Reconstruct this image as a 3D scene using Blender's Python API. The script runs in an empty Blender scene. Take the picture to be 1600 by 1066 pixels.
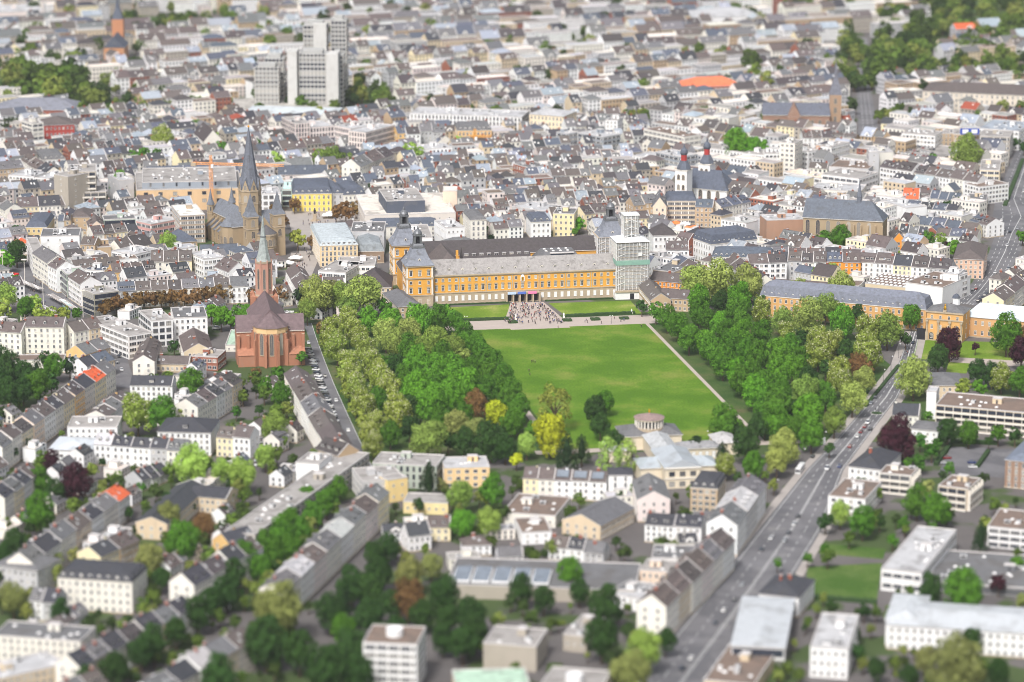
import bpy, bmesh, math, random
from mathutils import Vector, Matrix, noise
random.seed(7)
R = random
sc = bpy.context.scene
COL = sc.collection
# ------------------------------------------------------------------ camera, sky, sun, exposure
F_PX, H_CAM, PITCH = 5000.0, 439.0, math.radians(13.85)     # focal length in photo pixels (1600 wide), height, tilt
cam_d = bpy.data.cameras.new('camera')
cam_d.sensor_width = 360.0
cam_d.lens = 360.0 * F_PX / 1600.0
cam_d.clip_start, cam_d.clip_end = 10.0, 30000.0
cam_d.dof.use_dof = True
cam_d.dof.focus_distance = 1935.0
cam_d.dof.aperture_fstop = 1.125 / 6.6
cam = bpy.data.objects.new('camera', cam_d)
COL.objects.link(cam)
cam.location = (0, 0, H_CAM)
cam.rotation_euler = (math.pi / 2 - PITCH, 0, 0)
sc.camera = cam
SUN_EL, SUN_AZ = math.radians(50), math.radians(202)          # azimuth clockwise from +Y: light comes from the left and behind
wd = bpy.data.worlds.new('World'); sc.world = wd; wd.use_nodes = True
wn = wd.node_tree.nodes; wl = wd.node_tree.links
bg = wn['Background']
sky = wn.new('ShaderNodeTexSky'); sky.sky_type = 'NISHITA'; sky.sun_disc = False
sky.sun_elevation = SUN_EL; sky.sun_rotation = SUN_AZ; sky.dust_density = 6.0; sky.air_density = 1.2; sky.altitude = 100
hs = wn.new('ShaderNodeHueSaturation'); hs.inputs['Saturation'].default_value = 0.5
wl.new(sky.outputs[0], hs.inputs['Color']); wl.new(hs.outputs[0], bg.inputs['Color'])
bg.inputs['Strength'].default_value = 0.075
sun_d = bpy.data.lights.new('sun', 'SUN'); sun_d.energy = 1.5; sun_d.angle = math.radians(10); sun_d.color = (1.0, 0.985, 0.97)
sun = bpy.data.objects.new('sun', sun_d); COL.objects.link(sun)
sdir = Vector((math.sin(SUN_AZ) * math.cos(SUN_EL), math.cos(SUN_AZ) * math.cos(SUN_EL), math.sin(SUN_EL)))
sun.rotation_euler = sdir.to_track_quat('Z', 'Y').to_euler()
sun.location = (0, 1500, 900)
sc.view_settings.view_transform = 'Standard'; sc.view_settings.look = 'None'
sc.view_settings.exposure = 1.1; sc.view_settings.gamma = 1.0
sc.cycles.use_denoising = True; sc.cycles.pixel_filter_type = 'BLACKMAN_HARRIS'; sc.cycles.filter_width = 0.95
sc.cycles.max_bounces = 5; sc.cycles.diffuse_bounces = 2; sc.cycles.glossy_bounces = 2
sc.cycles.transmission_bounces = 3; sc.cycles.volume_bounces = 0; sc.cycles.transparent_max_bounces = 6
sc.cycles.caustics_reflective = False; sc.cycles.caustics_refractive = False
HAZE = 0.000036
CAMP = Vector((0, 0, H_CAM))
SP, CP = math.sin(PITCH), math.cos(PITCH)

def P(px, py, z=0.0):
    """where the line of sight through a point of the photograph meets height z"""
    dx, dy = px - 800.0, 533.0 - py
    d = (dx, F_PX * CP + dy * SP, -F_PX * SP + dy * CP)
    t = (z - H_CAM) / d[2]
    return Vector((d[0] * t, d[1] * t, z))

def px_of(v):
    y = v[1]; z = v[2] - H_CAM
    dep = y * CP - z * SP; up = y * SP + z * CP
    return 800 + F_PX * v[0] / dep, 533 - F_PX * up / dep

def mpp(py):
    v = P(800, py); return (v.y * CP + H_CAM * SP) / F_PX

def C(r, g, b):
    f = lambda c: (c / 255 / 12.92) if c <= 10 else ((c / 255 + 0.055) / 1.055) ** 2.4
    return (f(r), f(g), f(b))

def jit(c, s=0.08):
    k = 1 + R.uniform(-s, s)
    return tuple(max(0.005, min(0.85, x * k * (1 + R.uniform(-s, s) * 0.3))) for x in c)

# ------------------------------------------------------------------ materials
MATS = {}
def mat(name, base=None, rough=0.85, source='fixed', var=0.12, scale=0.25, metallic=0.0, spec=0.3, detail=4.0, stretch=None):
    """procedural surface: colour from the object ('obj'), a mesh attribute ('attr') or fixed, broken up by two noises"""
    m = bpy.data.materials.new(name); m.use_nodes = True
    n, l = m.node_tree.nodes, m.node_tree.links
    b = n['Principled BSDF']
    b.inputs['Roughness'].default_value = rough; b.inputs['Metallic'].default_value = metallic
    b.inputs['Specular IOR Level'].default_value = spec
    if source == 'obj':
        c = n.new('ShaderNodeObjectInfo').outputs['Color']
    elif source == 'attr':
        a = n.new('ShaderNodeAttribute'); a.attribute_name = 'Col'; c = a.outputs['Color']
    else:
        r = n.new('ShaderNodeRGB'); r.outputs[0].default_value = (*base, 1); c = r.outputs[0]
    tc = n.new('ShaderNodeTexCoord')
    src = tc.outputs['Object']
    if stretch:
        mp = n.new('ShaderNodeMapping'); mp.inputs['Scale'].default_value = stretch
        l.new(src, mp.inputs['Vector']); src = mp.outputs[0]
    nz = n.new('ShaderNodeTexNoise'); nz.inputs['Scale'].default_value = scale; nz.inputs['Detail'].default_value = detail
    nz.inputs['Roughness'].default_value = 0.65
    l.new(src, nz.inputs['Vector'])
    mr = n.new('ShaderNodeMapRange'); mr.inputs[1].default_value = 0.25; mr.inputs[2].default_value = 0.75
    mr.inputs[3].default_value = 1 - var; mr.inputs[4].default_value = 1 + var
    l.new(nz.outputs['Fac'], mr.inputs[0])
    mx = n.new('ShaderNodeVectorMath'); mx.operation = 'SCALE'
    l.new(c, mx.inputs[0]); l.new(mr.outputs[0], mx.inputs['Scale'])
    l.new(mx.outputs[0], b.inputs['Base Color'])
    MATS[name] = m
    return m

mat('wall', source='obj', var=0.07, scale=0.22, rough=0.9, stretch=(1, 1, 0.35))
mat('wall_a', source='attr', var=0.07, scale=0.22, rough=0.9)
mat('roof', source='obj', var=0.32, scale=0.6, rough=0.8, detail=8)
mat('roof_a', source='attr', var=0.22, scale=0.9, rough=0.8, detail=6)
mat('metal_roof', source='obj', var=0.12, scale=0.5, rough=0.5, stretch=(3, 0.3, 1), spec=0.5)
mat('flat', source='obj', var=0.22, scale=0.16, rough=0.95, detail=8)
mat('flat_a', source='attr', var=0.2, scale=0.16, rough=0.95, detail=6)
mat('edge', C(196, 192, 190), var=0.1, rough=0.8)
mat('trim', C(222, 216, 206), var=0.06, rough=0.8)
mat('stone', C(176, 160, 138), var=0.14, scale=0.5, rough=0.9)
mat('pane', C(52, 58, 70), var=0.35, scale=0.35, rough=0.12, spec=0.6)
mat('pane_lit', C(120, 128, 138), var=0.3, scale=0.3, rough=0.1, spec=0.7)
mat('frame', C(232, 230, 226), var=0.04, rough=0.6)
mat('frame_dark', C(70, 70, 74), var=0.08, rough=0.6)
mat('brick', C(150, 88, 70), var=0.22, scale=1.2, rough=0.9)
mat('metal', C(120, 122, 126), var=0.1, rough=0.45, metallic=0.4)
mat('vent', C(205, 205, 206), var=0.1, rough=0.6)
mat('dark', C(40, 40, 44), var=0.2, rough=0.8)
mat('gold', C(220, 165, 40), var=0.05, rough=0.3, metallic=0.8)
mat('white', C(228, 228, 228), var=0.05, rough=0.6)
mat('paint', source='obj', var=0.02, rough=0.25, spec=0.6)
mat('cloth', source='obj', var=0.1, scale=4, rough=0.9)
mat('skin', C(205, 160, 135), var=0.05)
mat('bark', C(88, 74, 60), var=0.25, scale=1.5, rough=0.95)
mat('tyre', C(30, 30, 30), var=0.1)
mat('asphalt', C(108, 107, 110), var=0.24, scale=0.05, rough=0.92, detail=10)
mat('pavement', C(160, 153, 148), var=0.12, scale=0.12, rough=0.92, detail=8)
mat('gravel', C(172, 160, 152), var=0.08, scale=0.2, rough=0.95, detail=8)
mat('marking', C(214, 214, 212), var=0.1, scale=0.5)
mat('hedge', C(48, 70, 36), var=0.4, scale=1.0, rough=0.95)

def vary_pane():
    m = MATS['pane']; n, l = m.node_tree.nodes, m.node_tree.links; b = n['Principled BSDF']; old = b.inputs['Base Color'].links[0].from_socket
    oi = n.new('ShaderNodeObjectInfo'); rp = n.new('ShaderNodeValToRGB'); e = rp.color_ramp.elements
    rp.color_ramp.interpolation = 'CONSTANT'; e[0].color = (0, 0, 0, 1); e[1].position = .45; e[1].color = (.16, .16, .16, 1); x = e.new(.72); x.color = (.4, .4, .4, 1); x = e.new(.9); x.color = (.75, .75, .75, 1)
    l.new(oi.outputs['Random'], rp.inputs[0]); mx = n.new('ShaderNodeMix'); mx.data_type = 'RGBA'; mx.inputs[7].default_value = (*C(196, 192, 184), 1)
    l.new(rp.outputs[0], mx.inputs[0]); l.new(old, mx.inputs[6]); l.new(mx.outputs[2], b.inputs['Base Color'])
vary_pane()
def stain(name, col, scale, lo, hi, amt):
    m = MATS[name]; n, l = m.node_tree.nodes, m.node_tree.links; b = n['Principled BSDF']; old = b.inputs['Base Color'].links[0].from_socket
    tc = n.new('ShaderNodeTexCoord'); z = n.new('ShaderNodeTexNoise'); z.inputs['Scale'].default_value = scale; z.inputs['Detail'].default_value = 7; z.inputs['Distortion'].default_value = .6; l.new(tc.outputs['Object'], z.inputs['Vector'])
    mr = n.new('ShaderNodeMapRange'); mr.inputs[1].default_value = lo; mr.inputs[2].default_value = hi; mr.inputs[4].default_value = amt; l.new(z.outputs[0], mr.inputs[0])
    mx = n.new('ShaderNodeMix'); mx.data_type = 'RGBA'; mx.inputs[7].default_value = (*col, 1); l.new(mr.outputs[0], mx.inputs[0]); l.new(old, mx.inputs[6]); l.new(mx.outputs[2], b.inputs['Base Color'])
stain('flat', C(92, 88, 84), .12, .52, .62, .5); stain('asphalt', C(84, 84, 88), .035, .5, .56, .6); stain('asphalt', C(140, 138, 136), .11, .6, .66, .35); stain('roof', C(70, 66, 60), .3, .55, .7, .45); stain('wall', C(150, 142, 132), .16, .56, .75, .3); stain('metal_roof', C(130, 130, 130), .1, .5, .65, .5)
def city_ground():
    m = mat('city_ground', C(98, 94, 93), var=0.25, scale=0.03, rough=0.95, detail=12)
    n, l = m.node_tree.nodes, m.node_tree.links
    b = n['Principled BSDF']; old = b.inputs['Base Color'].links[0].from_socket
    g = n.new('ShaderNodeTexNoise'); g.inputs['Scale'].default_value = 0.022; g.inputs['Detail'].default_value = 5
    tc = n.new('ShaderNodeTexCoord'); l.new(tc.outputs['Object'], g.inputs['Vector'])
    rp = n.new('ShaderNodeValToRGB'); rp.color_ramp.elements[0].position = 0.52; rp.color_ramp.elements[1].position = 0.56
    l.new(g.outputs['Fac'], rp.inputs[0])
    mx = n.new('ShaderNodeMix'); mx.data_type = 'RGBA'
    mx.inputs[7].default_value = (*C(66, 82, 44), 1)
    l.new(rp.outputs[0], mx.inputs[0]); l.new(old, mx.inputs[6]); l.new(mx.outputs[2], b.inputs['Base Color'])
city_ground()

def grass_mat(name, c1, c2, c3):
    m = bpy.data.materials.new(name); m.use_nodes = True
    n, l = m.node_tree.nodes, m.node_tree.links
    b = n['Principled BSDF']; b.inputs['Roughness'].default_value = 0.95; b.inputs['Specular IOR Level'].default_value = 0.1
    tc = n.new('ShaderNodeTexCoord')
    a = n.new('ShaderNodeTexNoise'); a.inputs['Scale'].default_value = 0.028; a.inputs['Detail'].default_value = 9; a.inputs['Roughness'].default_value = 0.62
    d = n.new('ShaderNodeTexNoise'); d.inputs['Scale'].default_value = 0.9; d.inputs['Detail'].default_value = 6
    l.new(tc.outputs['Object'], a.inputs['Vector']); l.new(tc.outputs['Object'], d.inputs['Vector'])
    rp = n.new('ShaderNodeValToRGB'); e = rp.color_ramp.elements
    e[0].position = 0.42; e[0].color = (*c1, 1); e[1].position = 0.53; e[1].color = (*c2, 1)
    x = e.new(0.66); x.color = (*c3, 1)
    l.new(a.outputs['Fac'], rp.inputs[0])
    mr = n.new('ShaderNodeMapRange'); mr.inputs[1].default_value = 0.3; mr.inputs[2].default_value = 0.7; mr.inputs[3].default_value = 0.78; mr.inputs[4].default_value = 1.22
    l.new(d.outputs['Fac'], mr.inputs[0])
    s = n.new('ShaderNodeVectorMath'); s.operation = 'SCALE'
    l.new(rp.outputs[0], s.inputs[0]); l.new(mr.outputs[0], s.inputs['Scale']); l.new(s.outputs[0], b.inputs['Base Color'])
    MATS[name] = m
grass_mat('lawn', C(76, 110, 27), C(89, 121, 34), C(118, 130, 58))
grass_mat('lawn3', C(66, 94, 38), C(84, 106, 52), C(110, 116, 70))
grass_mat('lawn2', C(94, 122, 36), C(108, 132, 46), C(146, 150, 84))
grass_mat('park_floor', C(58, 82, 40), C(74, 92, 50), C(96, 92, 66))

def leaf_mat(name, fixed=None):
    m = bpy.data.materials.new(name); m.use_nodes = True
    n, l = m.node_tree.nodes, m.node_tree.links
    for x in list(n):
        if x.type == 'BSDF_PRINCIPLED': n.remove(x)
    out = [x for x in n if x.type == 'OUTPUT_MATERIAL'][0]
    if fixed:
        r = n.new('ShaderNodeRGB'); r.outputs[0].default_value = (*fixed, 1); c = r.outputs[0]
    else:
        c = n.new('ShaderNodeObjectInfo').outputs['Color']
    g = n.new('ShaderNodeNewGeometry')
    mr = n.new('ShaderNodeMapRange'); mr.inputs[3].default_value = 0.74; mr.inputs[4].default_value = 1.26
    l.new(g.outputs['Random Per Island'], mr.inputs[0])
    tc = n.new('ShaderNodeTexCoord'); nz = n.new('ShaderNodeTexNoise'); nz.inputs['Scale'].default_value = 2.6; l.new(tc.outputs['Object'], nz.inputs['Vector'])
    m2 = n.new('ShaderNodeMapRange'); m2.inputs[1].default_value = .3; m2.inputs[2].default_value = .7; m2.inputs[3].default_value = .82; m2.inputs[4].default_value = 1.18; l.new(nz.outputs[0], m2.inputs[0])
    mu = n.new('ShaderNodeMath'); mu.operation = 'MULTIPLY'; l.new(mr.outputs[0], mu.inputs[0]); l.new(m2.outputs[0], mu.inputs[1])
    s = n.new('ShaderNodeVectorMath'); s.operation = 'SCALE'; l.new(c, s.inputs[0]); l.new(mu.outputs[0], s.inputs['Scale'])
    d = n.new('ShaderNodeBsdfDiffuse'); t = n.new('ShaderNodeBsdfTranslucent'); mx = n.new('ShaderNodeMixShader'); mx.inputs[0].default_value = 0.15
    l.new(s.outputs[0], d.inputs[0]); l.new(s.outputs[0], t.inputs[0]); l.new(d.outputs[0], mx.inputs[1]); l.new(t.outputs[0], mx.inputs[2])
    l.new(mx.outputs[0], out.inputs[0]); MATS[name] = m
leaf_mat('leaf'); leaf_mat('blossom', C(226, 222, 190))

def net_mat(name, c, alpha):
    m = bpy.data.materials.new(name); m.use_nodes = True
    n, l = m.node_tree.nodes, m.node_tree.links
    b = n['Principled BSDF']; b.inputs['Base Color'].default_value = (*c, 1); b.inputs['Roughness'].default_value = 0.8
    nz = n.new('ShaderNodeTexNoise'); nz.inputs['Scale'].default_value = 0.6
    tc = n.new('ShaderNodeTexCoord'); l.new(tc.outputs['Object'], nz.inputs['Vector'])
    mr = n.new('ShaderNodeMapRange'); mr.inputs[1].default_value = 0.3; mr.inputs[2].default_value = 0.7; mr.inputs[3].default_value = alpha - 0.05; mr.inputs[4].default_value = alpha + 0.05
    l.new(nz.outputs[0], mr.inputs[0]); l.new(mr.outputs[0], b.inputs['Alpha']); MATS[name] = m
net_mat('netting', C(232, 233, 235), 0.32); net_mat('netting_green', C(150, 196, 180), 0.55)

# ------------------------------------------------------------------ mesh building
class MB:
    def __init__(s, attr=False):
        s.v, s.f, s.m, s.names, s.cols, s.attr, s.col, s.xf = [], [], [], [], [], attr, (1, 1, 1), None
    def mi(s, name):
        if s.attr and name in ('wall', 'roof', 'flat'): name += '_a'
        if name not in s.names: s.names.append(name)
        return s.names.index(name)
    def poly(s, pts, m):
        i = len(s.v)
        if s.xf is not None: pts = [s.xf @ Vector(p) for p in pts]
        s.v.extend([tuple(p) for p in pts]); s.f.append(tuple(range(i, i + len(pts)))); s.m.append(s.mi(m)); s.cols.append(s.col)
    def box(s, x0, x1, y0, y1, z0, z1, m, top=None, bottom=False):
        a, b, c, d = (x0, y0), (x1, y0), (x1, y1), (x0, y1)
        for p, q in ((a, b), (b, c), (c, d), (d, a)):
            s.poly([(*p, z0), (*q, z0), (*q, z1), (*p, z1)], m)
        s.poly([(*a, z1), (*b, z1), (*c, z1), (*d, z1)], top or m)
        if bottom: s.poly([(*d, z0), (*c, z0), (*b, z0), (*a, z0)], m)
    def ring(s, prof, n, m, cx=0, cy=0, a0=0.0, arc=2 * math.pi, cap=True):
        """lathe: prof = [(r, z), ...] around (cx, cy)"""
        k = n if arc > 6.28 else n
        for (r0, z0), (r1, z1) in zip(prof, prof[1:]):
            for i in range(k):
                t0, t1 = a0 + arc * i / n, a0 + arc * (i + 1) / n
                p = [(cx + r0 * math.cos(t0), cy + r0 * math.sin(t0), z0), (cx + r0 * math.cos(t1), cy + r0 * math.sin(t1), z0),
                     (cx + r1 * math.cos(t1), cy + r1 * math.sin(t1), z1), (cx + r1 * math.cos(t0), cy + r1 * math.sin(t0), z1)]
                if r1 < 1e-4: p = p[:3]
                elif r0 < 1e-4: p = [p[0], p[2], p[3]]
                s.poly(p, m)
        r, z = prof[-1]
        if cap and r > 1e-3:
            s.poly([(cx + r * math.cos(a0 + arc * i / n), cy + r * math.sin(a0 + arc * i / n), z) for i in range(n + (0 if arc > 6.28 else 1))], m)
    def square(s, prof, m, cx=0, cy=0, ax=1.0, cap=True):
        """square (or ax:1 oblong) stack: prof = [(half, z), ...]"""
        for (r0, z0), (r1, z1) in zip(prof, prof[1:]):
            q0 = [(cx - r0 * ax, cy - r0), (cx + r0 * ax, cy - r0), (cx + r0 * ax, cy + r0), (cx - r0 * ax, cy + r0)]
            q1 = [(cx - r1 * ax, cy - r1), (cx + r1 * ax, cy - r1), (cx + r1 * ax, cy + r1), (cx - r1 * ax, cy + r1)]
            for i in range(4):
                j = (i + 1) % 4
                if r1 < 1e-4: s.poly([(*q0[i], z0), (*q0[j], z0), (cx, cy, z1)], m)
                else: s.poly([(*q0[i], z0), (*q0[j], z0), (*q1[j], z1), (*q1[i], z1)], m)
        r, z = prof[-1]
        if cap and r > 1e-3: s.poly([(cx - r * ax, cy - r, z), (cx + r * ax, cy - r, z), (cx + r * ax, cy + r, z), (cx - r * ax, cy + r, z)], m)
    def bar(s, a, b, t, m):
        a, b = Vector(a), Vector(b); d = (b - a).normalized()
        u = d.cross(Vector((0, 0, 1)) if abs(d.z) < 0.9 else Vector((1, 0, 0))).normalized() * t / 2; w = d.cross(u).normalized() * t / 2
        q = [u + w, w - u, -u - w, u - w]
        for i in range(4):
            j = (i + 1) % 4
            s.poly([a + q[i], a + q[j], b + q[j], b + q[i]], m)
        s.poly([b + x for x in q], m)
    def mesh(s, name):
        me = bpy.data.meshes.new(name)
        me.from_pydata(s.v, [], s.f)
        for n in s.names: me.materials.append(MATS[n])
        me.polygons.foreach_set('material_index', s.m)
        if s.attr:
            a = me.color_attributes.new('Col', 'FLOAT_COLOR', 'CORNER')
            buf = []
            for f, c in zip(s.f, s.cols): buf.extend([*c, 1.0] * len(f))
            a.data.foreach_set('color', buf)
        me.update()
        return me
    def build(s, name, parent=None, col=None, loc=None, rz=None):
        o = bpy.data.objects.new(name, s.mesh(name)); COL.objects.link(o)
        if parent is not None: o.parent = parent
        if col is not None: o.color = (*col, 1)
        if loc is not None: o.location = loc
        if rz is not None: o.rotation_euler = (0, 0, rz)
        return o

def tag(o, label, cat, group=None, kind=None):
    if label: o['label'] = label
    if cat: o['category'] = cat
    if group: o['group'] = group
    if kind: o['kind'] = kind
    return o
def thing(name, label, cat, loc=(0, 0, 0), rz=0.0, group=None):
    o = bpy.data.objects.new(name, None); COL.objects.link(o)
    o.empty_display_size = 0.5
    o.location = loc; o.rotation_euler = (0, 0, rz)
    return tag(o, label, cat, group)
def inst(name, me, parent, loc, rot=(0, 0, 0), scale=None, col=None):
    o = bpy.data.objects.new(name, me); COL.objects.link(o)
    o.parent = parent; o.location = loc; o.rotation_euler = rot
    if scale is not None: o.scale = scale
    if col is not None: o.color = (*col, 1)
    return o
def struct(name, pts, m, z=0.0):
    mb = MB(); mb.poly([(p[0], p[1], z) for p in pts], m)
    o = mb.build(name); o['kind'] = 'structure'
    return o

# shared small pieces (all face -Y)
def window_mesh(w, h, arch=False, brow=False, fm='frame', pm='pane', sur=None):
    mb = MB(); t = 0.11
    if sur: mb.box(-w / 2 - .28, w / 2 + .28, -.05, .02, -.25, h + .3, sur)
    y0 = -.12 if sur else -.09
    mb.box(-w / 2, w / 2, y0 + .05, .02, 0, h, pm)
    for x0, x1, z0, z1 in ((-w / 2 - t, -w / 2, -t, h + t), (w / 2, w / 2 + t, -t, h + t), (-w / 2, w / 2, h, h + t), (-w / 2, w / 2, -t, 0), (-.05, .05, 0, h)):
        mb.box(x0, x1, y0, .01, z0, z1, fm)
    if h > 2: mb.box(-w / 2, w / 2, y0 + .01, .01, h * .66, h * .66 + .09, fm)
    mb.box(-w / 2 - .2, w / 2 + .2, -.24, 0, -t - .1, -t, 'trim')
    if brow:
        n = 6
        pts = [(-(w / 2 + .45) * math.cos(math.pi * i / n), h + .15 + .75 * math.sin(math.pi * i / n)) for i in range(n + 1)]
        for (xa, za), (xb, zb) in zip(pts, pts[1:]):
            mb.poly([(xa, -.35, h + .1), (xb, -.35, h + .1), (xb, -.35, zb), (xa, -.35, za)], 'stone')
            mb.poly([(xa, -.35, za), (xb, -.35, zb), (xb, 0, zb), (xa, 0, za)], 'metal')
    return mb.mesh('window')
WIN = {'std': (window_mesh(1.15, 1.7), 1.15, 1.7), 'wide': (window_mesh(1.9, 1.6), 1.9, 1.6), 'tall': (window_mesh(1.2, 2.3), 1.2, 2.3),
       'big': (window_mesh(2.6, 2.2, fm='frame_dark'), 2.6, 2.2), 'small': (window_mesh(.9, 1.1), .9, 1.1),
       'slot': (window_mesh(1.1, 2.4, fm='frame_dark'), 1.1, 2.4)}
def arch_window_mesh(w, h, fm='stone', pm='pane', mull=True, pointed=False):
    mb = MB(); n = 8; hw = w / 2
    def top(k):
        prof = []
        for i in range(n + 1):
            t = math.pi * i / n
            x = -(hw + k) * math.cos(t)
            z = (h - hw) + (hw + k) * math.sin(t) * (1.5 if pointed else 1)
            prof.append((x, z))
        return prof
    pi_, po = top(0), top(.3)
    mb.poly([(-hw, -.06, 0), (hw, -.06, 0)] + [(x, -.06, z) for x, z in reversed(pi_)], pm)
    for (a, b), (c, d), (e, f), (g, k) in zip(pi_, pi_[1:], po, po[1:]):
        mb.poly([(e, -.2, f), (a, -.2, b), (c, -.2, d), (g, -.2, k)], fm)
        mb.poly([(a, -.2, b), (a, -.06, b), (c, -.06, d), (c, -.2, d)], fm)
    mb.box(-hw - .3, -hw, -.2, 0, 0, h - hw, fm); mb.box(hw, hw + .3, -.2, 0, 0, h - hw, fm); mb.box(-hw - .4, hw + .4, -.3, 0, -.35, 0, fm)
    if mull:
        mb.box(-.08, .08, -.14, 0, 0, h - .1, fm)
        if w > 2: mb.box(-w / 4 - .06, -w / 4 + .06, -.13, 0, 0, h - hw * .6, fm); mb.box(w / 4 - .06, w / 4 + .06, -.13, 0, 0, h - hw * .6, fm)
    return mb.mesh('window')

def dormer_mesh(w, h, depth, kind):
    mb = MB(); f = h
    mb.poly([(-w / 2, 0, 0), (w / 2, 0, 0), (w / 2, 0, f), (-w / 2, 0, f)], 'frame')
    mb.box(-w / 2 + .18, -.05, -.05, 0, .25, f - .15, 'pane'); mb.box(.05, w / 2 - .18, -.05, 0, .25, f - .15, 'pane')
    if kind == 'shed':
        for x in (-w / 2, w / 2): mb.poly([(x, 0, 0), (x, depth, f + .2), (x, 0, f)], 'roof')
        mb.poly([(-w / 2 - .2, -.25, f), (w / 2 + .2, -.25, f), (w / 2 + .2, depth + .3, f + .35), (-w / 2 - .2, depth + .3, f + .35)], 'flat')
        mb.poly([(-w / 2 - .2, -.25, f - .18), (w / 2 + .2, -.25, f - .18), (w / 2 + .2, -.25, f), (-w / 2 - .2, -.25, f)], 'edge')
    else:
        g = f + w * .42
        mb.poly([(-w / 2, 0, f), (w / 2, 0, f), (0, 0, g)], 'frame')
        for x in (-w / 2, w / 2): mb.poly([(x, 0, 0), (x, depth, f), (x, 0, f)], 'roof')
        for s in (-1, 1):
            mb.poly([(s * (w / 2 + .18), -.2, f - .12), (0, -.2, g + .08), (0, depth + .8, g + .08), (s * (w / 2 + .18), depth + .4, f - .12)], 'roof')
    return mb.mesh('dormer')
DORMER = [dormer_mesh(1.5, 1.5, 2.0, 'gable'), dormer_mesh(2.3, 1.5, 2.2, 'shed'), dormer_mesh(1.4, 1.5, 1.8, 'shed')]
def small(fn):
    mb = MB(); fn(mb); return mb
def _sky(mb):
    mb.box(-.55, .55, -.75, .75, 0, .14, 'frame'); mb.box(-.42, .42, -.6, .6, .14, .16, 'pane_lit')
SKYLIGHT = small(_sky).mesh('skylight')
def _chim(mb):
    mb.box(-.75, .75, -.4, .4, -1.6, 1.5, 'brick'); mb.box(-.85, .85, -.5, .5, 1.5, 1.68, 'edge')
    for x in (-.45, 0, .45): mb.ring([(.15, 1.68), (.13, 2.05)], 6, 'brick', x, 0)
CHIMNEY = small(_chim).mesh('chimney')
def _chim2(mb):
    mb.box(-.5, .5, -.35, .35, -1.4, 1.2, 'wall'); mb.box(-.6, .6, -.45, .45, 1.2, 1.36, 'metal'); mb.box(-.3, .3, -.2, .2, 1.36, 1.6, 'dark')
CHIMNEY2 = small(_chim2).mesh('chimney')
def _unit(mb):
    mb.box(-1.4, 1.4, -1, 1, 0, 1.4, 'vent'); mb.box(-1.1, 1.1, -1.06, -1, .25, 1.1, 'dark'); mb.ring([(.7, 1.4), (.7, 1.65), (.5, 1.65), (.5, 1.5)], 10, 'metal')
UNIT = small(_unit).mesh('rooftop_unit')
def _dome(mb):
    mb.box(-.8, .8, -.8, .8, 0, .35, 'edge'); mb.square([(.75, .35), (.5, .62), (.2, .72)], 'white')
DOMELIGHT = small(_dome).mesh('roof_light')
def _lift(mb):
    mb.box(-2.4, 2.4, -1.8, 1.8, 0, 2.6, 'wall', 'flat'); mb.box(-2.5, 2.5, -1.9, 1.9, 2.6, 2.8, 'edge'); mb.box(-.5, .5, -1.86, -1.8, 0, 2.1, 'frame_dark')
LIFT = small(_lift).mesh('lift_housing')

# ------------------------------------------------------------------ footprints
FOOT = []; GRID = {}
def rect_pts(cx, cy, rz, w, d):
    c, s = math.cos(rz), math.sin(rz)
    return [(cx + x * c - y * s, cy + x * s + y * c) for x, y in ((-w / 2, -d / 2), (w / 2, -d / 2), (w / 2, d / 2), (-w / 2, d / 2))]
def _ov(a, b):
    for p in (a, b):
        for i in range(len(p)):
            q, r = p[i - 1], p[i]
            ex, ey = q[1] - r[1], r[0] - q[0]
            pa = [x * ex + y * ey for x, y in a]; pb = [x * ex + y * ey for x, y in b]
            if max(pa) <= min(pb) or max(pb) <= min(pa): return False
    return True
def cells(pts):
    xs = [p[0] for p in pts]; ys = [p[1] for p in pts]
    for i in range(int(min(xs) // 25), int(max(xs) // 25) + 1):
        for j in range(int(min(ys) // 25), int(max(ys) // 25) + 1): yield i, j
def free(pts):
    seen = set()
    for c in cells(pts):
        for k in GRID.get(c, ()):
            if k not in seen:
                seen.add(k)
                if _ov(pts, FOOT[k]): return False
    return True
def claim(pts):
    FOOT.append(pts)
    for c in cells(pts): GRID.setdefault(c, []).append(len(FOOT) - 1)
def inside(pt, poly):
    x, y = pt; r = False; j = len(poly) - 1
    for i in range(len(poly)):
        if (poly[i][1] > y) != (poly[j][1] > y) and x < (poly[j][0] - poly[i][0]) * (y - poly[i][1]) / (poly[j][1] - poly[i][1]) + poly[i][0]: r = not r
        j = i
    return r

# ------------------------------------------------------------------ building shells
def gen_walls(mb, w, d, he, rh, roof):
    a, b = w / 2, d / 2
    mb.poly([(-a, -b, 0), (a, -b, 0), (a, -b, he), (-a, -b, he)], 'wall'); mb.poly([(a, b, 0), (-a, b, 0), (-a, b, he), (a, b, he)], 'wall')
    if roof == 'gable':
        mb.poly([(a, -b, 0), (a, b, 0), (a, b, he), (a, 0, he + rh - .05), (a, -b, he)], 'wall')
        mb.poly([(-a, b, 0), (-a, -b, 0), (-a, -b, he), (-a, 0, he + rh - .05), (-a, b, he)], 'wall')
    else:
        mb.poly([(a, -b, 0), (a, b, 0), (a, b, he), (a, -b, he)], 'wall'); mb.poly([(-a, b, 0), (-a, -b, 0), (-a, -b, he), (-a, b, he)], 'wall')

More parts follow.
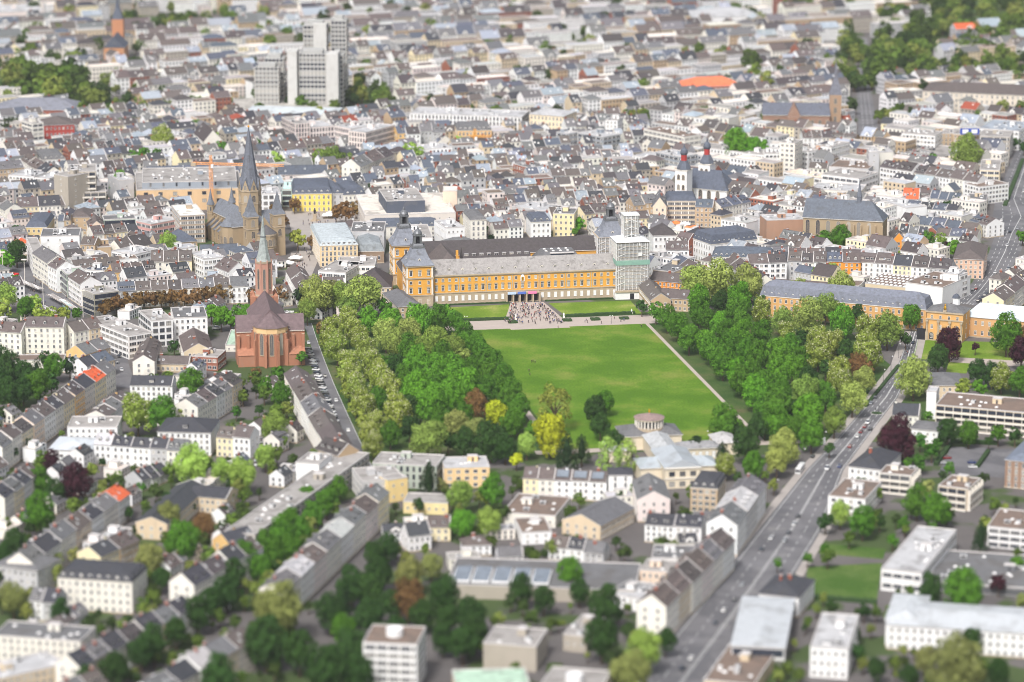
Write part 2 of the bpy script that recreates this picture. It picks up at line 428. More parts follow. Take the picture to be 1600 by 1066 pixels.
def gen_roof(mb, w, d, he, rh, roof, verge=0, rm='roof'):
    a, b = w / 2, d / 2; ov = .45
    if roof == 'gable':
        k = rh / b; t = .22
        for s in (-1, 1):
            e = s * (b + ov); ze = he - ov * k
            q = [(-a, e, ze + t), (a, e, ze + t), (a, 0, he + rh + t), (-a, 0, he + rh + t)]
            if s > 0: q = [q[1], q[0], q[3], q[2]]
            mb.poly(q, rm)
            mb.poly([(-a, e, ze), (a, e, ze), (a, e, ze + t), (-a, e, ze + t)], 'edge')
            for x in (-a, a): mb.poly([(x, e, ze), (x, e, ze + t), (x, 0, he + rh + t), (x, 0, he + rh)], 'edge')
            if verge:
                x0, x1 = (a - .38, a + .02)
                mb.poly([(x0, e, ze + t + .22), (x1, e, ze + t + .22), (x1, 0, he + rh + t + .22), (x0, 0, he + rh + t + .22)], 'edge')
                mb.poly([(x0, e, ze), (x1, e, ze), (x1, e, ze + t + .22), (x0, e, ze + t + .22)], 'edge')
                mb.poly([(x0, e, ze + t), (x0, e, ze + t + .22), (x0, 0, he + rh + t + .22), (x0, 0, he + rh + t)], 'edge')
        mb.box(-a, a, -.16, .16, he + rh + t - .05, he + rh + t + .1, rm)
    elif roof in ('hip', 'metalhip'):
        m = 'metal_roof' if roof == 'metalhip' else rm
        A, B = a + ov, b + ov
        if A >= B: r1, r2 = (-(A - B * .95), 0), ((A - B * .95), 0)
        else: r1, r2 = (0, -(B - A * .95)), (0, (B - A * .95))
        z0, z1 = he, he + rh
        c = [(-A, -B, z0), (A, -B, z0), (A, B, z0), (-A, B, z0)]; p, q = (*r1, z1), (*r2, z1)
        if A >= B: fs = [[c[0], c[1], q, p], [c[1], c[2], q], [c[2], c[3], p, q], [c[3], c[0], p]]
        else: fs = [[c[0], c[1], p], [c[1], c[2], q, p], [c[2], c[3], q], [c[3], c[0], p, q]]
        for f in fs: mb.poly(f, m)
        mb.box(-A, A, -B, B, he - .3, he - .01, 'edge')
    elif roof == 'mansard':
        h1 = rh * .68; i1 = min(1.5, b * .25); o = .3
        q = [(a + o, b + o, he), (a - i1, b - i1, he + h1)]
        for (ax, by, z0), (ax1, by1, z1) in zip(q, q[1:]):
            mb.poly([(-ax, -by, z0), (ax, -by, z0), (ax1, -by1, z1), (-ax1, -by1, z1)], rm); mb.poly([(ax, by, z0), (-ax, by, z0), (-ax1, by1, z1), (ax1, by1, z1)], rm)
            mb.poly([(ax, -by, z0), (ax, by, z0), (ax1, by1, z1), (ax1, -by1, z1)], rm); mb.poly([(-ax, by, z0), (-ax, -by, z0), (-ax1, -by1, z1), (-ax1, by1, z1)], rm)
        A, B = a - i1, b - i1
        rr = max(0, A - B * .9) if A > B else 0; rr2 = max(0, B - A * .9) if B >= A else 0
        c = [(-A, -B, he + h1), (A, -B, he + h1), (A, B, he + h1), (-A, B, he + h1)]; p, s = (-rr, -rr2, he + rh), (rr, rr2, he + rh)
        if A > B: fs = [[c[0], c[1], s, p], [c[1], c[2], s], [c[2], c[3], p, s], [c[3], c[0], p]]
        else: fs = [[c[0], c[1], p], [c[1], c[2], s, p], [c[2], c[3], s], [c[3], c[0], p, s]]
        for f in fs: mb.poly(f, rm)
        mb.box(-a - o, a + o, -b - o, b + o, he - .4, he - .01, 'trim')
    else:   # flat with parapet
        t = .35
        mb.poly([(-a + t, -b + t, he - .45), (a - t, -b + t, he - .45), (a - t, b - t, he - .45), (-a + t, b - t, he - .45)], 'flat')
        for x0, x1, y0, y1 in ((-a - .06, a + .06, -b - .06, -b + t), (-a - .06, a + .06, b - t, b + .06), (-a - .06, -a + t, -b + t, b - t), (a - t, a + .06, -b + t, b - t)):
            mb.box(x0, x1, y0, y1, he - .46, he + .06, 'edge')

def gable_dormer(mb, w, d, he, rh, x, gw, wm='frame', rm='roof', sgn=-1):
    k = rh / (d / 2); top = min(rh * .9, gw * .75); y = sgn * (d / 2 + .06); z1 = he + top * .45; za = he + top
    mb.poly([(x - gw / 2, y, he - .6), (x + gw / 2, y, he - .6), (x + gw / 2, y, z1), (x, y, za), (x - gw / 2, y, z1)], wm)
    mb.poly([(x - .5, y * 1.008, he + .1), (x + .5, y * 1.008, he + .1), (x + .5, y * 1.008, z1), (x - .5, y * 1.008, z1)], 'pane')
    ya = sgn * (d / 2 - top / k); yb = sgn * (d / 2 - top * .45 / k)
    for s in (-1, 1):
        mb.poly([(x + s * gw / 2, y, he - .6), (x + s * gw / 2, y, z1), (x + s * gw / 2, yb, z1)], wm)
        mb.poly([(x + s * (gw / 2 + .2), y * 1.02, z1), (x, y * 1.02, za + .12), (x, ya, za + .12), (x + s * (gw / 2 + .2), yb, z1)], rm)
def facing(cx, cy, ang):
    return math.cos(ang) * (0 - cx) + math.sin(ang) * (0 - cy) > 0.04 * math.hypot(cx, cy)

NWIN = [0]
def windows_on(e, side, w, d, he, floors, style, sp, base=.0, party=False, bandcol=None):
    """fill one side (0 front, 1 right, 2 back, 3 left; local) of a building with windows of its own"""
    L = w if side in (0, 2) else d
    off = d / 2 if side in (0, 2) else w / 2
    ang = (0, math.pi / 2, math.pi, -math.pi / 2)[side]
    fh = (he - base - .5) / floors
    ca, sa = math.cos(ang), math.sin(ang)
    def at(x, z): return (x * ca + off * sa, x * sa - off * ca, z)
    if style in ('ribbon', 'balcony', 'glass'):
        for f in range(floors):
            mb = MB(); h = min(1.75, fh * .55) if style != 'glass' else fh * .72; z = base + f * fh + (fh - h) * .55; l = L / 2 - .5
            if style == 'balcony':
                mb.box(-l, l, -.12, .02, z, z + h + .3, 'pane'); k = max(2, int(L / 4.5))
                for i in range(k + 1):
                    x = -l + 2 * l * i / k
                    mb.box(x - .14, x + .14, -1.35, 0, z - 1.0, z + h + .6, 'trim')
                mb.box(-l, l, -1.45, 0, z - 1.05, z - .85, 'trim', bottom=True)
                mb.box(-l, l, -1.47, -1.37, z - .85, z + .15, 'trim')
                mb.build('balcony', e, loc=at(0, 0), rz=ang)
            else:
                mb.box(-l, l, -.06, .02, z, z + h, 'pane')
                k = max(2, int(L / (1.6 if style == 'ribbon' else 2.4)))
                for i in range(k + 1):
                    x = -l + 2 * l * i / k
                    mb.box(x - .06 - (.3 if style == 'ribbon' and i % 3 == 0 else 0), x + .06 + (.3 if style == 'ribbon' and i % 3 == 0 else 0), -.1, .02, z, z + h, 'frame' if style == 'ribbon' else 'frame_dark')
                mb.box(-l - .1, l + .1, -.16, 0, z - .14, z, 'edge'); mb.box(-l - .1, l + .1, -.13, 0, z + h, z + h + .1, 'edge')
                mb.build('window_band', e, loc=at(0, 0), rz=ang)
        return
    me, ww, wh = WIN[style]
    n = max(1, int((L - 1.0) / sp))
    if n * sp > L - ww * .6: n -= 1
    if n < 1: return
    for f in range(floors):
        z = base + f * fh + max(.5, (fh - wh) * .5)
        for i in range(n):
            x = (i - (n - 1) / 2) * (L / (n + .3))
            inst('window', me, e, at(x, z), (0, 0, ang)); NWIN[0] += 1

ORD = ['first', 'second', 'third', 'fourth', 'fifth', 'sixth', 'seventh', 'eighth', 'ninth', 'tenth', 'eleventh', 'twelfth']
HALL = []
def building(name, label, cat, cx, cy, rz, w, d, he, rh=3.0, roof='gable', wc=(.7, .7, .7), rc=(.1, .1, .1), floors=4, style='std', sp=2.6,
             party=(), dorm=0, sky=0, chim=1, units=0, verge=0, group=None, base=0.0, sides=(0, 1, 2, 3), dormk=None, gap=0.0):
    claim(rect_pts(cx, cy, rz, w, d))
    e = thing(name, label, cat, (cx, cy, 0), rz, group)
    mb = MB(); gen_walls(mb, w, d, he, rh, roof)
    if roof != 'flat': mb.box(-w / 2 - .08, w / 2 + .08, -d / 2 - .08, d / 2 + .08, 0, .7, 'stone')
    mb.build('wall', e, wc)
    mb = MB(); gen_roof(mb, w, d, he, rh, roof, verge); ro = mb.build('roof', e, rc)
    if style != 'blank':
        for s in sides:
            if s in party: continue
            if facing(cx, cy, rz + (-math.pi / 2, 0, math.pi / 2, math.pi)[s]):
                L = w if s in (0, 2) else d
                if L > 4: windows_on(e, s, w, d, he, floors, style, sp if s in (0, 2) or roof == 'flat' else sp * 1.6, base)
    a = math.atan2(rh, d / 2)
    def slope(sgn):   # is this roof slope in view
        n = Vector((math.sin(a) * sgn * -math.sin(rz), math.sin(a) * sgn * math.cos(rz), math.cos(a)))
        return n.dot(CAMP - Vector((cx, cy, he))) > 0
    if roof in ('gable', 'hip') and rh > 1:
        for sgn in (-1, 1):
            if not slope(sgn): continue
            fr = 0.0 if sgn < 0 else math.pi
            n = int(w / 3.2); lim = w / 2 - (d / 2 if roof == 'hip' else 1.2)
            used = []
            if dorm and R.random() < dorm:
                k = max(1, min(n, R.choice((1, 2, 2, 3)))); dm = DORMER[dormk if dormk is not None else R.choice((0, 1, 2))]
                for i in range(k):
                    x = (i - (k - 1) / 2) * (w / (k + .4)); off = d * .12
                    if abs(x) > lim: continue
                    inst('dormer', dm, ro, (x * (1 if sgn < 0 else -1), sgn * (d / 2 - off), he + off * math.tan(a) + .1), (0, 0, fr), col=rc); used.append(x)
            if sky and R.random() < sky:
                for i in range(R.choice((1, 2, 2, 3, 4))):
                    x = R.uniform(-lim, lim) if lim > 0 else 0; off = d * R.choice((.18, .3, .34, .22))
                    if any(abs(x - u) < 1.9 for u in used): continue
                    used.append(x)
                    inst('skylight', SKYLIGHT, ro, (x, sgn * (d / 2 - off), he + off * math.tan(a) + .24), (a if sgn < 0 else a, 0, fr))
        for i in range(chim):
            x = R.uniform(-w / 2 + 1, w / 2 - 1); y = R.uniform(-1.4, 1.4)
            if roof == 'hip': x *= .4
            inst('chimney', R.choice((CHIMNEY, CHIMNEY, CHIMNEY2)), ro, (x, y, he + rh - abs(y) * math.tan(a)), (0, 0, R.choice((0, math.pi / 2))), col=wc)
    if roof == 'mansard' and dorm:
        h1 = rh * .68
        for s in (0, 1, 2, 3):
            if s in party or not facing(cx, cy, rz + (-math.pi / 2, 0, math.pi / 2, math.pi)[s]): continue
            L, off = (w, d / 2) if s in (0, 2) else (d, w / 2)
            ang = (0, math.pi / 2, math.pi, -math.pi / 2)[s]; ca, sa = math.cos(ang), math.sin(ang)
            k = max(1, int((L - 2) / (sp * 1.25)))
            for i in range(k):
                x = (i - (k - 1) / 2) * (L - 1) / k; o2 = off - .25
                inst('dormer', DORMER[0 if dormk is None else dormk], ro, (x * ca + o2 * sa, x * sa - o2 * ca, he + .35), (0, 0, ang), col=rc)
    if roof == 'flat':
        if units and w > 7 and d > 7:
            inst('lift_housing', LIFT, ro, (R.uniform(-.2, .2) * w, R.uniform(0, .2) * d, he - .45), (0, 0, R.choice((0, math.pi / 2))), col=wc)
            for i in range(units + int(w * d / 160)):
                inst(*R.choice((('rooftop_unit', UNIT), ('roof_light', DOMELIGHT), ('roof_light', DOMELIGHT))), ro, (R.uniform(-.4, .4) * w, R.uniform(-.4, .4) * d, he - .45), (0, 0, R.choice((0, math.pi / 2))))
    return e

def flat(label, a, b, c, h, wc, style='std', floors=4, rc=None, roof='flat', rh=3.0, name='town_building', cat='building', sp=2.7, units=2, z=None, dorm=0, sky=0, chim=0, base=0.0, **k):
    """a, b: the two ends of the visible front eave and c: a point of the far eave (photo pixels at eave height h)"""
    A, B, Cc = P(*a, h), P(*b, h), P(*c, h)
    u = (B - A); u.z = 0; w = u.length; u.normalize(); n = Vector((-u.y, u.x, 0))
    d = (Cc - A).dot(n)
    if d < 0:
        A, B = B, A; u = -u; n = -n; d = -d
    d = max(d, 6.0)
    ctr = A + u * w / 2 + n * d / 2
    return building(name, label, cat, ctr.x, ctr.y, math.atan2(u.y, u.x), w, d, h, rh, roof, wc, rc or PAL['gravelroof'], floors, style, sp, units=units, dorm=dorm, sky=sky, chim=chim, base=base, **k)

def row(phrase, a, b, he, rh, dep, n, walls, roofs, floors=None, style='std', roof='gable', dorm=.5, sky=.6, end='near', verge=1, group=None, name='row_house', cat='house', sp=2.5, jh=.6, chim=1, dormk=None, labels=None):
    A, B = P(*a, he + rh), P(*b, he + rh)
    u = B - A; L = u.length; u.normalize(); rz = math.atan2(u.y, u.x)
    ws = [R.uniform(.85, 1.15) for _ in range(n)]; t = sum(ws); ws = [x * L / t for x in ws]
    pos = 0; out = []
    floors = floors or max(1, round(he / 3.4))
    for i, w in enumerate(ws):
        c = A + u * (pos + w / 2); pos += w
        wn_, wc = walls[i % len(walls)] if n <= len(walls) else R.choice(walls); rn_, rc = roofs[i % len(roofs)] if n <= len(roofs) else R.choice(roofs)
        h = he + (R.uniform(-jh, jh) if n > 1 else 0); r = rh * (R.uniform(.9, 1.12) if n > 1 else 1)
        party = set()
        if n > 1 and i > 0: party.add(3)
        if n > 1 and i < n - 1: party.add(1)
        if labels: lab = labels[i]
        elif n == 1: lab = phrase if len(phrase.split()) > 3 else f'{wn_} house with {rn_} roof, {phrase}'
        else: lab = f'{wn_}, {rn_} roof, {ORD[i] if i < 12 else "far"} in {phrase}'
        if len(lab.split()) > 16: lab = f'{ORD[i] if i < 12 else "last"} {wn_} house in {phrase}'
        out.append(building(name, lab, cat, c.x, c.y, rz, w - .04, dep + (R.uniform(-.6, .6) if n > 1 else 0), h, r, roof, jit(wc, .04), jit(rc, .1), floors, style, sp, party=party, dorm=dorm, sky=sky, chim=chim,
                            verge=verge if i < n - 1 or n == 1 else 0, group=group or (f'houses of {phrase}' if n > 1 else None), dormk=dormk))
    return out

PAL = dict(white=C(232, 232, 232), cream=C(228, 224, 214), yellow=C(232, 219, 182), beige=C(208, 190, 162), tan=C(186, 162, 132), pink=C(222, 209, 204), grey=C(186, 186, 188), ochre=C(222, 184, 124),
           orange=C(232, 150, 60), brickred=C(150, 94, 76), darkgrey=C(110, 112, 116), concrete=C(172, 164, 152), green=C(176, 190, 176), peach=C(226, 204, 184),
           brown=C(97, 89, 87), darkbrown=C(77, 72, 73), greyroof=C(107, 107, 109), slate=C(86, 92, 105), anth=C(66, 67, 73), redroof=C(140, 72, 54), orangeroof=C(206, 98, 62), lightroof=C(178, 178, 180),
           gravelroof=C(154, 150, 147), creamroof=C(214, 206, 196), brownflat=C(120, 104, 94), greenroof=C(170, 196, 176), bluegrey=C(150, 158, 168))
def W(*ns):
    d = dict(white='white', cream='cream', yellow='pale yellow', beige='beige', tan='tan', pink='pink', grey='grey', ochre='ochre', orange='orange', brickred='brick red', peach='peach', green='pale green', concrete='concrete', darkgrey='dark grey')
    return [(d[n], PAL[n]) for n in ns]
def RF(*ns):
    d = dict(brown='brown', darkbrown='dark brown', greyroof='grey', slate='slate', anth='charcoal', redroof='red', orangeroof='orange tiled', lightroof='light grey', bluegrey='blue grey')
    return [(d[n], PAL[n]) for n in ns]
# ------------------------------------------------------------------ ground, roads, lawns
def G(px, py): v = P(px, py); return (v.x, v.y)
def strip(name, ks, m, z, keep=True):
    mb = MB()
    for a, b in zip(ks, ks[1:]):
        q = [G(a[0], a[1]), G(a[2], a[3]), G(b[2], b[3]), G(b[0], b[1])]
        mb.poly([(x, y, z) for x, y in (q[3], q[2], q[1], q[0])], m)
        if keep: claim(q)
    o = mb.build(name); o['kind'] = 'structure'
    return o
def zone(name, pts, m, z, keep=True):
    q = [G(*p) for p in pts]
    if keep: claim(q)
    return struct(name, q, m, z)
struct('ground', [(-9000, -2000), (9000, -2000), (9000, 16000), (-9000, 16000)], 'city_ground', 0)
ROAD1 = [(1422, 518, 1438, 518), (1403, 571, 1426, 571), (1366, 619, 1402, 622), (1309, 685, 1352, 688), (1262, 733, 1318, 735), (1190, 822, 1283, 830), (1140, 885, 1245, 893), (1075, 965, 1195, 975), (1005, 1050, 1135, 1062), (975, 1085, 1110, 1100)]
strip('road', ROAD1, 'asphalt', .04)
ROAD2 = [(474, 505, 487, 505), (483, 530, 495, 530), (491, 560, 506, 560), (505, 600, 522, 600), (518, 640, 540, 640), (532, 685, 561, 685), (545, 722, 578, 722), (552, 745, 590, 748)]
strip('road', ROAD2, 'asphalt', .04)
ROAD3 = [(148, 500, 168, 506), (160, 545, 195, 548), (175, 585, 207, 588), (180, 605, 205, 607)]
strip('road', ROAD3, 'asphalt', .04)
ROAD4 = [(1600, 205, 1645, 205), (1577, 260, 1625, 262), (1556, 310, 1612, 312), (1551, 338, 1640, 340), (1556, 365, 1606, 365), (1545, 395, 1594, 395), (1531, 425, 1577, 425), (1511, 452, 1552, 456), (1496, 474, 1524, 477)]
strip('road', ROAD4, 'asphalt', .04)
ROAD5 = [(1342, 60, 1356, 60), (1340, 100, 1358, 100), (1339, 150, 1362, 150), (1341, 200, 1372, 200), (1343, 230, 1377, 230)]
strip('road', ROAD5, 'asphalt', .04)
# kerbed pavements along the avenue
for side in (0, 1):
    mb = MB()
    for a, b in zip(ROAD1, ROAD1[1:]):
        p0, p1 = (Vector((*G(*a[2 * side:2 * side + 2]), 0)), Vector((*G(*b[2 * side:2 * side + 2]), 0)))
        n = (p1 - p0).normalized(); n = Vector((n.y, -n.x, 0)) * (1 if side == 0 else -1) * 4.0
        mb.poly([p0, p1, p1 + Vector((0, 0, .14)), p0 + Vector((0, 0, .14))], 'edge')
        mb.poly([p0 + Vector((0, 0, .14)), p1 + Vector((0, 0, .14)), p1 + n + Vector((0, 0, .14)), p0 + n + Vector((0, 0, .14))], 'pavement')
    o = mb.build('pavement'); o['kind'] = 'structure'
# painted lines
def lines(ks, fr, dash=0, wdt=.22, z=.075):
    mb = MB()
    for a, b in zip(ks, ks[1:]):
        L0, R0, L1, R1 = [Vector((*G(*q), z)) for q in (a[:2], a[2:], b[:2], b[2:])]
        for f in fr:
            p, q = L0.lerp(R0, f), L1.lerp(R1, f); n = (q - p).normalized(); s = Vector((n.y, -n.x, 0)) * wdt / 2; ln = (q - p).length
            t = 0
            while t < ln:
                e = min(ln, t + (dash or ln)); p0, p1 = p + n * t, p + n * e
                mb.poly([p0 - s, p1 - s, p1 + s, p0 + s], 'marking'); t = e + (dash * 1.4 if dash else 1)
    o = mb.build('road_markings'); o['kind'] = 'structure'
lines(ROAD1, (.06, .94)); lines(ROAD1, (.28, .74), 4, .2); lines(ROAD1, (.5, .53), 0, .2)
lines(ROAD4, (.5,), 0, .3); lines(ROAD4, (.18, .34, .68, .84), 5, .25); lines(ROAD5, (.25, .5, .75), 6, .3); lines(ROAD2, (.97,), 0, .2)
mb = MB()
for k in range(9):
    for (ax, ay, bx, by) in ((158, 540, 172, 541), (440, 487, 458, 487)):
        p = P(ax + (bx - ax) * k / 8, ay + (by - ay) * k / 8, .08); mb.poly([(p.x - .35, p.y - 2.4, .08), (p.x + .35, p.y - 2.4, .08), (p.x + .35, p.y + 2.4, .08), (p.x - .35, p.y + 2.4, .08)], 'marking')
o = mb.build('crossing_stripes'); o['kind'] = 'structure'

LB = Vector((*G(737, 516), 0)); LR = Vector((*G(1008, 506), 0)); LU = (LR - LB).normalized(); LL = (LR - LB).length
LV = (Vector((*G(1115, 615), 0)) - LR).normalized(); LD = 262.0
def LW(u, v, z=0): q = LB + LU * u + LV * v; return Vector((q.x, q.y, z))
def lz(name, u0, u1, v0, v1, m, z, keep=False):
    q = [LW(u0, v0), LW(u0, v1), LW(u1, v1), LW(u1, v0)]
    if keep: claim([(p.x, p.y) for p in q])
    return struct(name, [(p.x, p.y) for p in q], m, z)
lz('park_ground', -98, LL + 112, -30, LD + 8, 'park_floor', .02, True)
lz('lawn', 0, LL, 0, LD - 2, 'lawn', .06)
lz('gravel_path', -14, LL + 14, -22, 0, 'gravel', .05)
lz('gravel_path', LL, LL + 2.2, 0, LD, 'gravel', .055)
lz('gravel_path', -5, -1.5, 0, LD, 'gravel', .055)
lz('gravel_path', -14, LL + 20, LD - 2, LD + 5, 'gravel', .05)
lz('gravel_path', LL * .22, LL * .56, 0, 3, 'gravel', .068)
zone('forecourt', [(798, 473), (786, 509), (888, 505), (849, 472)], 'gravel', .064)
zone('lawn', [(690, 481), (711, 501), (799, 496), (795, 476)], 'lawn2', .06)
zone('lawn', [(857, 474), (884, 494), (1003, 490), (985, 470)], 'lawn2', .06)
# grass and yards on the other side of the avenue
zone('lawn', [(1436, 527), (1425, 560), (1447, 562), (1466, 530)], 'lawn2', .05)
zone('lawn', [(1490, 533), (1483, 562), (1610, 568), (1610, 536)], 'lawn2', .05)
zone('lawn', [(1482, 566), (1478, 582), (1510, 584), (1516, 568)], 'lawn2', .05)
zone('gravel_path', [(1484, 558), (1482, 566), (1610, 574), (1610, 565)], 'gravel', .055)
zone('lawn', [(1262, 886), (1256, 931), (1370, 941), (1378, 880)], 'lawn3', .05)
zone('lawn', [(1290, 850), (1284, 866), (1380, 874), (1384, 858)], 'lawn3', .05)
zone('car_park', [(1486, 698), (1466, 740), (1580, 748), (1590, 702)], 'asphalt', .045)
zone('square', [(445, 330), (470, 402), (560, 352), (560, 330)], 'pavement', .03)
zone('square', [(455, 395), (436, 470), (470, 470), (500, 400)], 'pavement', .035)
zone('bus_station', [(8, 420), (70, 500), (150, 490), (55, 405)], 'asphalt', .04)
zone('market_square', [(1052, 356), (1048, 372), (1095, 374), (1100, 358)], 'pavement', .035)
for pts in ([(-40, 112), (-40, 158), (128, 158), (120, 116)], [(120, 140), (122, 186), (178, 186), (172, 142)], [(1312, 62), (1322, 128), (1335, 128), (1338, 62)], [(1362, 60), (1366, 132), (1440, 128), (1452, 62)], [(1470, -10), (1450, 58), (1640, 62), (1640, -10)], [(1450, 100), (1446, 122), (1600, 126), (1600, 104)], [(536, 138), (540, 174), (606, 174), (600, 140)], [(180, 26), (180, 50), (330, 52), (330, 28)]): zone('parkland', pts, 'park_floor', .03)
zone('garden', [(-40, 545), (-40, 640), (60, 622), (110, 560)], 'park_floor', .03)
zone('garden', [(1388, 384), (1384, 396), (1500, 398), (1500, 382)], 'lawn', .03)
for pts in ([(1300, 700), (1320, 742), (1440, 742), (1440, 668)], [(540, 870), (430, 1070), (700, 1070), (760, 900)], [(300, 380), (290, 400), (480, 410), (480, 380)],
            [(320, 310), (300, 395), (470, 410), (470, 320)], [(345, 500), (345, 592), (480, 590), (480, 500)]):
    claim([G(*p) for p in pts])

# ------------------------------------------------------------------ the yellow palace
ORANGE = C(220, 162, 72)
O = P(676.7, 476.4); Q = P(965, 465); U = Q - O; PLEN = U.length; PRZ = math.atan2(U.y, U.x)
pal = thing('palace', 'long orange and grey baroque palace with domed corner towers behind the lawn', 'palace', O, PRZ)
_pc = O + Vector((math.cos(PRZ), math.sin(PRZ), 0)) * (PLEN / 2) + Vector((-math.sin(PRZ), math.cos(PRZ), 0)) * 36
claim(rect_pts(_pc.x, _pc.y, PRZ, PLEN + 40, 86))
W_BROW = window_mesh(1.35, 3.0, brow=True, sur='stone'); W_MEZ = window_mesh(1.2, 1.8, sur='stone'); W_GR = window_mesh(1.5, 2.9, pm='white', sur='stone'); W_T = window_mesh(1.5, 3.0, brow=True, sur='trim')
W_ARCH = arch_window_mesh(2.4, 4.6, mull=False, pm='dark')
def oeil(mb):
    mb.ring([(.75, 0), (.55, .0)], 10, 'trim', cap=False); mb.box(-.8, .8, 0, 1.6, -.9, .5, 'trim'); mb.box(-.45, .45, -.06, 0, -.5, .35, 'pane')
    mb.poly([(-.95, -.1, .5), (0, -.1, 1.1), (0, 2.2, 1.1), (-.95, 1.8, .5)], 'roof'); mb.poly([(0, -.1, 1.1), (.95, -.1, .5), (.95, 1.8, .5), (0, 2.2, 1.1)], 'roof'); mb.poly([(-.95, -.1, .5), (.95, -.1, .5), (0, -.1, 1.1)], 'trim')
OEIL = small(oeil).mesh('dormer')
def prism_roof(mb, x0, x1, y0, y1, ze, zr, m='roof', hip0=0.0, hip1=0.0, ov=.6):
    """ridge along x"""
    yc = (y0 + y1) / 2; a, b, c, d = x0 - ov * (hip0 > 0), x1 + ov * (hip1 > 0), y0 - ov, y1 + ov
    r0, r1 = x0 + hip0, x1 - hip1
    mb.poly([(a, c, ze), (b, c, ze), (r1, yc, zr), (r0, yc, zr)], m); mb.poly([(b, d, ze), (a, d, ze), (r0, yc, zr), (r1, yc, zr)], m)
    mb.poly([(b, c, ze), (b, d, ze), (r1, yc, zr)], m if hip1 else 'wall'); mb.poly([(a, d, ze), (a, c, ze), (r0, yc, zr)], m if hip0 else 'wall')
    mb.box(a, b, c, d, ze - .35, ze - .02, 'trim')
def prism_roof_y(mb, x0, x1, y0, y1, ze, zr, m='roof', hip0=0.0, hip1=0.0, ov=.6):
    xc = (x0 + x1) / 2; a, b, c, d = x0 - ov, x1 + ov, y0 - ov * (hip0 > 0), y1 + ov * (hip1 > 0)
    mb.poly([(a, d, ze), (a, c, ze), (xc, y0 + hip0, zr), (xc, y1 - hip1, zr)], m); mb.poly([(b, c, ze), (b, d, ze), (xc, y1 - hip1, zr), (xc, y0 + hip0, zr)], m)
    mb.poly([(a, c, ze), (b, c, ze), (xc, y0 + hip0, zr)], m if hip0 else 'wall'); mb.poly([(b, d, ze), (a, d, ze), (xc, y1 - hip1, zr)], m if hip1 else 'wall')
    mb.box(a, b, c, d, ze - .35, ze - .02, 'trim')
mb = MB(); mb.box(0, PLEN, 0, 16, 0, 18, 'wall'); mb.build('wall', pal, ORANGE)
mb = MB(); mb.box(-.0, PLEN, -.16, .0, 0, 6.6, 'stone'); mb.box(0, PLEN, -.45, 0, 6.6, 7.2, 'stone'); mb.box(0, PLEN, -.3, 0, 16.6, 17.2, 'stone'); mb.box(0, PLEN, -.7, 0, 17.2, 18.0, 'stone')
for k in range(8): mb.box(k * PLEN / 7 - .3, k * PLEN / 7 + .3, -.12, 0, 7.2, 16.6, 'stone')
mb.build('cornice', pal)
mb = MB(); prism_roof(mb, 0, PLEN, 0, 16, 18.05, 26); prf = mb.build('roof', pal, C(150, 146, 144))
NB = 28
for i in range(NB):
    x = PLEN * (i + .5) / NB
    inst('window', W_BROW, pal, (x, 0, 8.4)); NWIN[0] += 1
    if i != 13: inst('window', W_MEZ, pal, (x, 0, 13.9))
    if 11 <= i <= 15: inst('window', W_ARCH, pal, (x, -.16, .3))
    else: inst('window', W_GR, pal, (x, -.16, 2.2))
    if i % 2 == 0: inst('dormer', OEIL, prf, (x, 1.9, 20.6), col=C(120, 118, 118))
xn = PLEN * 13.5 / NB
mb2 = MB(); mb2.box(xn - 1.2, xn + 1.2, -.35, 0, 12.4, 15.4, 'white'); mb2.poly([(xn - 1.2, -.35, 15.4), (xn + 1.2, -.35, 15.4), (xn + .8, -.35, 16.4), (xn, -.35, 16.8), (xn - .8, -.35, 16.4)], 'white')
mb2.box(xn - .7, xn + .7, -.4, -.35, 12.8, 15.2, 'gold'); mb2.build('niche', pal)
mb = MB(); mb.box(PLEN * 11 / NB, PLEN * 16 / NB, -3.2, -.17, 5.6, 6.4, 'stone')
for i in range(6): mb.box(PLEN * (11 + i) / NB - .45, PLEN * (11 + i) / NB + .45, -3.1, -2.3, 0, 5.6, 'stone')
mb.build('portico', pal)
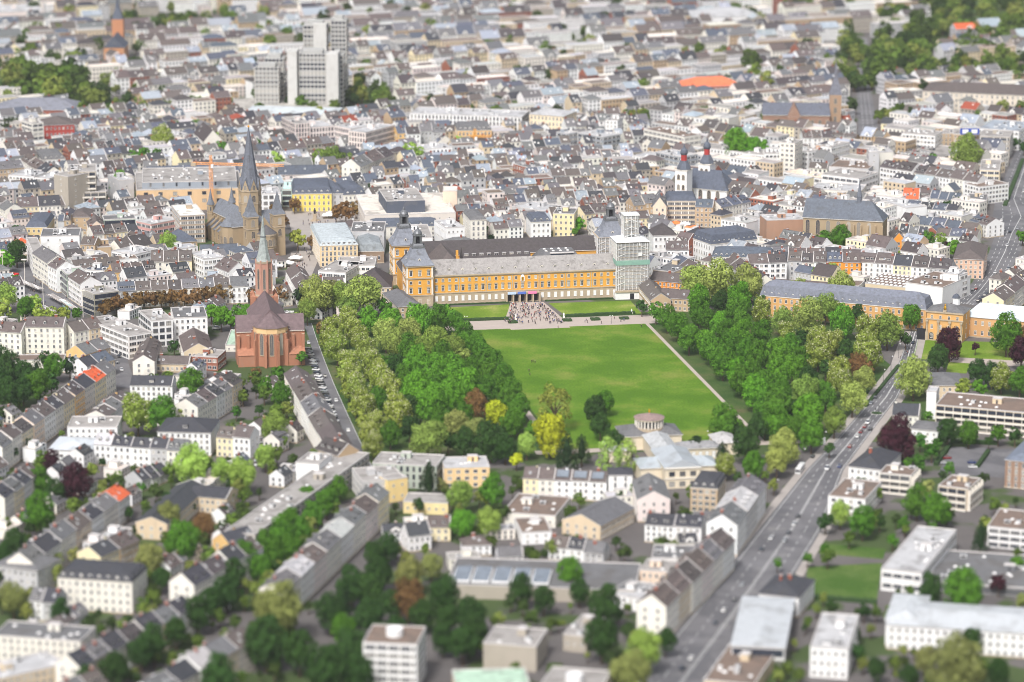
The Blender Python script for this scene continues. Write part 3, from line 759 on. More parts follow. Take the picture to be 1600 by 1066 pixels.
def tower(tx0, ty0, wall_col, netted=False):
    S = 16.0; c = S / 2; cx, cy = tx0 + c, ty0 + c
    mb = MB(); mb.box(tx0, tx0 + S, ty0, ty0 + S, 0, 25, 'wall'); mb.build('tower_wall', pal, wall_col)
    mb = MB()
    for z0, z1, p in ((6.4, 7.1, .35), (16.8, 17.7, .45), (24.2, 25.05, .7)): mb.box(tx0 - p, tx0 + S + p, ty0 - p, ty0 + S + p, z0, z1, 'stone', bottom=True)
    mb.box(tx0 - .1, tx0 + S + .1, ty0 - .1, ty0 + S + .1, 0, 6.4, 'stone')
    for x in (tx0, tx0 + S - .9):
        mb.box(x - .08, x + .98, ty0 - .14, ty0 + .5, 7.1, 24.2, 'trim'); 
    mb.box(tx0 - .14, tx0 + .5, ty0 + S - 1.2, ty0 + S, 7.1, 24.2, 'trim')
    mb.build('cornice', pal)
    mb = MB(); mb.square([(9.0, 25.06), (7.9, 26.4), (6.1, 29.2), (4.7, 32.2), (3.8, 34.9)], 'roof', cx, cy); rf = mb.build('tower_roof', pal, C(126, 130, 140))
    for dx, dy, r in ((0, -7.0, 0), (-7.0, 0, -math.pi / 2)): inst('dormer', OEIL, rf, (cx + dx, cy + dy, 28.1), (0, 0, r), col=C(126, 130, 140))
    mb = MB(); mb.box(cx - 4.1, cx + 4.1, cy - 4.1, cy + 4.1, 34.9, 35.4, 'metal'); mb.square([(3.4, 35.4), (3.1, 36.4), (2.7, 37.2)], 'metal', cx, cy)
    for dx in (-1, 1):
        for dy in (-1, 1): mb.box(cx + dx * 1.9 - .55, cx + dx * 1.9 + .55, cy + dy * 1.9 - .55, cy + dy * 1.9 + .55, 37.2, 41.8, 'metal')
    mb.box(cx - .9, cx + .9, cy - .9, cy + .9, 37.2, 41.8, 'dark'); mb.box(cx - 2.8, cx + 2.8, cy - 2.8, cy + 2.8, 41.8, 42.4, 'metal')
    for i in range(9):
        t = -3.7 + i * 7.4 / 8
        for a, b in ((t, -3.8), (-3.8, t), (3.8, t)): mb.box(cx + a - .12, cx + a + .12, cy + b - .12, cy + b + .12, 35.4, 36.4, 'metal')
    mb.ring([(2.6, 42.4), (2.7, 43.3), (2.1, 44.6), (1.0, 45.5), (.45, 45.8), (.5, 46.6), (0.0, 47.9)], 12, 'metal', cx, cy, cap=False)
    mb.build('lantern', pal)
    if not netted:
        for k in range(3):
            x = tx0 + S * (k + .5) / 3
            for z, m in ((1.4, W_T), (8.2, W_T), (13.6, W_MEZ), (18.8, W_T)):
                if m is W_T and z < 2: m = W_GR
                inst('window', m, pal, (x, ty0, z)); inst('window', m, pal, (tx0, ty0 + S * (k + .5) / 3, z), (0, 0, -math.pi / 2))
tower(-16.4, -3, ORANGE); tower(-16.4, 56, ORANGE); tower(PLEN + .4, -3, PAL['white'], True); tower(PLEN + .4, 56, PAL['white'], True)
# rear wings round the courts
def wing(x0, x1, y0, y1, ze, zr, wc, rc, along='x', hips=(0, 0), nd=0):
    mb = MB(); mb.box(x0, x1, y0, y1, 0, ze, 'wall'); mb.build('wing_wall', pal, wc)
    mb = MB(); (prism_roof if along == 'x' else prism_roof_y)(mb, x0, x1, y0, y1, ze, zr, 'roof', *hips); r = mb.build('wing_roof', pal, rc)
    for i in range(nd):
        x = x0 + (x1 - x0) * (i + .5) / nd; inst('dormer', DORMER[1], r, (x, y0 + (y1 - y0) * .2, ze + (zr - ze) * .4), col=C(150, 148, 148))
wing(-.4, PLEN, 60, 76, 17, 24.5, ORANGE, PAL['darkbrown']); wing(24, 66, 34, 50, 17.5, 25.5, PAL['peach'], PAL['darkbrown'], nd=9); wing(-14, -3, 13, 56, 14, 20, ORANGE, PAL['darkbrown'], 'y')
wing(6, 22, 24, 60, 17, 25, ORANGE, PAL['brown'], 'y', (9, 0))
mb = MB(); mb.box(68, 98, 24, 48, 0, 16, 'wall'); mb.build('wing_wall', pal, PAL['grey'])
mb = MB()
for (a, z0), (b, z1) in (((0, 16), (6, 23)),):
    x0, x1, y0, y1 = 67.4, 98.6, 23.4, 48.6
    mb.poly([(x0, y0, z0), (x1, y0, z0), (x1 - b, y0 + b, z1), (x0 + b, y0 + b, z1)], 'roof'); mb.poly([(x1, y0, z0), (x1, y1, z0), (x1 - b, y1 - b, z1), (x1 - b, y0 + b, z1)], 'roof')
    mb.poly([(x0, y1, z0), (x0, y0, z0), (x0 + b, y0 + b, z1), (x0 + b, y1 - b, z1)], 'roof'); mb.poly([(x1, y1, z0), (x0, y1, z0), (x0 + b, y1 - b, z1), (x1 - b, y1 - b, z1)], 'roof')
mb.poly([(73.4, 29.4, 23), (92.6, 29.4, 23), (92.6, 42.6, 23), (73.4, 42.6, 23)], 'flat'); mb.box(77, 91, 27.5, 29.3, 20.4, 22.6, 'pane'); mb.box(76.6, 91.4, 27.2, 29.4, 22.6, 23.1, 'edge')
r = mb.build('wing_roof', pal, PAL['greyroof'])
for i in range(8): inst('roof_light', DOMELIGHT, r, (75 + (i % 4) * 4.5, 33 + (i // 4) * 6, 23))
mb = MB(); mb.box(17.5, 18.9, 22, 23.4, 17, 28, 'wall'); mb.build('chimney', pal, ORANGE)
mb = MB(); mb.box(28, 64, 33.2, 33.6, 16.8, 17.4, 'white'); mb.build('gutter', pal)
# scaffolding round the right-hand towers
sx0, sx1, sy0, sy1 = PLEN - 1.6, PLEN + 18.2, -5, 15
scf = thing('scaffolding', 'tall scaffold in grey white netting round the right palace tower', 'scaffold', O, PRZ)
def cage(th, x0, x1, y0, y1, z0, z1, sp=2.4):
    mb = MB()
    xs = [x0 + (x1 - x0) * i / round((x1 - x0) / sp) for i in range(round((x1 - x0) / sp) + 1)]; ys = [y0 + (y1 - y0) * i / round((y1 - y0) / sp) for i in range(round((y1 - y0) / sp) + 1)]
    k = int((z1 - z0) / 2.1)
    for off in (0, 1.1):
        for x in xs:
            for y in (y0 + off, y1 - off): mb.bar((x, y, z0), (x, y, z1), .26, 'white')
        for y in ys:
            for x in (x0 + off, x1 - off): mb.bar((x, y, z0), (x, y, z1), .26, 'white')
    for i in range(1, k + 1):
        z = z0 + (z1 - z0) * i / k
        mb.box(x0, x1, y0, y0 + 1.1, z - .08, z, 'stone'); mb.box(x0, x0 + 1.1, y0, y1, z - .09, z - .01, 'stone'); mb.box(x1 - 1.1, x1, y0, y1, z - .1, z - .02, 'stone')
        if i % 2: mb.bar((x0, y0, z - 2), (x0 + 5, y0, z), .26, 'white'); mb.bar((x1, y0, z - 2), (x1 - 5, y0, z), .26, 'white')
    o = mb.build('scaffold_poles', th); o['kind'] = 'stuff'
    mb = MB(); e = -.3
    for q in ([(x0 - e, y0 - e), (x1 + e, y0 - e)], [(x1 + e, y0 - e), (x1 + e, y1 + e)], [(x0 - e, y1 + e), (x0 - e, y0 - e)]):
        mb.poly([(*q[0], z0 + 1), (*q[1], z0 + 1), (*q[1], z1), (*q[0], z1)], 'netting')
    mb.build('netting', th)
cage(scf, sx0, sx1, sy0, sy1, 4, 34.5); cage(scf, PLEN + 4, PLEN + 13, 1, 10, 36.8, 50)
mb = MB(); mb.poly([(sx0 - .5, sy0 - .5, 35), (sx1 + .5, sy0 - .5, 35), (sx1 - 5, 5, 37.6), (sx0 + 5, 5, 37.6)], 'white'); mb.poly([(sx1 + .5, sy1, 35), (sx0 - .5, sy1, 35), (sx0 + 5, 5, 37.6), (sx1 - 5, 5, 37.6)], 'white')
mb.poly([(sx1 + .5, sy0 - .5, 35), (sx1 + .5, sy1, 35), (sx1 - 5, 5, 37.6)], 'white'); mb.poly([(sx0 - .5, sy1, 35), (sx0 - .5, sy0 - .5, 35), (sx0 + 5, 5, 37.6)], 'white'); mb.build('sheet_roof', scf)
mb = MB(); mb.box(PLEN + 3.6, PLEN + 13.4, .6, 10.4, 50.05, 50.6, 'white'); mb.build('sheet_roof', scf)
mb = MB(); mb.box(sx0 - .4, sx1 + .4, sy0 - .42, sy0 - .32, 21, 24, 'netting_green'); mb.box(sx0 - .5, sx0 - .4, sy0 - .4, sy1, 21, 24, 'netting_green'); mb.build('green_band', scf)
mb = MB(); mb.box(sx0 - 1, sx1 + 1, sy0 - 1, sy0 - .6, 0, 4.4, 'white'); mb.box(sx0 - 1, sx0 - .6, sy0 - .6, sy1, 0, 4.4, 'white'); mb.box(sx0 + 8, sx0 + 10.5, sy0 - 1.08, sy0 - 1, 0, 3.6, 'dark'); mb.box(sx0 - 1, sx1 + 1, sy0 - 1.6, sy0 - .5, 4.45, 5.6, 'stone'); mb.build('hoarding', scf)
mb = MB(); mb.box(sx0 + 13, sx0 + 15.4, sy0 - .5, sy0 - .42, 26.5, 28.6, 'white'); mb.build('notice_board', scf)
sc2 = thing('scaffolding', 'lower scaffold with pale netting on the rear palace tower', 'scaffold', O, PRZ)
cage(sc2, PLEN - 1.4, PLEN + 18, 54, 74, 0, 25.5)
# hedges and flower beds of the forecourt
def hedge(name, label, a, b, wd_, h, group=None, m='hedge', z=0, cat='hedge'):
    A, B = P(*a), P(*b); L = (B - A).length; rz = math.atan2(B.y - A.y, B.x - A.x); n = max(2, int(L / 1.2)); mb = MB()
    pr = [(-wd_ / 2, 0), (-wd_ / 2 * .95, h * .85), (-wd_ / 4, h), (wd_ / 4, h), (wd_ / 2 * .95, h * .85), (wd_ / 2, 0)]
    rows = []
    for i in range(n + 1):
        rows.append([(L * i / n, y * (1 + R.uniform(-.12, .12)), zz * (1 + R.uniform(-.14, .14))) for y, zz in pr])
    for p, q in zip(rows, rows[1:]):
        for j in range(len(pr) - 1): mb.poly([p[j], q[j], q[j + 1], p[j + 1]], m)
    mb.poly(rows[0], m); mb.poly(rows[-1][::-1], m)
    return tag(mb.build(name, None, loc=A, rz=rz), label, cat, group)
hedge('hedge', 'dark clipped hedge along the right forecourt lawn', (884, 495.5), (992, 490.5), 2.2, 1.7)
hedge('hedge', 'dark clipped hedge along the left forecourt lawn', (712, 502.5), (803, 499), 2.2, 1.7)
hedge('hedge', 'low hedge at the foot of the palace facade, left half', (680, 478), (795, 473.5), 1.4, .9)
hedge('hedge', 'low hedge at the foot of the palace facade, right half', (852, 471), (958, 467), 1.4, .9)
for i, (x, y) in enumerate(((801, 504.5), (886, 501.5), (930, 500), (975, 498.5))):
    hedge('flower_bed', f'oval clipped shrub bed on the gravel path, {ORD[i]} from the left', (x - 7, y), (x + 7, y - .6), 5, 1.1, 'shrub beds on the gravel path', cat='shrub bed')

# ------------------------------------------------------------------ churches
def ptower(mb, r, z0, z1, n, m, a0=0, cx=0, cy=0): mb.ring([(r, z0), (r, z1)], n, m, cx, cy, a0, cap=False)
A_S, A_M, A_L = arch_window_mesh(1.6, 3.2), arch_window_mesh(2.2, 4.4), arch_window_mesh(2.0, 11.0, pointed=True)
A_N = arch_window_mesh(2.4, 8.5, pointed=True)
def gable_box(th, pn, rn, x0, x1, y0, y1, ze, zr, wc, rc, along='x', hips=(0, 0), wm='wall'):
    mb = MB(); mb.box(x0, x1, y0, y1, 0, ze, wm); mb.build(pn, th, wc)
    mb = MB(); (prism_roof if along == 'x' else prism_roof_y)(mb, x0, x1, y0, y1, ze, zr, 'roof', *hips); return mb.build(rn, th, rc)
# the minster
STN = C(166, 147, 120); SLT = C(112, 116, 124)
mc = P(392, 389); ew = Vector((50, -100, 0)).normalized()
mun = thing('minster', 'tan stone minster with a tall grey crossing spire left of the palace', 'church', mc, math.atan2(ew.y, ew.x))
r = gable_box(mun, 'nave_wall', 'nave_roof', -52, -6, -6.5, 6.5, 16.5, 24.5, STN, SLT)
for s in (-1, 1):
    mb = MB(); mb.box(-50, -8, s * 6.5, s * 13, 0, 8.2, 'wall') if s > 0 else mb.box(-50, -8, -13, -6.5, 0, 8.2, 'wall'); mb.build('aisle_wall', mun, STN)
    mb = MB(); mb.poly([(-50.4, s * 13.5, 8.1), (-8, s * 13.5, 8.1), (-8, s * 6.5, 12), (-50.4, s * 6.5, 12)], 'roof'); mb.build('aisle_roof', mun, SLT)
    for k in range(6):
        x = -46 + k * 6.6; mb = MB(); mb.poly([(x, s * 13.6, 8.4), (x, s * 6.5, 15), (x, s * 6.5, 14), (x, s * 13.6, 7)], 'wall'); mb.box(x - .4, x + .4, min(s * 13, s * 14.2), max(s * 13, s * 14.2), 0, 9.4, 'wall'); mb.bar((x, s * 13.6, 8.6), (x, s * 6.5, 14.8), .8, 'wall'); mb.build('flying_buttress', mun, STN)
        inst('window', A_S, mun, (x + 3, s * 6.5, 12.6), (0, 0, 0 if s < 0 else math.pi)); inst('window', A_S, mun, (x + 3, s * 13, 3), (0, 0, 0 if s < 0 else math.pi))
gable_box(mun, 'transept_wall', 'transept_roof', -6.5, 6.5, -15, 15, 17, 25, STN, SLT, 'y', (.01, .01))
for s in (-1, 1):
    mb = MB(); mb.ring([(6.4, 0), (6.4, 17)], 10, 'wall', 0, s * 14, cap=False); mb.build('transept_apse', mun, STN)
    mb = MB(); mb.ring([(7.0, 17.05), (0, 25)], 10, 'roof', 0, s * 14); mb.build('apse_roof', mun, SLT)
    for k in range(5):
        a = (-.5 * math.pi if s < 0 else .5 * math.pi) + (k - 2) * .63
        inst('window', A_M, mun, (6.3 * math.cos(a), s * 14 + 6.3 * math.sin(a), 6), (0, 0, a + math.pi / 2))
gable_box(mun, 'choir_wall', 'choir_roof', 6, 24, -6.5, 6.5, 17, 25, STN, SLT)
mb = MB(); mb.ring([(7.3, 16), (7.3, 39.5)], 8, 'wall', 0, 0, math.pi / 8, cap=False); mb.ring([(7.6, 30.6), (7.6, 31.3)], 8, 'stone', 0, 0, math.pi / 8); mb.ring([(7.7, 38.8), (7.7, 39.6)], 8, 'stone', 0, 0, math.pi / 8)
for k in range(8):
    a = k * math.pi / 4; c = Vector((math.cos(a), math.sin(a), 0)) * 6.95; t = Vector((-math.sin(a), math.cos(a), 0)) * 2.6
    mb.poly([c - t + Vector((0, 0, 39.5)), c + t + Vector((0, 0, 39.5)), c + Vector((0, 0, 46.5))], 'wall')
mb.build('crossing_tower', mun, STN)
for k in range(8):
    a = k * math.pi / 4
    for z, m in ((32, A_M), (25.5, A_S), (40, A_S)): inst('window', m, mun, (6.78 * math.cos(a) * (1.03 if z == 40 else 1), 6.78 * math.sin(a) * (1.03 if z == 40 else 1), z), (0, 0, a + math.pi / 2))
mb = MB()
N8 = [(math.cos(math.pi / 8 + k * math.pi / 4), math.sin(math.pi / 8 + k * math.pi / 4)) for k in range(8)]
mb.ring([(7.2, 39.6), (5.3, 49), (0.25, 80)], 8, 'roof', 0, 0, math.pi / 8)
for k in range(8):
    a = k * math.pi / 4; c = Vector((math.cos(a), math.sin(a), 0)); t = Vector((-math.sin(a), math.cos(a), 0))
    pk = c * 7.05 + Vector((0, 0, 46.7)); bk = c * 4.6 + Vector((0, 0, 48.5))
    for s in (-1, 1): mb.poly([c * 7.1 + t * s * 2.7 + Vector((0, 0, 39.5)), pk, bk], 'roof')
mb.build('spire', mun, C(104, 108, 118))
mb = MB(); mb.ring([(0, 79.6), (.8, 80.4), (0, 81.4)], 8, 'gold', cap=False); mb.build('finial', mun)
for s in (-1, 1):
    mb = MB(); mb.box(20, 27.5, s * 9.2 - 3.7, s * 9.2 + 3.7, 0, 27, 'wall'); mb.box(19.7, 27.8, s * 9.2 - 4, s * 9.2 + 4, 18.6, 19.2, 'stone'); mb.box(19.6, 27.9, s * 9.2 - 4.1, s * 9.2 + 4.1, 26.3, 27.05, 'stone', bottom=True); mb.build('east_tower', mun, STN)
    mb = MB(); mb.square([(4.2, 27.06), (2.6, 30), (0, 42)], 'roof', 23.75, s * 9.2); mb.build('tower_spire', mun, SLT)
    for z in (20.5, 13):
        inst('window', A_M, mun, (27.5, s * 9.2, z), (0, 0, math.pi / 2))
        inst('window', A_M, mun, (23.75, s * 9.2 - 3.7, z)); inst('window', A_M, mun, (23.75, s * 9.2 + 3.7, z), (0, 0, math.pi))
    mb = MB(); mb.ring([(2.5, 0), (2.5, 21)], 8, 'wall', -51, s * 7.5, cap=False); mb.ring([(2.8, 15), (2.8, 15.5)], 8, 'stone', -51, s * 7.5); mb.build('west_turret', mun, STN)
    mb = MB(); mb.ring([(2.9, 21), (1.6, 24), (0, 32)], 8, 'roof', -51, s * 7.5); mb.build('turret_spire', mun, SLT)
    for k in range(8): inst('window', A_S, mun, (-51 + 2.35 * math.cos(k * math.pi / 4 + .39), s * 7.5 + 2.35 * math.sin(k * math.pi / 4 + .39), 17), (0, 0, k * math.pi / 4 + .39 + math.pi / 2), (.6, 1, .9))
mb = MB(); mb.ring([(6.3, 0), (6.3, 15.5)], 14, 'wall', 27, 0, cap=False); mb.ring([(6.7, 14.6), (6.7, 15.6)], 14, 'stone', 27, 0); mb.ring([(6.6, 6.2), (6.6, 6.8)], 14, 'stone', 27, 0); mb.build('apse_wall', mun, STN)
mb = MB(); mb.ring([(7, 15.7), (0, 21)], 14, 'roof', 26.5, 0); mb.build('apse_roof', mun, C(92, 90, 92))
mb = MB(); mb.poly([(24.1, -6.6, 16), (24.1, 6.6, 16), (24.1, 0, 25.4)], 'wall'); mb.build('gable_wall', mun, STN)
for k in range(7):
    a = (k - 3) * .44; inst('window', A_M, mun, (27 + 6.28 * math.cos(a), 6.28 * math.sin(a), 8), (0, 0, a + math.pi / 2))
claim(rect_pts(mc.x - 4, mc.y + 6, math.atan2(ew.y, ew.x), 92, 36))
# cloister ranges beside the minster
# the brick church
BRK = C(166, 116, 92); KR = C(110, 94, 96)
k0, k1 = P(414, 533), P(427, 580); ke = (k1 - k0).normalized(); krz = math.atan2(ke.y, ke.x)
kr = thing('brick_church', 'red brick gothic church with tall tower and pale green spire', 'church', k0, krz)
BW = 'wall'
mb = MB(); mb.box(-5.2, 5.2, -5.2, 5.2, 0, 27, BW); mb.build('tower_base', kr, BRK)
mb = MB(); mb.ring([(5.0, 27), (4.7, 47)], 8, BW, 0, 0, math.pi / 8, cap=False); mb.ring([(5.0, 46.2), (5.2, 47.2)], 8, 'stone', 0, 0, math.pi / 8); mb.ring([(5.4, 27), (5.1, 28)], 8, 'stone', 0, 0, math.pi / 8)
for k in range(8):
    a = math.pi / 8 + k * math.pi / 4; mb.box(4.75 * math.cos(a) - .35, 4.75 * math.cos(a) + .35, 4.75 * math.sin(a) - .35, 4.75 * math.sin(a) + .35, 28, 48, BW)
mb.build('tower_shaft', kr, C(180, 136, 120))
for k in range(8):
    a = k * math.pi / 4; inst('window', A_L, kr, (4.5 * math.cos(a), 4.5 * math.sin(a), 31), (0, 0, a + math.pi / 2), (.6, 1, 1.05))
mb = MB(); mb.ring([(4.5, 47.25), (3.1, 52), (1.3, 63), (.2, 73.5)], 8, 'roof', 0, 0, math.pi / 8); mb.ring([(1.9, 61), (1.9, 61.6)], 8, 'metal', 0, 0, math.pi / 8); mb.build('spire', kr, C(156, 164, 162))
for s in (-1, 1):
    for x in (-6.2, 3.6):
        mb = MB(); mb.box(x, x + 2.6, s * 6.4 - 1.3, s * 6.4 + 1.3, 0, 27.5, BW); mb.square([(1.3, 27.5), (0, 29.5)], 'roof', x + 1.3, s * 6.4); mb.build('buttress', kr, BRK)
gable_box(kr, 'nave_wall', 'nave_roof', 5, 53, -10, 10, 20, 31, BRK, KR)
gable_box(kr, 'transept_wall', 'transept_roof', 38, 52, -19, 19, 18.5, 26.5, BRK, KR, 'y')
mb = MB(); n = 8
ap = [(52 + 9.6 * math.cos(-math.pi / 2 + math.pi * k / 5), 9.6 * math.sin(-math.pi / 2 + math.pi * k / 5)) for k in range(6)]
for p, q in zip(ap, ap[1:]): mb.poly([(*p, 0), (*q, 0), (*q, 22), (*p, 22)], BW)
mb.build('apse_wall', kr, BRK)
mb = MB()
for p, q in zip(ap, ap[1:]):
    f = lambda t: (52 + (t[0] - 52) * 1.02, t[1] * 1.02)
    mb.poly([(*f(p), 18.8), (*f(q), 18.8), (*f(q), 22), (*f(p), 22)], BW)
mb.build('apse_frieze', kr, C(224, 188, 140))
mb = MB()
for p, q in zip(ap, ap[1:]): mb.poly([(52 + (p[0] - 52) * 1.08, p[1] * 1.08, 21.9), (52 + (q[0] - 52) * 1.08, q[1] * 1.08, 21.9), (53, 0, 29.5)], 'roof')
mb.build('apse_roof', kr, KR)
for p, q in zip(ap, ap[1:]):
    m = ((p[0] + q[0]) / 2, (p[1] + q[1]) / 2); a = math.atan2(m[1], m[0] - 52); inst('window', A_L, kr, (m[0], m[1], 6.5), (0, 0, a + math.pi / 2), (.95, 1, 1.05))
for p in ap:
    a = math.atan2(p[1], p[0] - 52); mb = MB(); mb.box(-.2, 2.2, -.7, .7, 0, 15, BW); mb.box(-.2, 1.2, -.6, .6, 15, 18.5, BW, 'stone'); o = mb.build('buttress', kr, BRK, (p[0], p[1], 0), a)
for s in (-1, 1):
    for y in (12.5, 18):
        mb = MB(); mb.box(51.5, 53.6, s * y - .8, s * y + .8, 0, 16.5, BW, 'stone'); mb.build('buttress', kr, BRK)
    mb = MB(); mb.box(52, 59, s * 14 - 4.5, s * 14 + 4.5, 0, 6.5, BW); mb.poly([(59.4, s * 14 - 4.8, 6.5), (59.4, s * 14 + 4.8, 6.5), (52, s * 14 + 4.8, 9.5), (52, s * 14 - 4.8, 9.5)], 'roof'); mb.build('sacristy', kr, BRK)
    for x in (12, 20, 28): inst('window', A_N, kr, (x, s * 10, 6), (0, 0, 0 if s < 0 else math.pi))
    inst('window', A_N, kr, (45, s * 19, 6), (0, 0, 0 if s < 0 else math.pi))
claim(rect_pts(k0.x + ke.x * 28, k0.y + ke.y * 28, krz, 72, 40))
# twin onion towered white church
def church(label, a, b, he, rh, wdt, wc, rc, hips, name='church'):
    A, B = P(*a, he + rh), P(*b, he + rh); u = (B - A); L = u.length; rz = math.atan2(u.y, u.x); A.z = 0
    t = thing(name, label, 'church', A, rz); gable_box(t, 'nave_wall', 'nave_roof', -hips[0], L + hips[1], -wdt / 2, wdt / 2, he, he + rh, wc, rc, 'x', hips)
    claim(rect_pts(A.x + math.cos(rz) * L / 2, A.y + math.sin(rz) * L / 2, rz, L + sum(hips) + 4, wdt + 3))
    return t, L
t, L = church('white baroque church with slate roof and two red banded onion towers', (1081, 262), (1127, 266.5), 13, 12, 20, PAL['white'], PAL['slate'], (.01, 9))
for k in range(4): inst('window', A_N, t, (5 + k * 6.5, -10, 3))
for (px, py, top) in ((1069, 225, 1), (1105, 216, 1)):
    w = t.matrix_basis.inverted() @ P(px, py, 46); x, y = w.x, w.y
    mb = MB(); mb.box(x - 4.4, x + 4.4, y - 4.4, y + 4.4, 0, 28.5, 'wall'); mb.box(x - 4.7, x + 4.7, y - 4.7, y + 4.7, 27.9, 28.6, 'trim'); mb.build('tower', t, PAL['white'])
    for z in (22, 15):
        for dx in (-1.8, 1.8): inst('window', A_S, t, (x + dx, y - 4.4, z)); inst('window', A_S, t, (x - 4.4, y + dx, z), (0, 0, -math.pi / 2))
    mb = MB(); mb.ring([(5.2, 28.65), (4.9, 30), (3.3, 33), (2.6, 34.5)], 8, 'roof', x, y); mb.ring([(2.2, 38.5), (2.9, 40), (2.4, 42), (.8, 43.6), (.3, 46)], 8, 'roof', x, y); mb.build('tower_dome', t, C(92, 98, 110))
    mb = MB(); mb.ring([(2.1, 34.5), (2.1, 38.5)], 8, 'wall', x, y); mb.build('lantern', t, C(170, 60, 58))
# friary church with ridge turret
t, L = church('tan gothic church with long slate roof and small pointed ridge turret', (1260, 309), (1362, 314.5), 21, 11, 19, STN, C(96, 102, 112), (.01, 9))
n = int(L / 5.6)
for k in range(n): inst('window', A_N, t, (3 + k * (L + 4) / n, -9.5, 10.5))
for k in range(3): inst('window', A_L, t, (L + 9, -6 + k * 6, 5), (0, 0, math.pi / 2))
for k in range(6):
    mb = MB(); x = L - 14 + k * 4.6; mb.box(x - .5, x + .5, -11, -9.5, 0, 18, 'wall', 'stone'); mb.build('buttress', t, STN)
mb = MB(); mb.box(-2, L * .45, -16, -9.5, 0, 6, 'wall'); mb.poly([(-2.3, -16.4, 6), (L * .45, -16.4, 6), (L * .45, -9.5, 9), (-2.3, -9.5, 9)], 'roof'); mb.build('side_aisle', t, PAL['slate'])
w = t.matrix_basis.inverted() @ P(1343, 313, 32)
mb = MB(); mb.ring([(1.6, 30), (1.6, 34.5)], 8, 'roof', w.x, 0); mb.ring([(1.9, 34.5), (.9, 39), (0, 47)], 8, 'roof', w.x, 0); mb.build('ridge_turret', t, C(110, 114, 124))
# far gothic church upper right
t, L = church('dark stone neo gothic church with tower beyond the rooftops, upper right', (1192, 160), (1296, 161), 15, 8, 22, C(150, 120, 104), C(96, 100, 112), (.01, .01))
mb = MB(); mb.box(L, L + 9, -5, 5, 0, 30, 'wall'); mb.build('tower', t, C(164, 136, 112)); mb = MB(); mb.square([(5, 30), (1.6, 42), (0, 58)], 'roof', L + 4.5, 0); mb.build('spire', t, C(110, 112, 122))
for k in range(3): inst('window', A_M, t, (L + 4.5, -5, 9 + k * 7))
mb = MB(); mb.box(L * .38, L * .55, -17, -11, 0, 15, 'wall'); prism_roof_y(mb, L * .38, L * .55, -17, 0, 15, 24); mb.build('transept', t, C(150, 120, 104))
for k in range(9): inst('window', A_M, t, (4 + k * L / 9, -11, 7))
# far brick tower church upper left
t = thing('church', 'far brick church tower with grey spire among roofs, upper left', 'church', P(186, 92), 0)
mb = MB(); mb.box(-5, 5, -5, 5, 0, 36, 'wall'); mb.build('tower', t, C(186, 130, 96)); mb = MB(); mb.square([(5, 36), (2, 45), (0, 62)], 'roof'); mb.build('spire', t, PAL['slate'])
gable_box(t, 'nave_wall', 'nave_roof', -9, 9, -34, -5, 15, 25, C(190, 140, 104), PAL['slate'], 'y'); claim(rect_pts(t.location.x, t.location.y - 15, 0, 22, 45))

# ------------------------------------------------------------------ city hall towers
ch = thing('city_hall', 'grey concrete city hall of clustered high towers with window bands', 'high rise', P(470, 176), -.05)
claim(rect_pts(ch.location.x + 5, ch.location.y + 20, 0, 110, 70))
def slab(x0, x1, y0, y1, h, fl=3.6):
    mb = MB(); mb.box(x0, x1, y0, y1, 0, h, 'wall', 'flat'); mb.box(x0 + 3, x1 - 3, y0 + 3, y1 - 3, h, h + 3, 'wall'); mb.build('tower_wall', ch, C(172, 172, 170))
    for k in range(int(h / fl)):
        mb = MB(); z = 2 + k * fl; mb.box(x0 + .4, x1 - .4, y0 - .12, y0, z, z + 1.9, 'pane'); mb.box(x1, x1 + .12, y0 + .4, y1 - .4, z, z + 1.9, 'pane'); mb.box(x0 - .12, x0, y0 + .4, y1 - .4, z, z + 1.9, 'pane')
        n = int((x1 - x0) / 3)
        for i in range(n + 1): x = x0 + .4 + (x1 - x0 - .8) * i / n; mb.box(x - .2, x + .2, y0 - .2, y0, z - .6, z + 1.9, 'trim')
        mb.build('window_band', ch)
def pil(x0, x1, y0, y1, h):
    mb = MB(); mb.box(x0, x1, y0, y1, 0, h, 'wall', 'flat'); mb.build('service_core', ch, C(196, 195, 192))
m_ = .53
slab(-70 * m_, -33 * m_, 0, 16, 36); pil(-19 * m_, -4.5 * m_, -2, 14, 50); slab(-3 * m_, 39 * m_, 2, 20, 47); pil(40 * m_, 58 * m_, -1, 15, 48); slab(44 * m_, 63 * m_, 15, 28, 45)
slab(-2 * m_, 34 * m_, 34, 50, 66); pil(14 * m_, 34.5 * m_, 30, 33.8, 68); slab(40 * m_, 64 * m_, 36, 52, 70); slab(-60 * m_, -30 * m_, 22, 40, 40)
mb = MB(); mb.box(-75, 30, -18, 26, 0, 7, 'wall', 'flat'); mb.build('podium', ch, C(176, 172, 166))

# ------------------------------------------------------------------ gatehouse range at the right and academy rotunda
def ranged(label, a, b, dep, he, rh, wc, rc, roof, style, floors, sp, dk, name='palace_wing'):
    A, B = P(*a, he), P(*b, he); u = B - A; w = u.length; rz = math.atan2(u.y, u.x); n = Vector((-u.y, u.x, 0)).normalized()
    c = A + u / 2 + n * dep / 2
    return building(name, label, 'building', c.x, c.y, rz, w, dep, he, rh, roof, wc, rc, floors, style, sp, dorm=1, dormk=dk, chim=0)
ranged('long ochre palace wing with slate mansard and white dormers, behind the right park trees', (1188, 461), (1447, 484), 15, 13, 8.5, C(206, 160, 104), C(116, 120, 132), 'mansard', 'tall', 3, 3.4, 0)
gt = ranged('ochre gatehouse with columns, golden statue and road arch, right of the park', (1448, 486), (1505, 491), 16, 17, 3.5, C(212, 164, 104), PAL['greyroof'], 'hip', 'tall', 3, 5.0, 0, 'gatehouse')
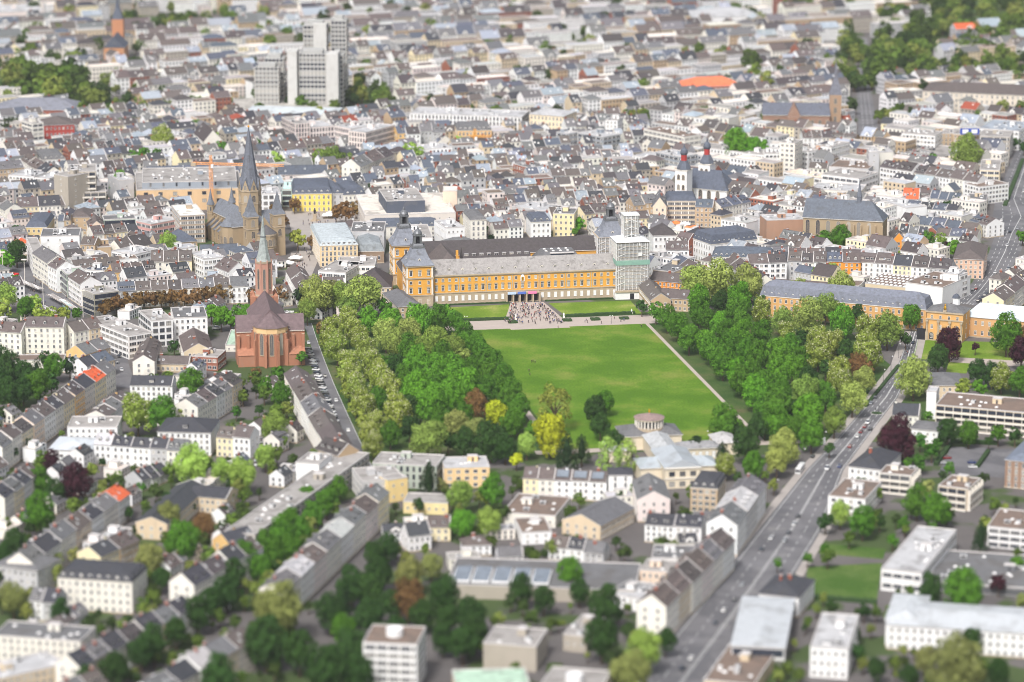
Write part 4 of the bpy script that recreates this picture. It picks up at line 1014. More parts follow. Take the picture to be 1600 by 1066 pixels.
gw = (P(1505, 491, 17) - P(1448, 486, 17)).length
for k in range(4):
    mb = MB(); x = -gw / 2 + gw * (k + .08) / 3.2; mb.box(x - .8, x + .8, -9, -8, 0, 5, 'stone'); mb.ring([(.55, 5), (.45, 11)], 8, 'stone', x, -8.6); mb.box(x - .8, x + .8, -9.3, -8, 11, 12, 'stone'); mb.build('column', gt)
    inst('window', W_ARCH, gt, (x + 2.6, -8, 0.1)) if k < 3 else None
mb = MB(); mb.box(-1, 1, -8.6, -7.4, 17, 18.6, 'stone'); mb.ring([(.7, 18.6), (.9, 19.6), (.6, 20.6), (.35, 21), (.5, 21.6), (0, 22.2)], 8, 'gold', 0, -8); mb.build('statue', gt)
mb = MB(); mb.ring([(2.2, 19), (2.2, 23)], 8, 'white', 3, 6); mb.ring([(2.6, 23), (1.5, 24.6), (0, 25.6)], 8, 'roof', 3, 6); mb.build('cupola', gt, PAL['slate'])
mb = MB(); mb.box(-gw / 2 - .3, gw / 2 + .3, -8.4, -8.05, 12.2, 13, 'stone'); mb.box(-gw / 2 - .3, gw / 2 + .3, -8.5, -8.05, 16.4, 17.2, 'stone'); mb.build('cornice', gt)
mb = MB(); mb.box(-5.2, -.4, -1, 0.3, 0, 6.5, 'dark'); o = mb.build('road_arch', gt, loc=(-gw / 2, -8.0, 0))
ranged('ochre and stone wing under a pale metal roof, right edge of the park', (1507, 494), (1630, 505), 15, 12, 7, C(202, 158, 112), C(196, 208, 216), 'metalhip', 'tall', 2, 3.9, 0)
# rotunda of the academy
rc_ = P(1014, 694); ro_a = math.atan2(LU.y, LU.x)
rt = thing('rotunda', 'cream classical museum with round columned drum at the foot of the lawn', 'museum', rc_, ro_a); claim(rect_pts(rc_.x + 5, rc_.y - 30, ro_a, 44, 104))
CRM = C(220, 208, 186)
def hipbox(x0, x1, y0, y1, h, rh, wc, rc, wins=True, m='roof', fl=1, st='std'):
    mb = MB(); mb.box(x0, x1, y0, y1, 0, h, 'wall'); mb.build('wall', rt, wc)
    mb = MB(); along = (x1 - x0) >= (y1 - y0); k = min(x1 - x0, y1 - y0) / 2 * .95
    (prism_roof if along else prism_roof_y)(mb, x0, x1, y0, y1, h, h + rh, m, k, k); mb.build('roof', rt, rc)
hipbox(-15, 15, -9, 11, 7, 4, CRM, PAL['greyroof'])
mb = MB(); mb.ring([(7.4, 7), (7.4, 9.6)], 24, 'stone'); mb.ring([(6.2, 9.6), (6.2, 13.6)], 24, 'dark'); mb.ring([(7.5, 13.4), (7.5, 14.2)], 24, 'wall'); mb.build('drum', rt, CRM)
for k in range(24):
    a = 2 * math.pi * k / 24; mb = MB() if k == 0 else mb
    if k == 0:
        mb.ring([(.45, 9.6), (.4, 13.4)], 6, 'trim'); cme = mb.mesh('column')
    inst('column', cme, rt, (6.95 * math.cos(a), 6.95 * math.sin(a), 0))
mb = MB(); mb.ring([(7.9, 14.2), (0.3, 16.4)], 24, 'roof'); mb.build('drum_roof', rt, C(142, 122, 118)); mb = MB(); mb.ring([(.3, 16.3), (.5, 17.2), (.2, 18.2), (0, 18.8)], 8, 'gold'); mb.build('finial', rt)
hipbox(-5, 7, -46, -9, 7.5, 3.5, CRM, C(176, 178, 180)); hipbox(7, 30, -32, -22, 6, 2.5, CRM, C(140, 140, 142)); hipbox(-26, -15, -30, -14, 6, 3, CRM, C(160, 160, 162)); hipbox(29, 40, -26, -10, 6.5, 3, CRM, C(176, 174, 174))
mb = MB(); mb.box(-8, 9, -80, -46, 0, 10.5, 'wall'); mb.build('wall', rt, CRM); mb = MB(); prism_roof_y(mb, -8, 9, -80, -46, 10.5, 14.5, 'metal_roof', 0, 7); mb.build('roof', rt, C(168, 174, 180))
mb = MB(); mb.box(-18, -8, -70, -52, 0, 8, 'wall'); mb.build('side_wing', rt, CRM); mb = MB(); mb.box(9, 20, -70, -54, 0, 8, 'wall'); mb.build('side_wing', rt, CRM)
mb = MB(); prism_roof(mb, -18, -7, -70, -52, 8, 11, 'metal_roof', 6, .01); mb.build('side_roof', rt, C(168, 176, 182)); mb = MB(); prism_roof(mb, 8, 20, -70, -54, 8, 11, 'metal_roof', .01, 6); mb.build('side_roof', rt, C(168, 176, 182))
for k in range(3):
    for z in (1.2, 6.2): inst('window', WIN['big'][0], rt, (-4.7 + k * 5.2, -80, z))
for k in range(6): inst('window', W_GR, rt, (9.5 + k * 3.4, -32, 1.2))
mb = MB(); mb.box(-8.2, 9.2, -80.4, -80, 4.8, 5.3, 'trim'); mb.box(-8.5, 9.5, -80.6, -80, 9.9, 10.4, 'trim'); mb.build('cornice', rt)
# ------------------------------------------------------------------ placed buildings (photo pixels of ridge ends or eaves)
p = PAL
# left: terrace rows and the blocks round the brick church
row('the pastel terrace along the left street', (-15, 685), (163, 563), 13.5, 4, 12, 11, W('cream', 'cream', 'yellow', 'peach', 'white', 'cream', 'yellow', 'ochre', 'cream', 'yellow', 'cream'), RF('greyroof', 'brown', 'darkbrown', 'greyroof', 'brown', 'anth', 'brown', 'darkbrown', 'anth', 'orangeroof', 'greyroof'), dorm=.5, sky=.8)
row('the terrace at the left edge below the pastel one', (-12, 766), (44, 722), 13, 4, 12, 4, W('cream', 'yellow', 'white', 'cream'), RF('anth', 'greyroof', 'anth', 'brown'), sky=.9)
row('the terrace with the orange end roof, lower left', (30, 864), (183, 755), 13, 4, 12, 7, W('cream', 'white', 'cream', 'beige', 'white', 'cream', 'white'), RF('greyroof', 'anth', 'greyroof', 'brown', 'anth', 'greyroof', 'orangeroof'), sky=.7)
row('the low row below the orange end roof', (138, 853), (198, 826), 11, 4, 13, 2, W('yellow', 'tan'), RF('anth', 'brown'))
flat('grey roofed pale villa at the left edge, lower left', (-10, 882), (58, 892), (62, 868), 11, p['grey'], 'std', 3, p['greyroof'], 'hip', 3)
flat('large white hipped apartment house above the long lower left terrace', (90, 902), (206, 910), (232, 888), 14.5, p['cream'], 'std', 4, p['anth'], 'mansard', 4, dorm=1, sp=3)
row('left of the large white hipped house', (52, 918), (98, 922), 9, 4, 11, 2, W('white', 'grey'), RF('greyroof', 'anth'))
row('the rounded terrace by the street trees, lower left', (283, 896), (392, 836), 13, 4.5, 12, 4, W('cream', 'cream', 'cream', 'white'), RF('anth', 'darkbrown', 'anth', 'brown'))
row('the long terrace crossing the lower left corner', (105, 1026), (285, 932), 12, 4, 11.5, 7, W('cream', 'beige', 'cream', 'white', 'cream', 'beige', 'white'), RF('anth', 'greyroof', 'anth', 'darkbrown', 'anth', 'greyroof', 'anth'), dorm=.9)
flat('cream flat roofed block at the left edge near the bottom', (-12, 992), (125, 1002), (132, 978), 13, p['cream'], 'std', 4, p['greyroof'], sp=3)
flat('light grey roofed block in the bottom left corner', (-10, 1062), (105, 1036), (95, 1012), 11, p['beige'], 'std', 3, p['lightroof'], units=4)
row('the terrace in front of the bottom left street trees', (222, 1066), (378, 980), 12.5, 4, 13, 5, W('white', 'cream', 'white', 'beige', 'pink'), RF('greyroof', 'anth', 'lightroof', 'greyroof', 'brown'))
row('the bottom edge left of the street trees', (60, 1085), (150, 1046), 11, 4, 12, 3, W('cream', 'white', 'beige'), RF('anth', 'greyroof', 'brown'))
row('dark L shaped school range, long arm', (236, 808), (300, 750), 8, 3, 15, 1, W('beige'), RF('anth'), dorm=0, sky=.3, chim=0)
row('dark L shaped school range, cross arm', (303, 758), (363, 763), 8, 3, 15, 1, W('beige'), RF('anth'), dorm=0, sky=.3, chim=0)
flat('long terraced office with stepped window bands right of the light green trees', (350, 830), (398, 835), (519, 702), 11.5, p['concrete'], 'ribbon', 4, p['gravelroof'], units=6)
flat('stepped penthouse office floor above the long terraced office', (462, 722), (498, 725), (506, 708), 14.5, p['white'], 'blank', 1, p['gravelroof'])
row('yellow gable end at the foot of the terraced office', (345, 834), (388, 822), 9, 4, 12, 1, W('ochre'), RF('anth'))
row('the tall narrow terrace along the tree lined street, lower centre', (425, 908), (588, 757), 14, 3.5, 12, 8, W('cream', 'white', 'pink', 'cream', 'white', 'cream', 'pink', 'yellow'), RF('greyroof', 'lightroof', 'brown', 'greyroof', 'lightroof', 'greyroof', 'brown', 'greyroof'), dorm=.8)
row('brown corner house at the end of the street beside the park', (508, 683), (545, 694), 12, 4.5, 13, 1, W('tan'), RF('darkbrown'), dorm=1)
flat('grey green school block with window rows below the left park', (582, 723), (682, 728), (682, 710), 12, C(176, 184, 172), 'slot', 3, p['gravelroof'], sp=2.9, units=4)
flat('low flat roofed arm of the grey green school', (566, 752), (632, 747), (622, 726), 11, p['grey'], 'std', 3, p['gravelroof'])
flat('yellow stair block of the school below the left park', (606, 750), (637, 745), (637, 736), 11.5, C(232, 206, 146), 'small', 2, p['gravelroof'], sp=4, units=0)
flat('low yellow wing with small windows below the left park', (630, 783), (700, 786), (702, 772), 6, C(232, 212, 160), 'small', 1, p['gravelroof'], sp=3.2, units=0)
flat('peach house with pale flat roof in front of the park', (694, 731), (765, 729), (767, 712), 10.5, C(232, 200, 150), 'wide', 3, p['lightroof'], sp=3.6)
row('white gabled house among trees below the school', (632, 818), (668, 814), 8, 4.5, 10, 1, W('white'), RF('anth'), sky=.9)
row('yellow house with brown roof below the school', (668, 806), (704, 806), 7, 3.5, 12, 1, W('yellow'), RF('brown'))
row('the white terrace with solar panels in front of the museum', (820, 731), (950, 737), 10, 3.5, 11, 5, W('yellow', 'cream', 'white', 'white', 'white'), RF('brown', 'brown', 'brown', 'brown', 'brown'), dorm=0, sky=.4, jh=.15)
flat('tall white house with balconies at the end of the white terrace', (951, 742), (988, 742), (988, 731), 13, p['white'], 'tall', 4, p['anth'], 'hip', 2, sp=4)
row('pale pink house with grey hipped roof, in front of the museum', (1022, 768), (1013, 739), 11, 4, 15, 1, W('pink'), RF('greyroof'), verge=0)
flat('tan mansard house between museum and avenue', (1079, 761), (1121, 764), (1123, 744), 12, p['tan'], 'wide', 4, p['anth'], 'mansard', 4, dorm=1)
row('the grey roofed corner terrace on the avenue', (1128, 806), (1174, 742), 14.5, 4, 14, 3, W('white', 'grey', 'white'), RF('greyroof', 'lightroof', 'greyroof'), dorm=.9)
row('the long brown roofed terrace along the avenue, lower centre', (1018, 930), (1126, 824), 14, 5, 13, 6, W('cream', 'beige', 'cream', 'pink', 'cream', 'white'), RF('brown', 'brown', 'darkbrown', 'brown', 'greyroof', 'brown'), dorm=1, dormk=0)
row('white house with dormers behind the avenue terrace', (1012, 800), (1100, 806), 9, 3.5, 13, 2, W('white', 'white'), RF('anth', 'anth'), dorm=1)
row('hall with low grey gable roof, lower centre', (908, 804), (962, 776), 7, 4, 20, 1, W('beige'), RF('greyroof'), dorm=0, sky=0, chim=0)
flat('brown flat roofed garages below the white terrace', (785, 800), (868, 806), (875, 775), 6, p['cream'], 'small', 1, p['brownflat'], sp=4)
flat('low white annexe with brown roof, lower centre', (815, 832), (862, 830), (872, 806), 6, p['white'], 'small', 2, p['brownflat'], sp=4)
row('the small white houses in the lower centre yard', (862, 838), (948, 846), 6, 3.5, 11, 3, W('white', 'white', 'grey'), RF('brown', 'anth', 'greyroof'))
flat('grey flat roofed workshop beside the avenue terrace', (1018, 871), (1083, 873), (1090, 852), 7, p['white'], 'std', 2, p['greyroof'])
flat('white low annexe at the foot of the avenue terrace', (948, 926), (1003, 936), (1022, 912), 6, p['white'], 'std', 2, p['lightroof'])
flat('peach terrace building beside the avenue terrace', (1000, 890), (1052, 894), (1056, 876), 8, p['peach'], 'std', 2, p['gravelroof'])
hall = flat('long low hall with pale blue sawtooth rooflights, lower centre', (697, 912), (992, 922), (1003, 880), 6.5, p['concrete'], 'blank', 1, p['greyroof'], units=0)
flat('white cube tower block with roof drum at the bottom centre', (567, 1003), (651, 1007), (684, 980), 20, p['white'], 'ribbon', 6, p['brownflat'], units=0, name='tower_block')
flat('grey concrete church hall, bottom centre', (755, 1004), (838, 1010), (878, 984), 11, p['concrete'], 'blank', 1, p['gravelroof'], units=1)
flat('lower rear part of the concrete hall, bottom centre', (880, 990), (916, 994), (934, 962), 7.5, p['concrete'], 'small', 1, p['gravelroof'], units=1)
flat('pale green roofed pavilion at the bottom edge', (712, 1072), (828, 1068), (838, 1042), 7, p['beige'], 'blank', 1, p['greenroof'], units=0)
flat('beige block with a white roof drum at the bottom edge', (838, 1078), (932, 1086), (951, 1048), 12, p['beige'], 'std', 3, p['gravelroof'], units=0)
# right of the avenue
flat('white villa with set back top floor beside the avenue', (1294, 774), (1352, 780), (1372, 752), 9.5, p['white'], 'wide', 3, p['brownflat'], units=1, sp=3.4)
flat('cream balcony house behind the white villa, left part', (1374, 738), (1424, 743), (1427, 730), 10, p['cream'], 'balcony', 3, p['brownflat'])
flat('cream balcony house behind the white villa, right part', (1466, 758), (1512, 764), (1524, 746), 11, p['beige'], 'balcony', 3, p['brownflat'])
flat('white villa with charcoal hipped roof opposite the coach', (1326, 728), (1377, 734), (1391, 706), 8, p['white'], 'std', 2, p['anth'], 'hip', 4, chim=1)
flat('white box office with flat grey roof beside the lower right lawn', (1377, 888), (1440, 895), (1481, 826), 10, p['white'], 'ribbon', 2, p['lightroof'], units=4)
flat('low grey roofed office wing at the right edge, lower right', (1452, 908), (1625, 920), (1615, 868), 4.5, p['darkgrey'], 'glass', 1, p['greyroof'], units=3)
flat('office with brown roof and white window bands at the right edge', (1543, 822), (1625, 830), (1625, 800), 10, p['white'], 'ribbon', 3, p['brownflat'])
flat('long white building with pale metal roof, bottom right', (1386, 975), (1640, 992), (1625, 952), 11, p['white'], 'std', 3, C(186, 190, 194), 'metalhip', 2.5, sp=3)
flat('left wing of the long white building, bottom right', (1384, 968), (1440, 972), (1462, 932), 11.5, p['white'], 'small', 2, C(186, 190, 194), 'metalhip', 2.5, sp=4)
flat('white office with pale metal roof left of the bottom right car park', (1143, 1008), (1226, 1012), (1250, 936), 9.5, p['white'], 'glass', 2, C(182, 186, 190), 'metalhip', 1.2)
flat('white stair block at the bottom right', (1266, 1010), (1325, 1014), (1336, 960), 13, p['white'], 'std', 3, p['lightroof'])
flat('brown roofed low building at the bottom right of the avenue', (1100, 1062), (1178, 1070), (1196, 1006), 6, p['beige'], 'blank', 1, p['brownflat'], units=3)
flat('villa with charcoal roof beside the lower avenue', (1186, 927), (1248, 934), (1258, 904), 9, p['white'], 'std', 2, p['anth'], 'hip', 4, chim=2)
flat('brown stone building with slate roof at the right edge', (1571, 718), (1660, 728), (1662, 692), 14, C(150, 122, 104), 'tall', 4, C(110, 118, 132), 'hip', 5, sp=3.2)
flat('long balcony apartment block with brown flat roof, right edge', (1462, 632), (1640, 648), (1640, 626), 13, p['beige'], 'balcony', 4, p['brownflat'], units=5)
flat('white stair tower at the end of the balcony block', (1448, 611), (1463, 612), (1466, 604), 15, p['white'], 'blank', 1, p['lightroof'], units=0)
row('dark gabled house beside the avenue', (1396, 630), (1438, 632), 7, 4, 16, 1, W('cream'), RF('anth'), dorm=0)
flat('small white house right of the copper beech', (1423, 669), (1466, 673), (1468, 660), 8, p['white'], 'small', 2, p['greyroof'], 'hip', 2)
flat('flat roofed house in trees left of the balcony block', (1452, 602), (1508, 602), (1510, 583), 8, p['beige'], 'std', 2, p['greyroof'], 'hip', 3)
# middle left
row('cream hotel with brown roof at the left edge', (-8, 502), (40, 505), 13.5, 4, 13, 1, W('cream'), RF('brown'), dorm=1, sp=3.4)
row('tall cream hotel block with brown roof, upper left of the pastel terrace', (43, 495), (103, 496), 16, 4, 14, 1, W('cream'), RF('brown'), dorm=1, dormk=0, sp=3.4)
flat('low cream wing in front of the cream hotel', (12, 563), (100, 562), (100, 553), 5, p['cream'], 'wide', 1, p['brownflat'], sp=4, units=0)
row('the brown roofed houses behind the tall cream hotel', (104, 506), (150, 497), 12, 4, 14, 2, W('cream', 'beige'), RF('brown', 'brown'))
row('ochre gabled house by the left street', (118, 540), (158, 527), 9, 4, 13, 2, W('ochre', 'tan'), RF('greyroof', 'greyroof'), dorm=0)
row('the slate houses above the orange roofed one', (122, 560), (165, 548), 9, 4, 13, 2, W('white', 'beige'), RF('anth', 'slate'))
flat('white office with dark square windows left of the brick church', (236, 501), (270, 498), (272, 480), 16, p['white'], 'big', 4, p['gravelroof'], sp=3.6)
flat('long white street side wing of the white office', (200, 524), (238, 518), (222, 484), 14, p['white'], 'ribbon', 4, p['gravelroof'], units=3)
flat('white block behind the white office, left of the brick church', (271, 497), (324, 495), (324, 478), 15, p['white'], 'std', 4, p['greyroof'])
row('the brown gables behind the left street', (236, 524), (224, 556), 9, 4, 12, 2, W('ochre', 'cream'), RF('brown', 'brown'))
row('long low brown roof left of the brick church', (238, 556), (298, 557), 5, 3, 11, 1, W('beige'), RF('brown'), dorm=0)
flat('brick terrace house left of the brick church', (299, 556), (340, 558), (338, 546), 8, p['brickred'], 'wide', 2, p['gravelroof'])
row('beige gable house left of the brick church', (310, 537), (302, 512), 9, 4.5, 16, 1, W('beige'), RF('brown'))
row('slate roofed house with dormers left of the green courtyard trees', (206, 587), (272, 588), 9, 3.5, 13, 1, W('white'), RF('anth'), dorm=1)
row('the terrace facing the brick church, left side', (290, 624), (360, 582), 13, 4, 13, 5, W('cream', 'cream', 'white', 'cream', 'beige'), RF('greyroof', 'brown', 'anth', 'greyroof', 'darkbrown'), dorm=.9)
flat('white house with red panel and charcoal hipped roof', (246, 674), (329, 676), (333, 655), 12.5, p['white'], 'std', 4, p['anth'], 'hip', 4.5, chim=1, dorm=1)
row('the pair of white houses below the church terrace', (345, 664), (398, 669), 11, 4, 12, 2, W('yellow', 'white'), RF('brown', 'brown'))
flat('white flat roofed house with red panel, left', (105, 667), (183, 667), (187, 650), 10.5, p['white'], 'std', 3, p['gravelroof'])
flat('low white building with pale metal roof, left', (76, 702), (142, 704), (152, 684), 6, p['white'], 'std', 1, C(196, 202, 208), 'metalhip', 2, sp=4)
row('the white terrace below the courtyard trees', (152, 680), (296, 689), 10.5, 3.5, 11, 5, W('white', 'white', 'white', 'grey', 'cream'), RF('lightroof', 'anth', 'anth', 'anth', 'greyroof'), dorm=.7)
row('the dark low roofs below the white terrace', (208, 738), (252, 722), 5, 4, 11, 3, W('grey', 'white', 'grey'), RF('anth', 'anth', 'anth'), sky=1)
row('the jumbled low houses between the pastel terrace and the courtyard trees', (150, 642), (188, 612), 8, 3, 12, 3, W('cream', 'white', 'ochre'), RF('brown', 'greyroof', 'brown'))
row('the brown roofed terrace along the park street', (462, 570), (532, 688), 12.5, 4, 13, 5, W('peach', 'cream', 'white', 'cream', 'cream'), RF('brown', 'brown', 'greyroof', 'brown', 'brown'), dorm=.5, sky=.9)
flat('small building with pale green roof beside the brick church', (352, 539), (372, 539), (372, 515), 4, p['cream'], 'small', 1, p['greenroof'], units=0)
# bus station front and old town, left
flat('white curved corner department block above the bus station', (41, 371), (52, 396), (66, 388), 15, p['white'], 'ribbon', 4, p['gravelroof'])
flat('large white blank walled store behind the curved corner', (63, 369), (124, 368), (122, 356), 14, p['white'], 'small', 3, p['greyroof'], sp=7)
row('cream shop house with grey roof above the bus station', (66, 384), (90, 400), 15, 4, 13, 1, W('cream'), RF('greyroof'), style='wide', sp=3)
row('white shop house with dormers above the bus station', (90, 402), (104, 409), 15, 4, 13, 1, W('white'), RF('brown'), dorm=1)
flat('glass corner shop building above the bus shelters', (93, 418), (104, 428), (128, 418), 15, p['green'], 'glass', 4, p['lightroof'])
row('white and grey shop house beside the glass corner', (122, 420), (142, 433), 14, 4, 13, 1, W('white'), RF('brown'), style='wide')
flat('dark glazed office at the corner of the brown tree row', (128, 451), (147, 459), (181, 452), 14.5, C(150, 146, 130), 'glass', 4, p['gravelroof'], units=3)
row('the long brown roof behind the bus station shops', (112, 407), (185, 401), 11, 3.5, 12, 2, W('white', 'beige'), RF('brown', 'brown'), dorm=.7)
flat('grey flat roof behind the glass corner', (132, 421), (163, 423), (166, 413), 11, p['white'], 'std', 3, p['slate'])
row('the ochre and cream row behind the bus station', (172, 413), (240, 408), 11, 4, 12, 4, W('ochre', 'ochre', 'cream', 'cream'), RF('brown', 'brown', 'brown', 'darkbrown'))
row('the street row behind the brown trees', (183, 442), (385, 433), 11, 4, 12, 8, W('grey', 'cream', 'cream', 'tan', 'cream', 'yellow', 'cream', 'white'), RF('slate', 'brown', 'brown', 'darkbrown', 'greyroof', 'greyroof', 'brown', 'greyroof'), dorm=.6)
flat('tan corner building with slate mansard above the bus station', (40, 355), (73, 355), (72, 338), 12.5, C(222, 196, 142), 'std', 3, p['slate'], 'mansard', 4)
row('the narrow grey houses left of the tan court buildings', (92, 335), (112, 335), 13, 3, 11, 2, W('grey', 'tan'), RF('slate', 'darkbrown'))
flat('tan rear court block, upper left', (112, 339), (140, 339), (140, 328), 14, p['tan'], 'small', 4, p['brown'], 'hip', 3, sp=4)
row('pink gable behind the tan court block', (151, 346), (146, 333), 11, 4, 10, 1, W('peach'), RF('brown'))
flat('pale green glazed block, upper left', (162, 343), (212, 341), (212, 334), 13, p['green'], 'glass', 3, p['greyroof'])
row('the brown row below the pale green block', (140, 356), (212, 348), 10, 4, 11, 4, W('cream', 'tan', 'yellow', 'white'), RF('brown', 'darkbrown', 'brown', 'anth'))
row('tan court house with dormers, left', (130, 370), (153, 371), 14, 3.5, 12, 1, W('tan'), RF('brown'), dorm=1)
flat('tan blind walled block, left', (152, 386), (173, 385), (173, 376), 12, p['tan'], 'blank', 1, p['brownflat'])
row('the large brown roofs left of the minster cloister', (178, 374), (226, 364), 9, 6, 14, 2, W('cream', 'cream'), RF('brown', 'darkbrown'), dorm=.3)
flat('white terraced house left of the minster', (174, 392), (210, 398), (222, 384), 12, p['white'], 'ribbon', 3, p['lightroof'])
flat('white flat roofed house with window row left of the minster', (186, 405), (216, 403), (216, 397), 12, p['white'], 'slot', 2, p['brownflat'])
flat('pink banded store left of the minster', (236, 350), (279, 342), (276, 333), 12, C(206, 158, 152), 'ribbon', 3, p['lightroof'])
flat('tan building wrapped in scaffold bands left of the minster', (281, 337), (320, 335), (318, 318), 19, C(176, 158, 138), 'ribbon', 6, p['cream'])
row('slate hipped hall left of the minster', (264, 360), (300, 357), 8, 6, 22, 1, W('tan'), RF('slate'), roof='hip', sky=1, dorm=0)
row('the big brown roofs below the slate hall', (236, 393), (300, 392), 12, 5, 15, 3, W('cream', 'cream', 'yellow'), RF('brown', 'brown', 'brown'), dorm=.8)
flat('white flat roofed house with roof terrace below the minster', (318, 405), (352, 401), (346, 388), 15, p['white'], 'wide', 4, p['lightroof'], units=4)
row('slate cloister range at the minster', (312, 383), (372, 381), 7.5, 5, 12, 1, W('beige'), RF('slate'), dorm=0, sky=0)
row('white gable house with brown roof below the minster', (350, 402), (373, 411), 11, 5, 13, 1, W('white'), RF('brown'), dorm=1)
row('the left street of the upper left, cream range', (5, 224), (50, 219), 12, 4, 12, 3, W('cream', 'cream', 'cream'), RF('brown', 'brown', 'greyroof'), dorm=1)
row('tan range at the left edge, upper left', (-12, 254), (33, 250), 15, 4, 13, 1, W('tan'), RF('greyroof'), dorm=1)
row('the cream diagonal terrace, upper left', (44, 240), (84, 262), 13, 4, 12, 3, W('cream', 'cream', 'cream'), RF('brown', 'brown', 'anth'), dorm=.9)
flat('red brick school with hipped roof, upper left', (69, 196), (116, 194), (116, 184), 14, C(170, 70, 62), 'std', 3, p['brown'], 'hip', 4, sp=3)
flat('narrow cream tower block beside the red brick school', (50, 193), (68, 191), (68, 184), 20, p['cream'], 'ribbon', 6, p['gravelroof'])
row('the grey row below the cream tower block', (-8, 204), (50, 202), 10, 3.5, 12, 4, W('white', 'cream', 'white', 'cream'), RF('brown', 'greyroof', 'brown', 'greyroof'))
flat('white modern flats at the left edge, upper left', (13, 273), (53, 276), (56, 265), 14, p['white'], 'wide', 4, p['lightroof'])
flat('white banded flats left of the concrete terraces', (54, 277), (77, 279), (80, 268), 16, p['white'], 'ribbon', 5, p['lightroof'])
flat('grey concrete stair tower of the terraced block, upper left', (84, 272), (106, 276), (112, 262), 25, p['concrete'], 'small', 6, p['gravelroof'], sp=8)
flat('terraced concrete block with planted balconies, upper left', (106, 268), (150, 267), (150, 256), 26, p['concrete'], 'balcony', 6, p['gravelroof'], units=5)
flat('lower terraces of the concrete block, upper left', (106, 301), (166, 299), (166, 290), 12, p['concrete'], 'balcony', 3, p['gravelroof'])
row('the corner house with green dormers, upper left', (26, 308), (93, 305), 13, 5, 13, 2, W('yellow', 'cream'), RF('brown', 'anth'), dorm=1, dormk=0)
row('the white row at the left edge above the bus station', (-14, 300), (22, 320), 13, 4, 12, 3, W('white', 'white', 'cream'), RF('greyroof', 'brown', 'greyroof'))
flat('white house with grey mansard, upper left', (66, 250), (102, 248), (102, 236), 10, p['white'], 'wide', 3, p['greyroof'], 'mansard', 4, dorm=1)
row('the upper brown row of the upper left', (98, 212), (144, 211), 9, 4, 11, 3, W('white', 'cream', 'white'), RF('brown', 'brown', 'anth'), sky=.9)
row('the middle row of the upper left', (148, 223), (216, 216), 11, 4, 11, 5, W('white', 'white', 'cream', 'white', 'grey'), RF('brown', 'anth', 'greyroof', 'slate', 'slate'), sky=.8)
row('the back row of the upper left', (136, 205), (216, 200), 10, 4, 11, 5, W('white', 'cream', 'white', 'yellow', 'white'), RF('brown', 'greyroof', 'brown', 'brown', 'brown'))
row('the dark gables left of the beige store', (160, 253), (208, 247), 8, 6, 12, 3, W('white', 'white', 'white'), RF('darkbrown', 'brown', 'slate'), sky=1, dorm=0)
row('the lower dark gables left of the beige store', (158, 265), (206, 261), 6, 5, 12, 3, W('white', 'white', 'grey'), RF('darkbrown', 'darkbrown', 'anth'), sky=1, dorm=0)
flat('windowless grey block left of the beige store', (186, 282), (209, 280), (209, 269), 17, p['grey'], 'small', 2, p['lightroof'], sp=6)
flat('beige department store with grey top floor, upper left', (213, 297), (379, 293), (372, 266), 15, C(216, 184, 144), 'big', 2, p['gravelroof'], units=0, name='department_store', base=4, sp=9)
flat('set back grey top floor of the beige store', (222, 285), (370, 282), (362, 260), 19.2, p['bluegrey'], 'slot', 1, p['gravelroof'], units=9, name='store_top_floor', base=15.5, sp=9)
row('the long slate roof behind the beige store', (228, 260), (345, 255), 13, 4, 14, 2, W('cream', 'grey'), RF('slate', 'slate'), dorm=0, chim=0)
row('white gable house behind the crane', (268, 229), (296, 226), 9, 6.5, 13, 1, W('white'), RF('slate'), sky=1)
row('tall gable house behind the crane', (317, 191), (333, 204), 11, 8, 14, 1, W('cream'), RF('darkbrown'), sky=1)
flat('white modern house behind the crane', (268, 212), (294, 209), (290, 202), 11, p['white'], 'slot', 3, p['lightroof'])
# around the minster square
flat('white gridded office block, left front, behind the minster spire', (440, 183), (461, 193), (484, 191), 21, C(232, 218, 214), 'slot', 6, p['gravelroof'], sp=2.2)
flat('white gridded office block, middle range', (484, 199), (522, 196), (522, 186), 17, C(232, 220, 216), 'slot', 4, p['lightroof'], sp=2.2)
flat('white gridded office block, set back range', (523, 196), (548, 201), (552, 190), 17, C(232, 220, 216), 'slot', 4, p['lightroof'], sp=2.2)
flat('white gridded office block, right range', (571, 207), (617, 195), (610, 187), 20, C(236, 222, 216), 'slot', 5, p['lightroof'], sp=2.2)
row('pink gabled hall with slate roof behind the minster square', (434, 259), (512, 258), 9, 5, 16, 1, W('pink'), RF('slate'), dorm=0, chim=0, style='wide', sp=5)
row('grey roofed range behind the pink hall', (446, 248), (486, 246), 9, 4, 14, 1, W('grey'), RF('greyroof'), dorm=0)
row('brick hall with grey roof below the gridded office', (488, 216), (512, 212), 10, 4, 14, 1, W('brickred'), RF('greyroof'), dorm=0)
row('the cream diagonal street front with brown roof', (548, 250), (602, 229), 15, 5, 14, 3, W('cream', 'cream', 'cream'), RF('greyroof', 'brown', 'darkbrown'), dorm=1)
flat('yellow palace with slate mansard and pediment on the minster square', (457, 303), (518, 302), (517, 286), 13, C(236, 208, 110), 'tall', 3, p['slate'], 'mansard', 6, sp=3.0, dorm=1, name='post_palace')
flat('white wing right of the yellow palace', (518, 303), (537, 302), (537, 289), 12, p['grey'], 'tall', 3, p['slate'], 'mansard', 5, dorm=1)
flat('cream corner house with slate roof right of the yellow palace', (537, 305), (571, 303), (570, 290), 11, p['cream'], 'std', 3, p['slate'], 'mansard', 6, dorm=1)
flat('white shop with large dark windows left of the yellow palace', (409, 303), (439, 302), (437, 291), 13, p['white'], 'big', 3, p['lightroof'], sp=3.6)
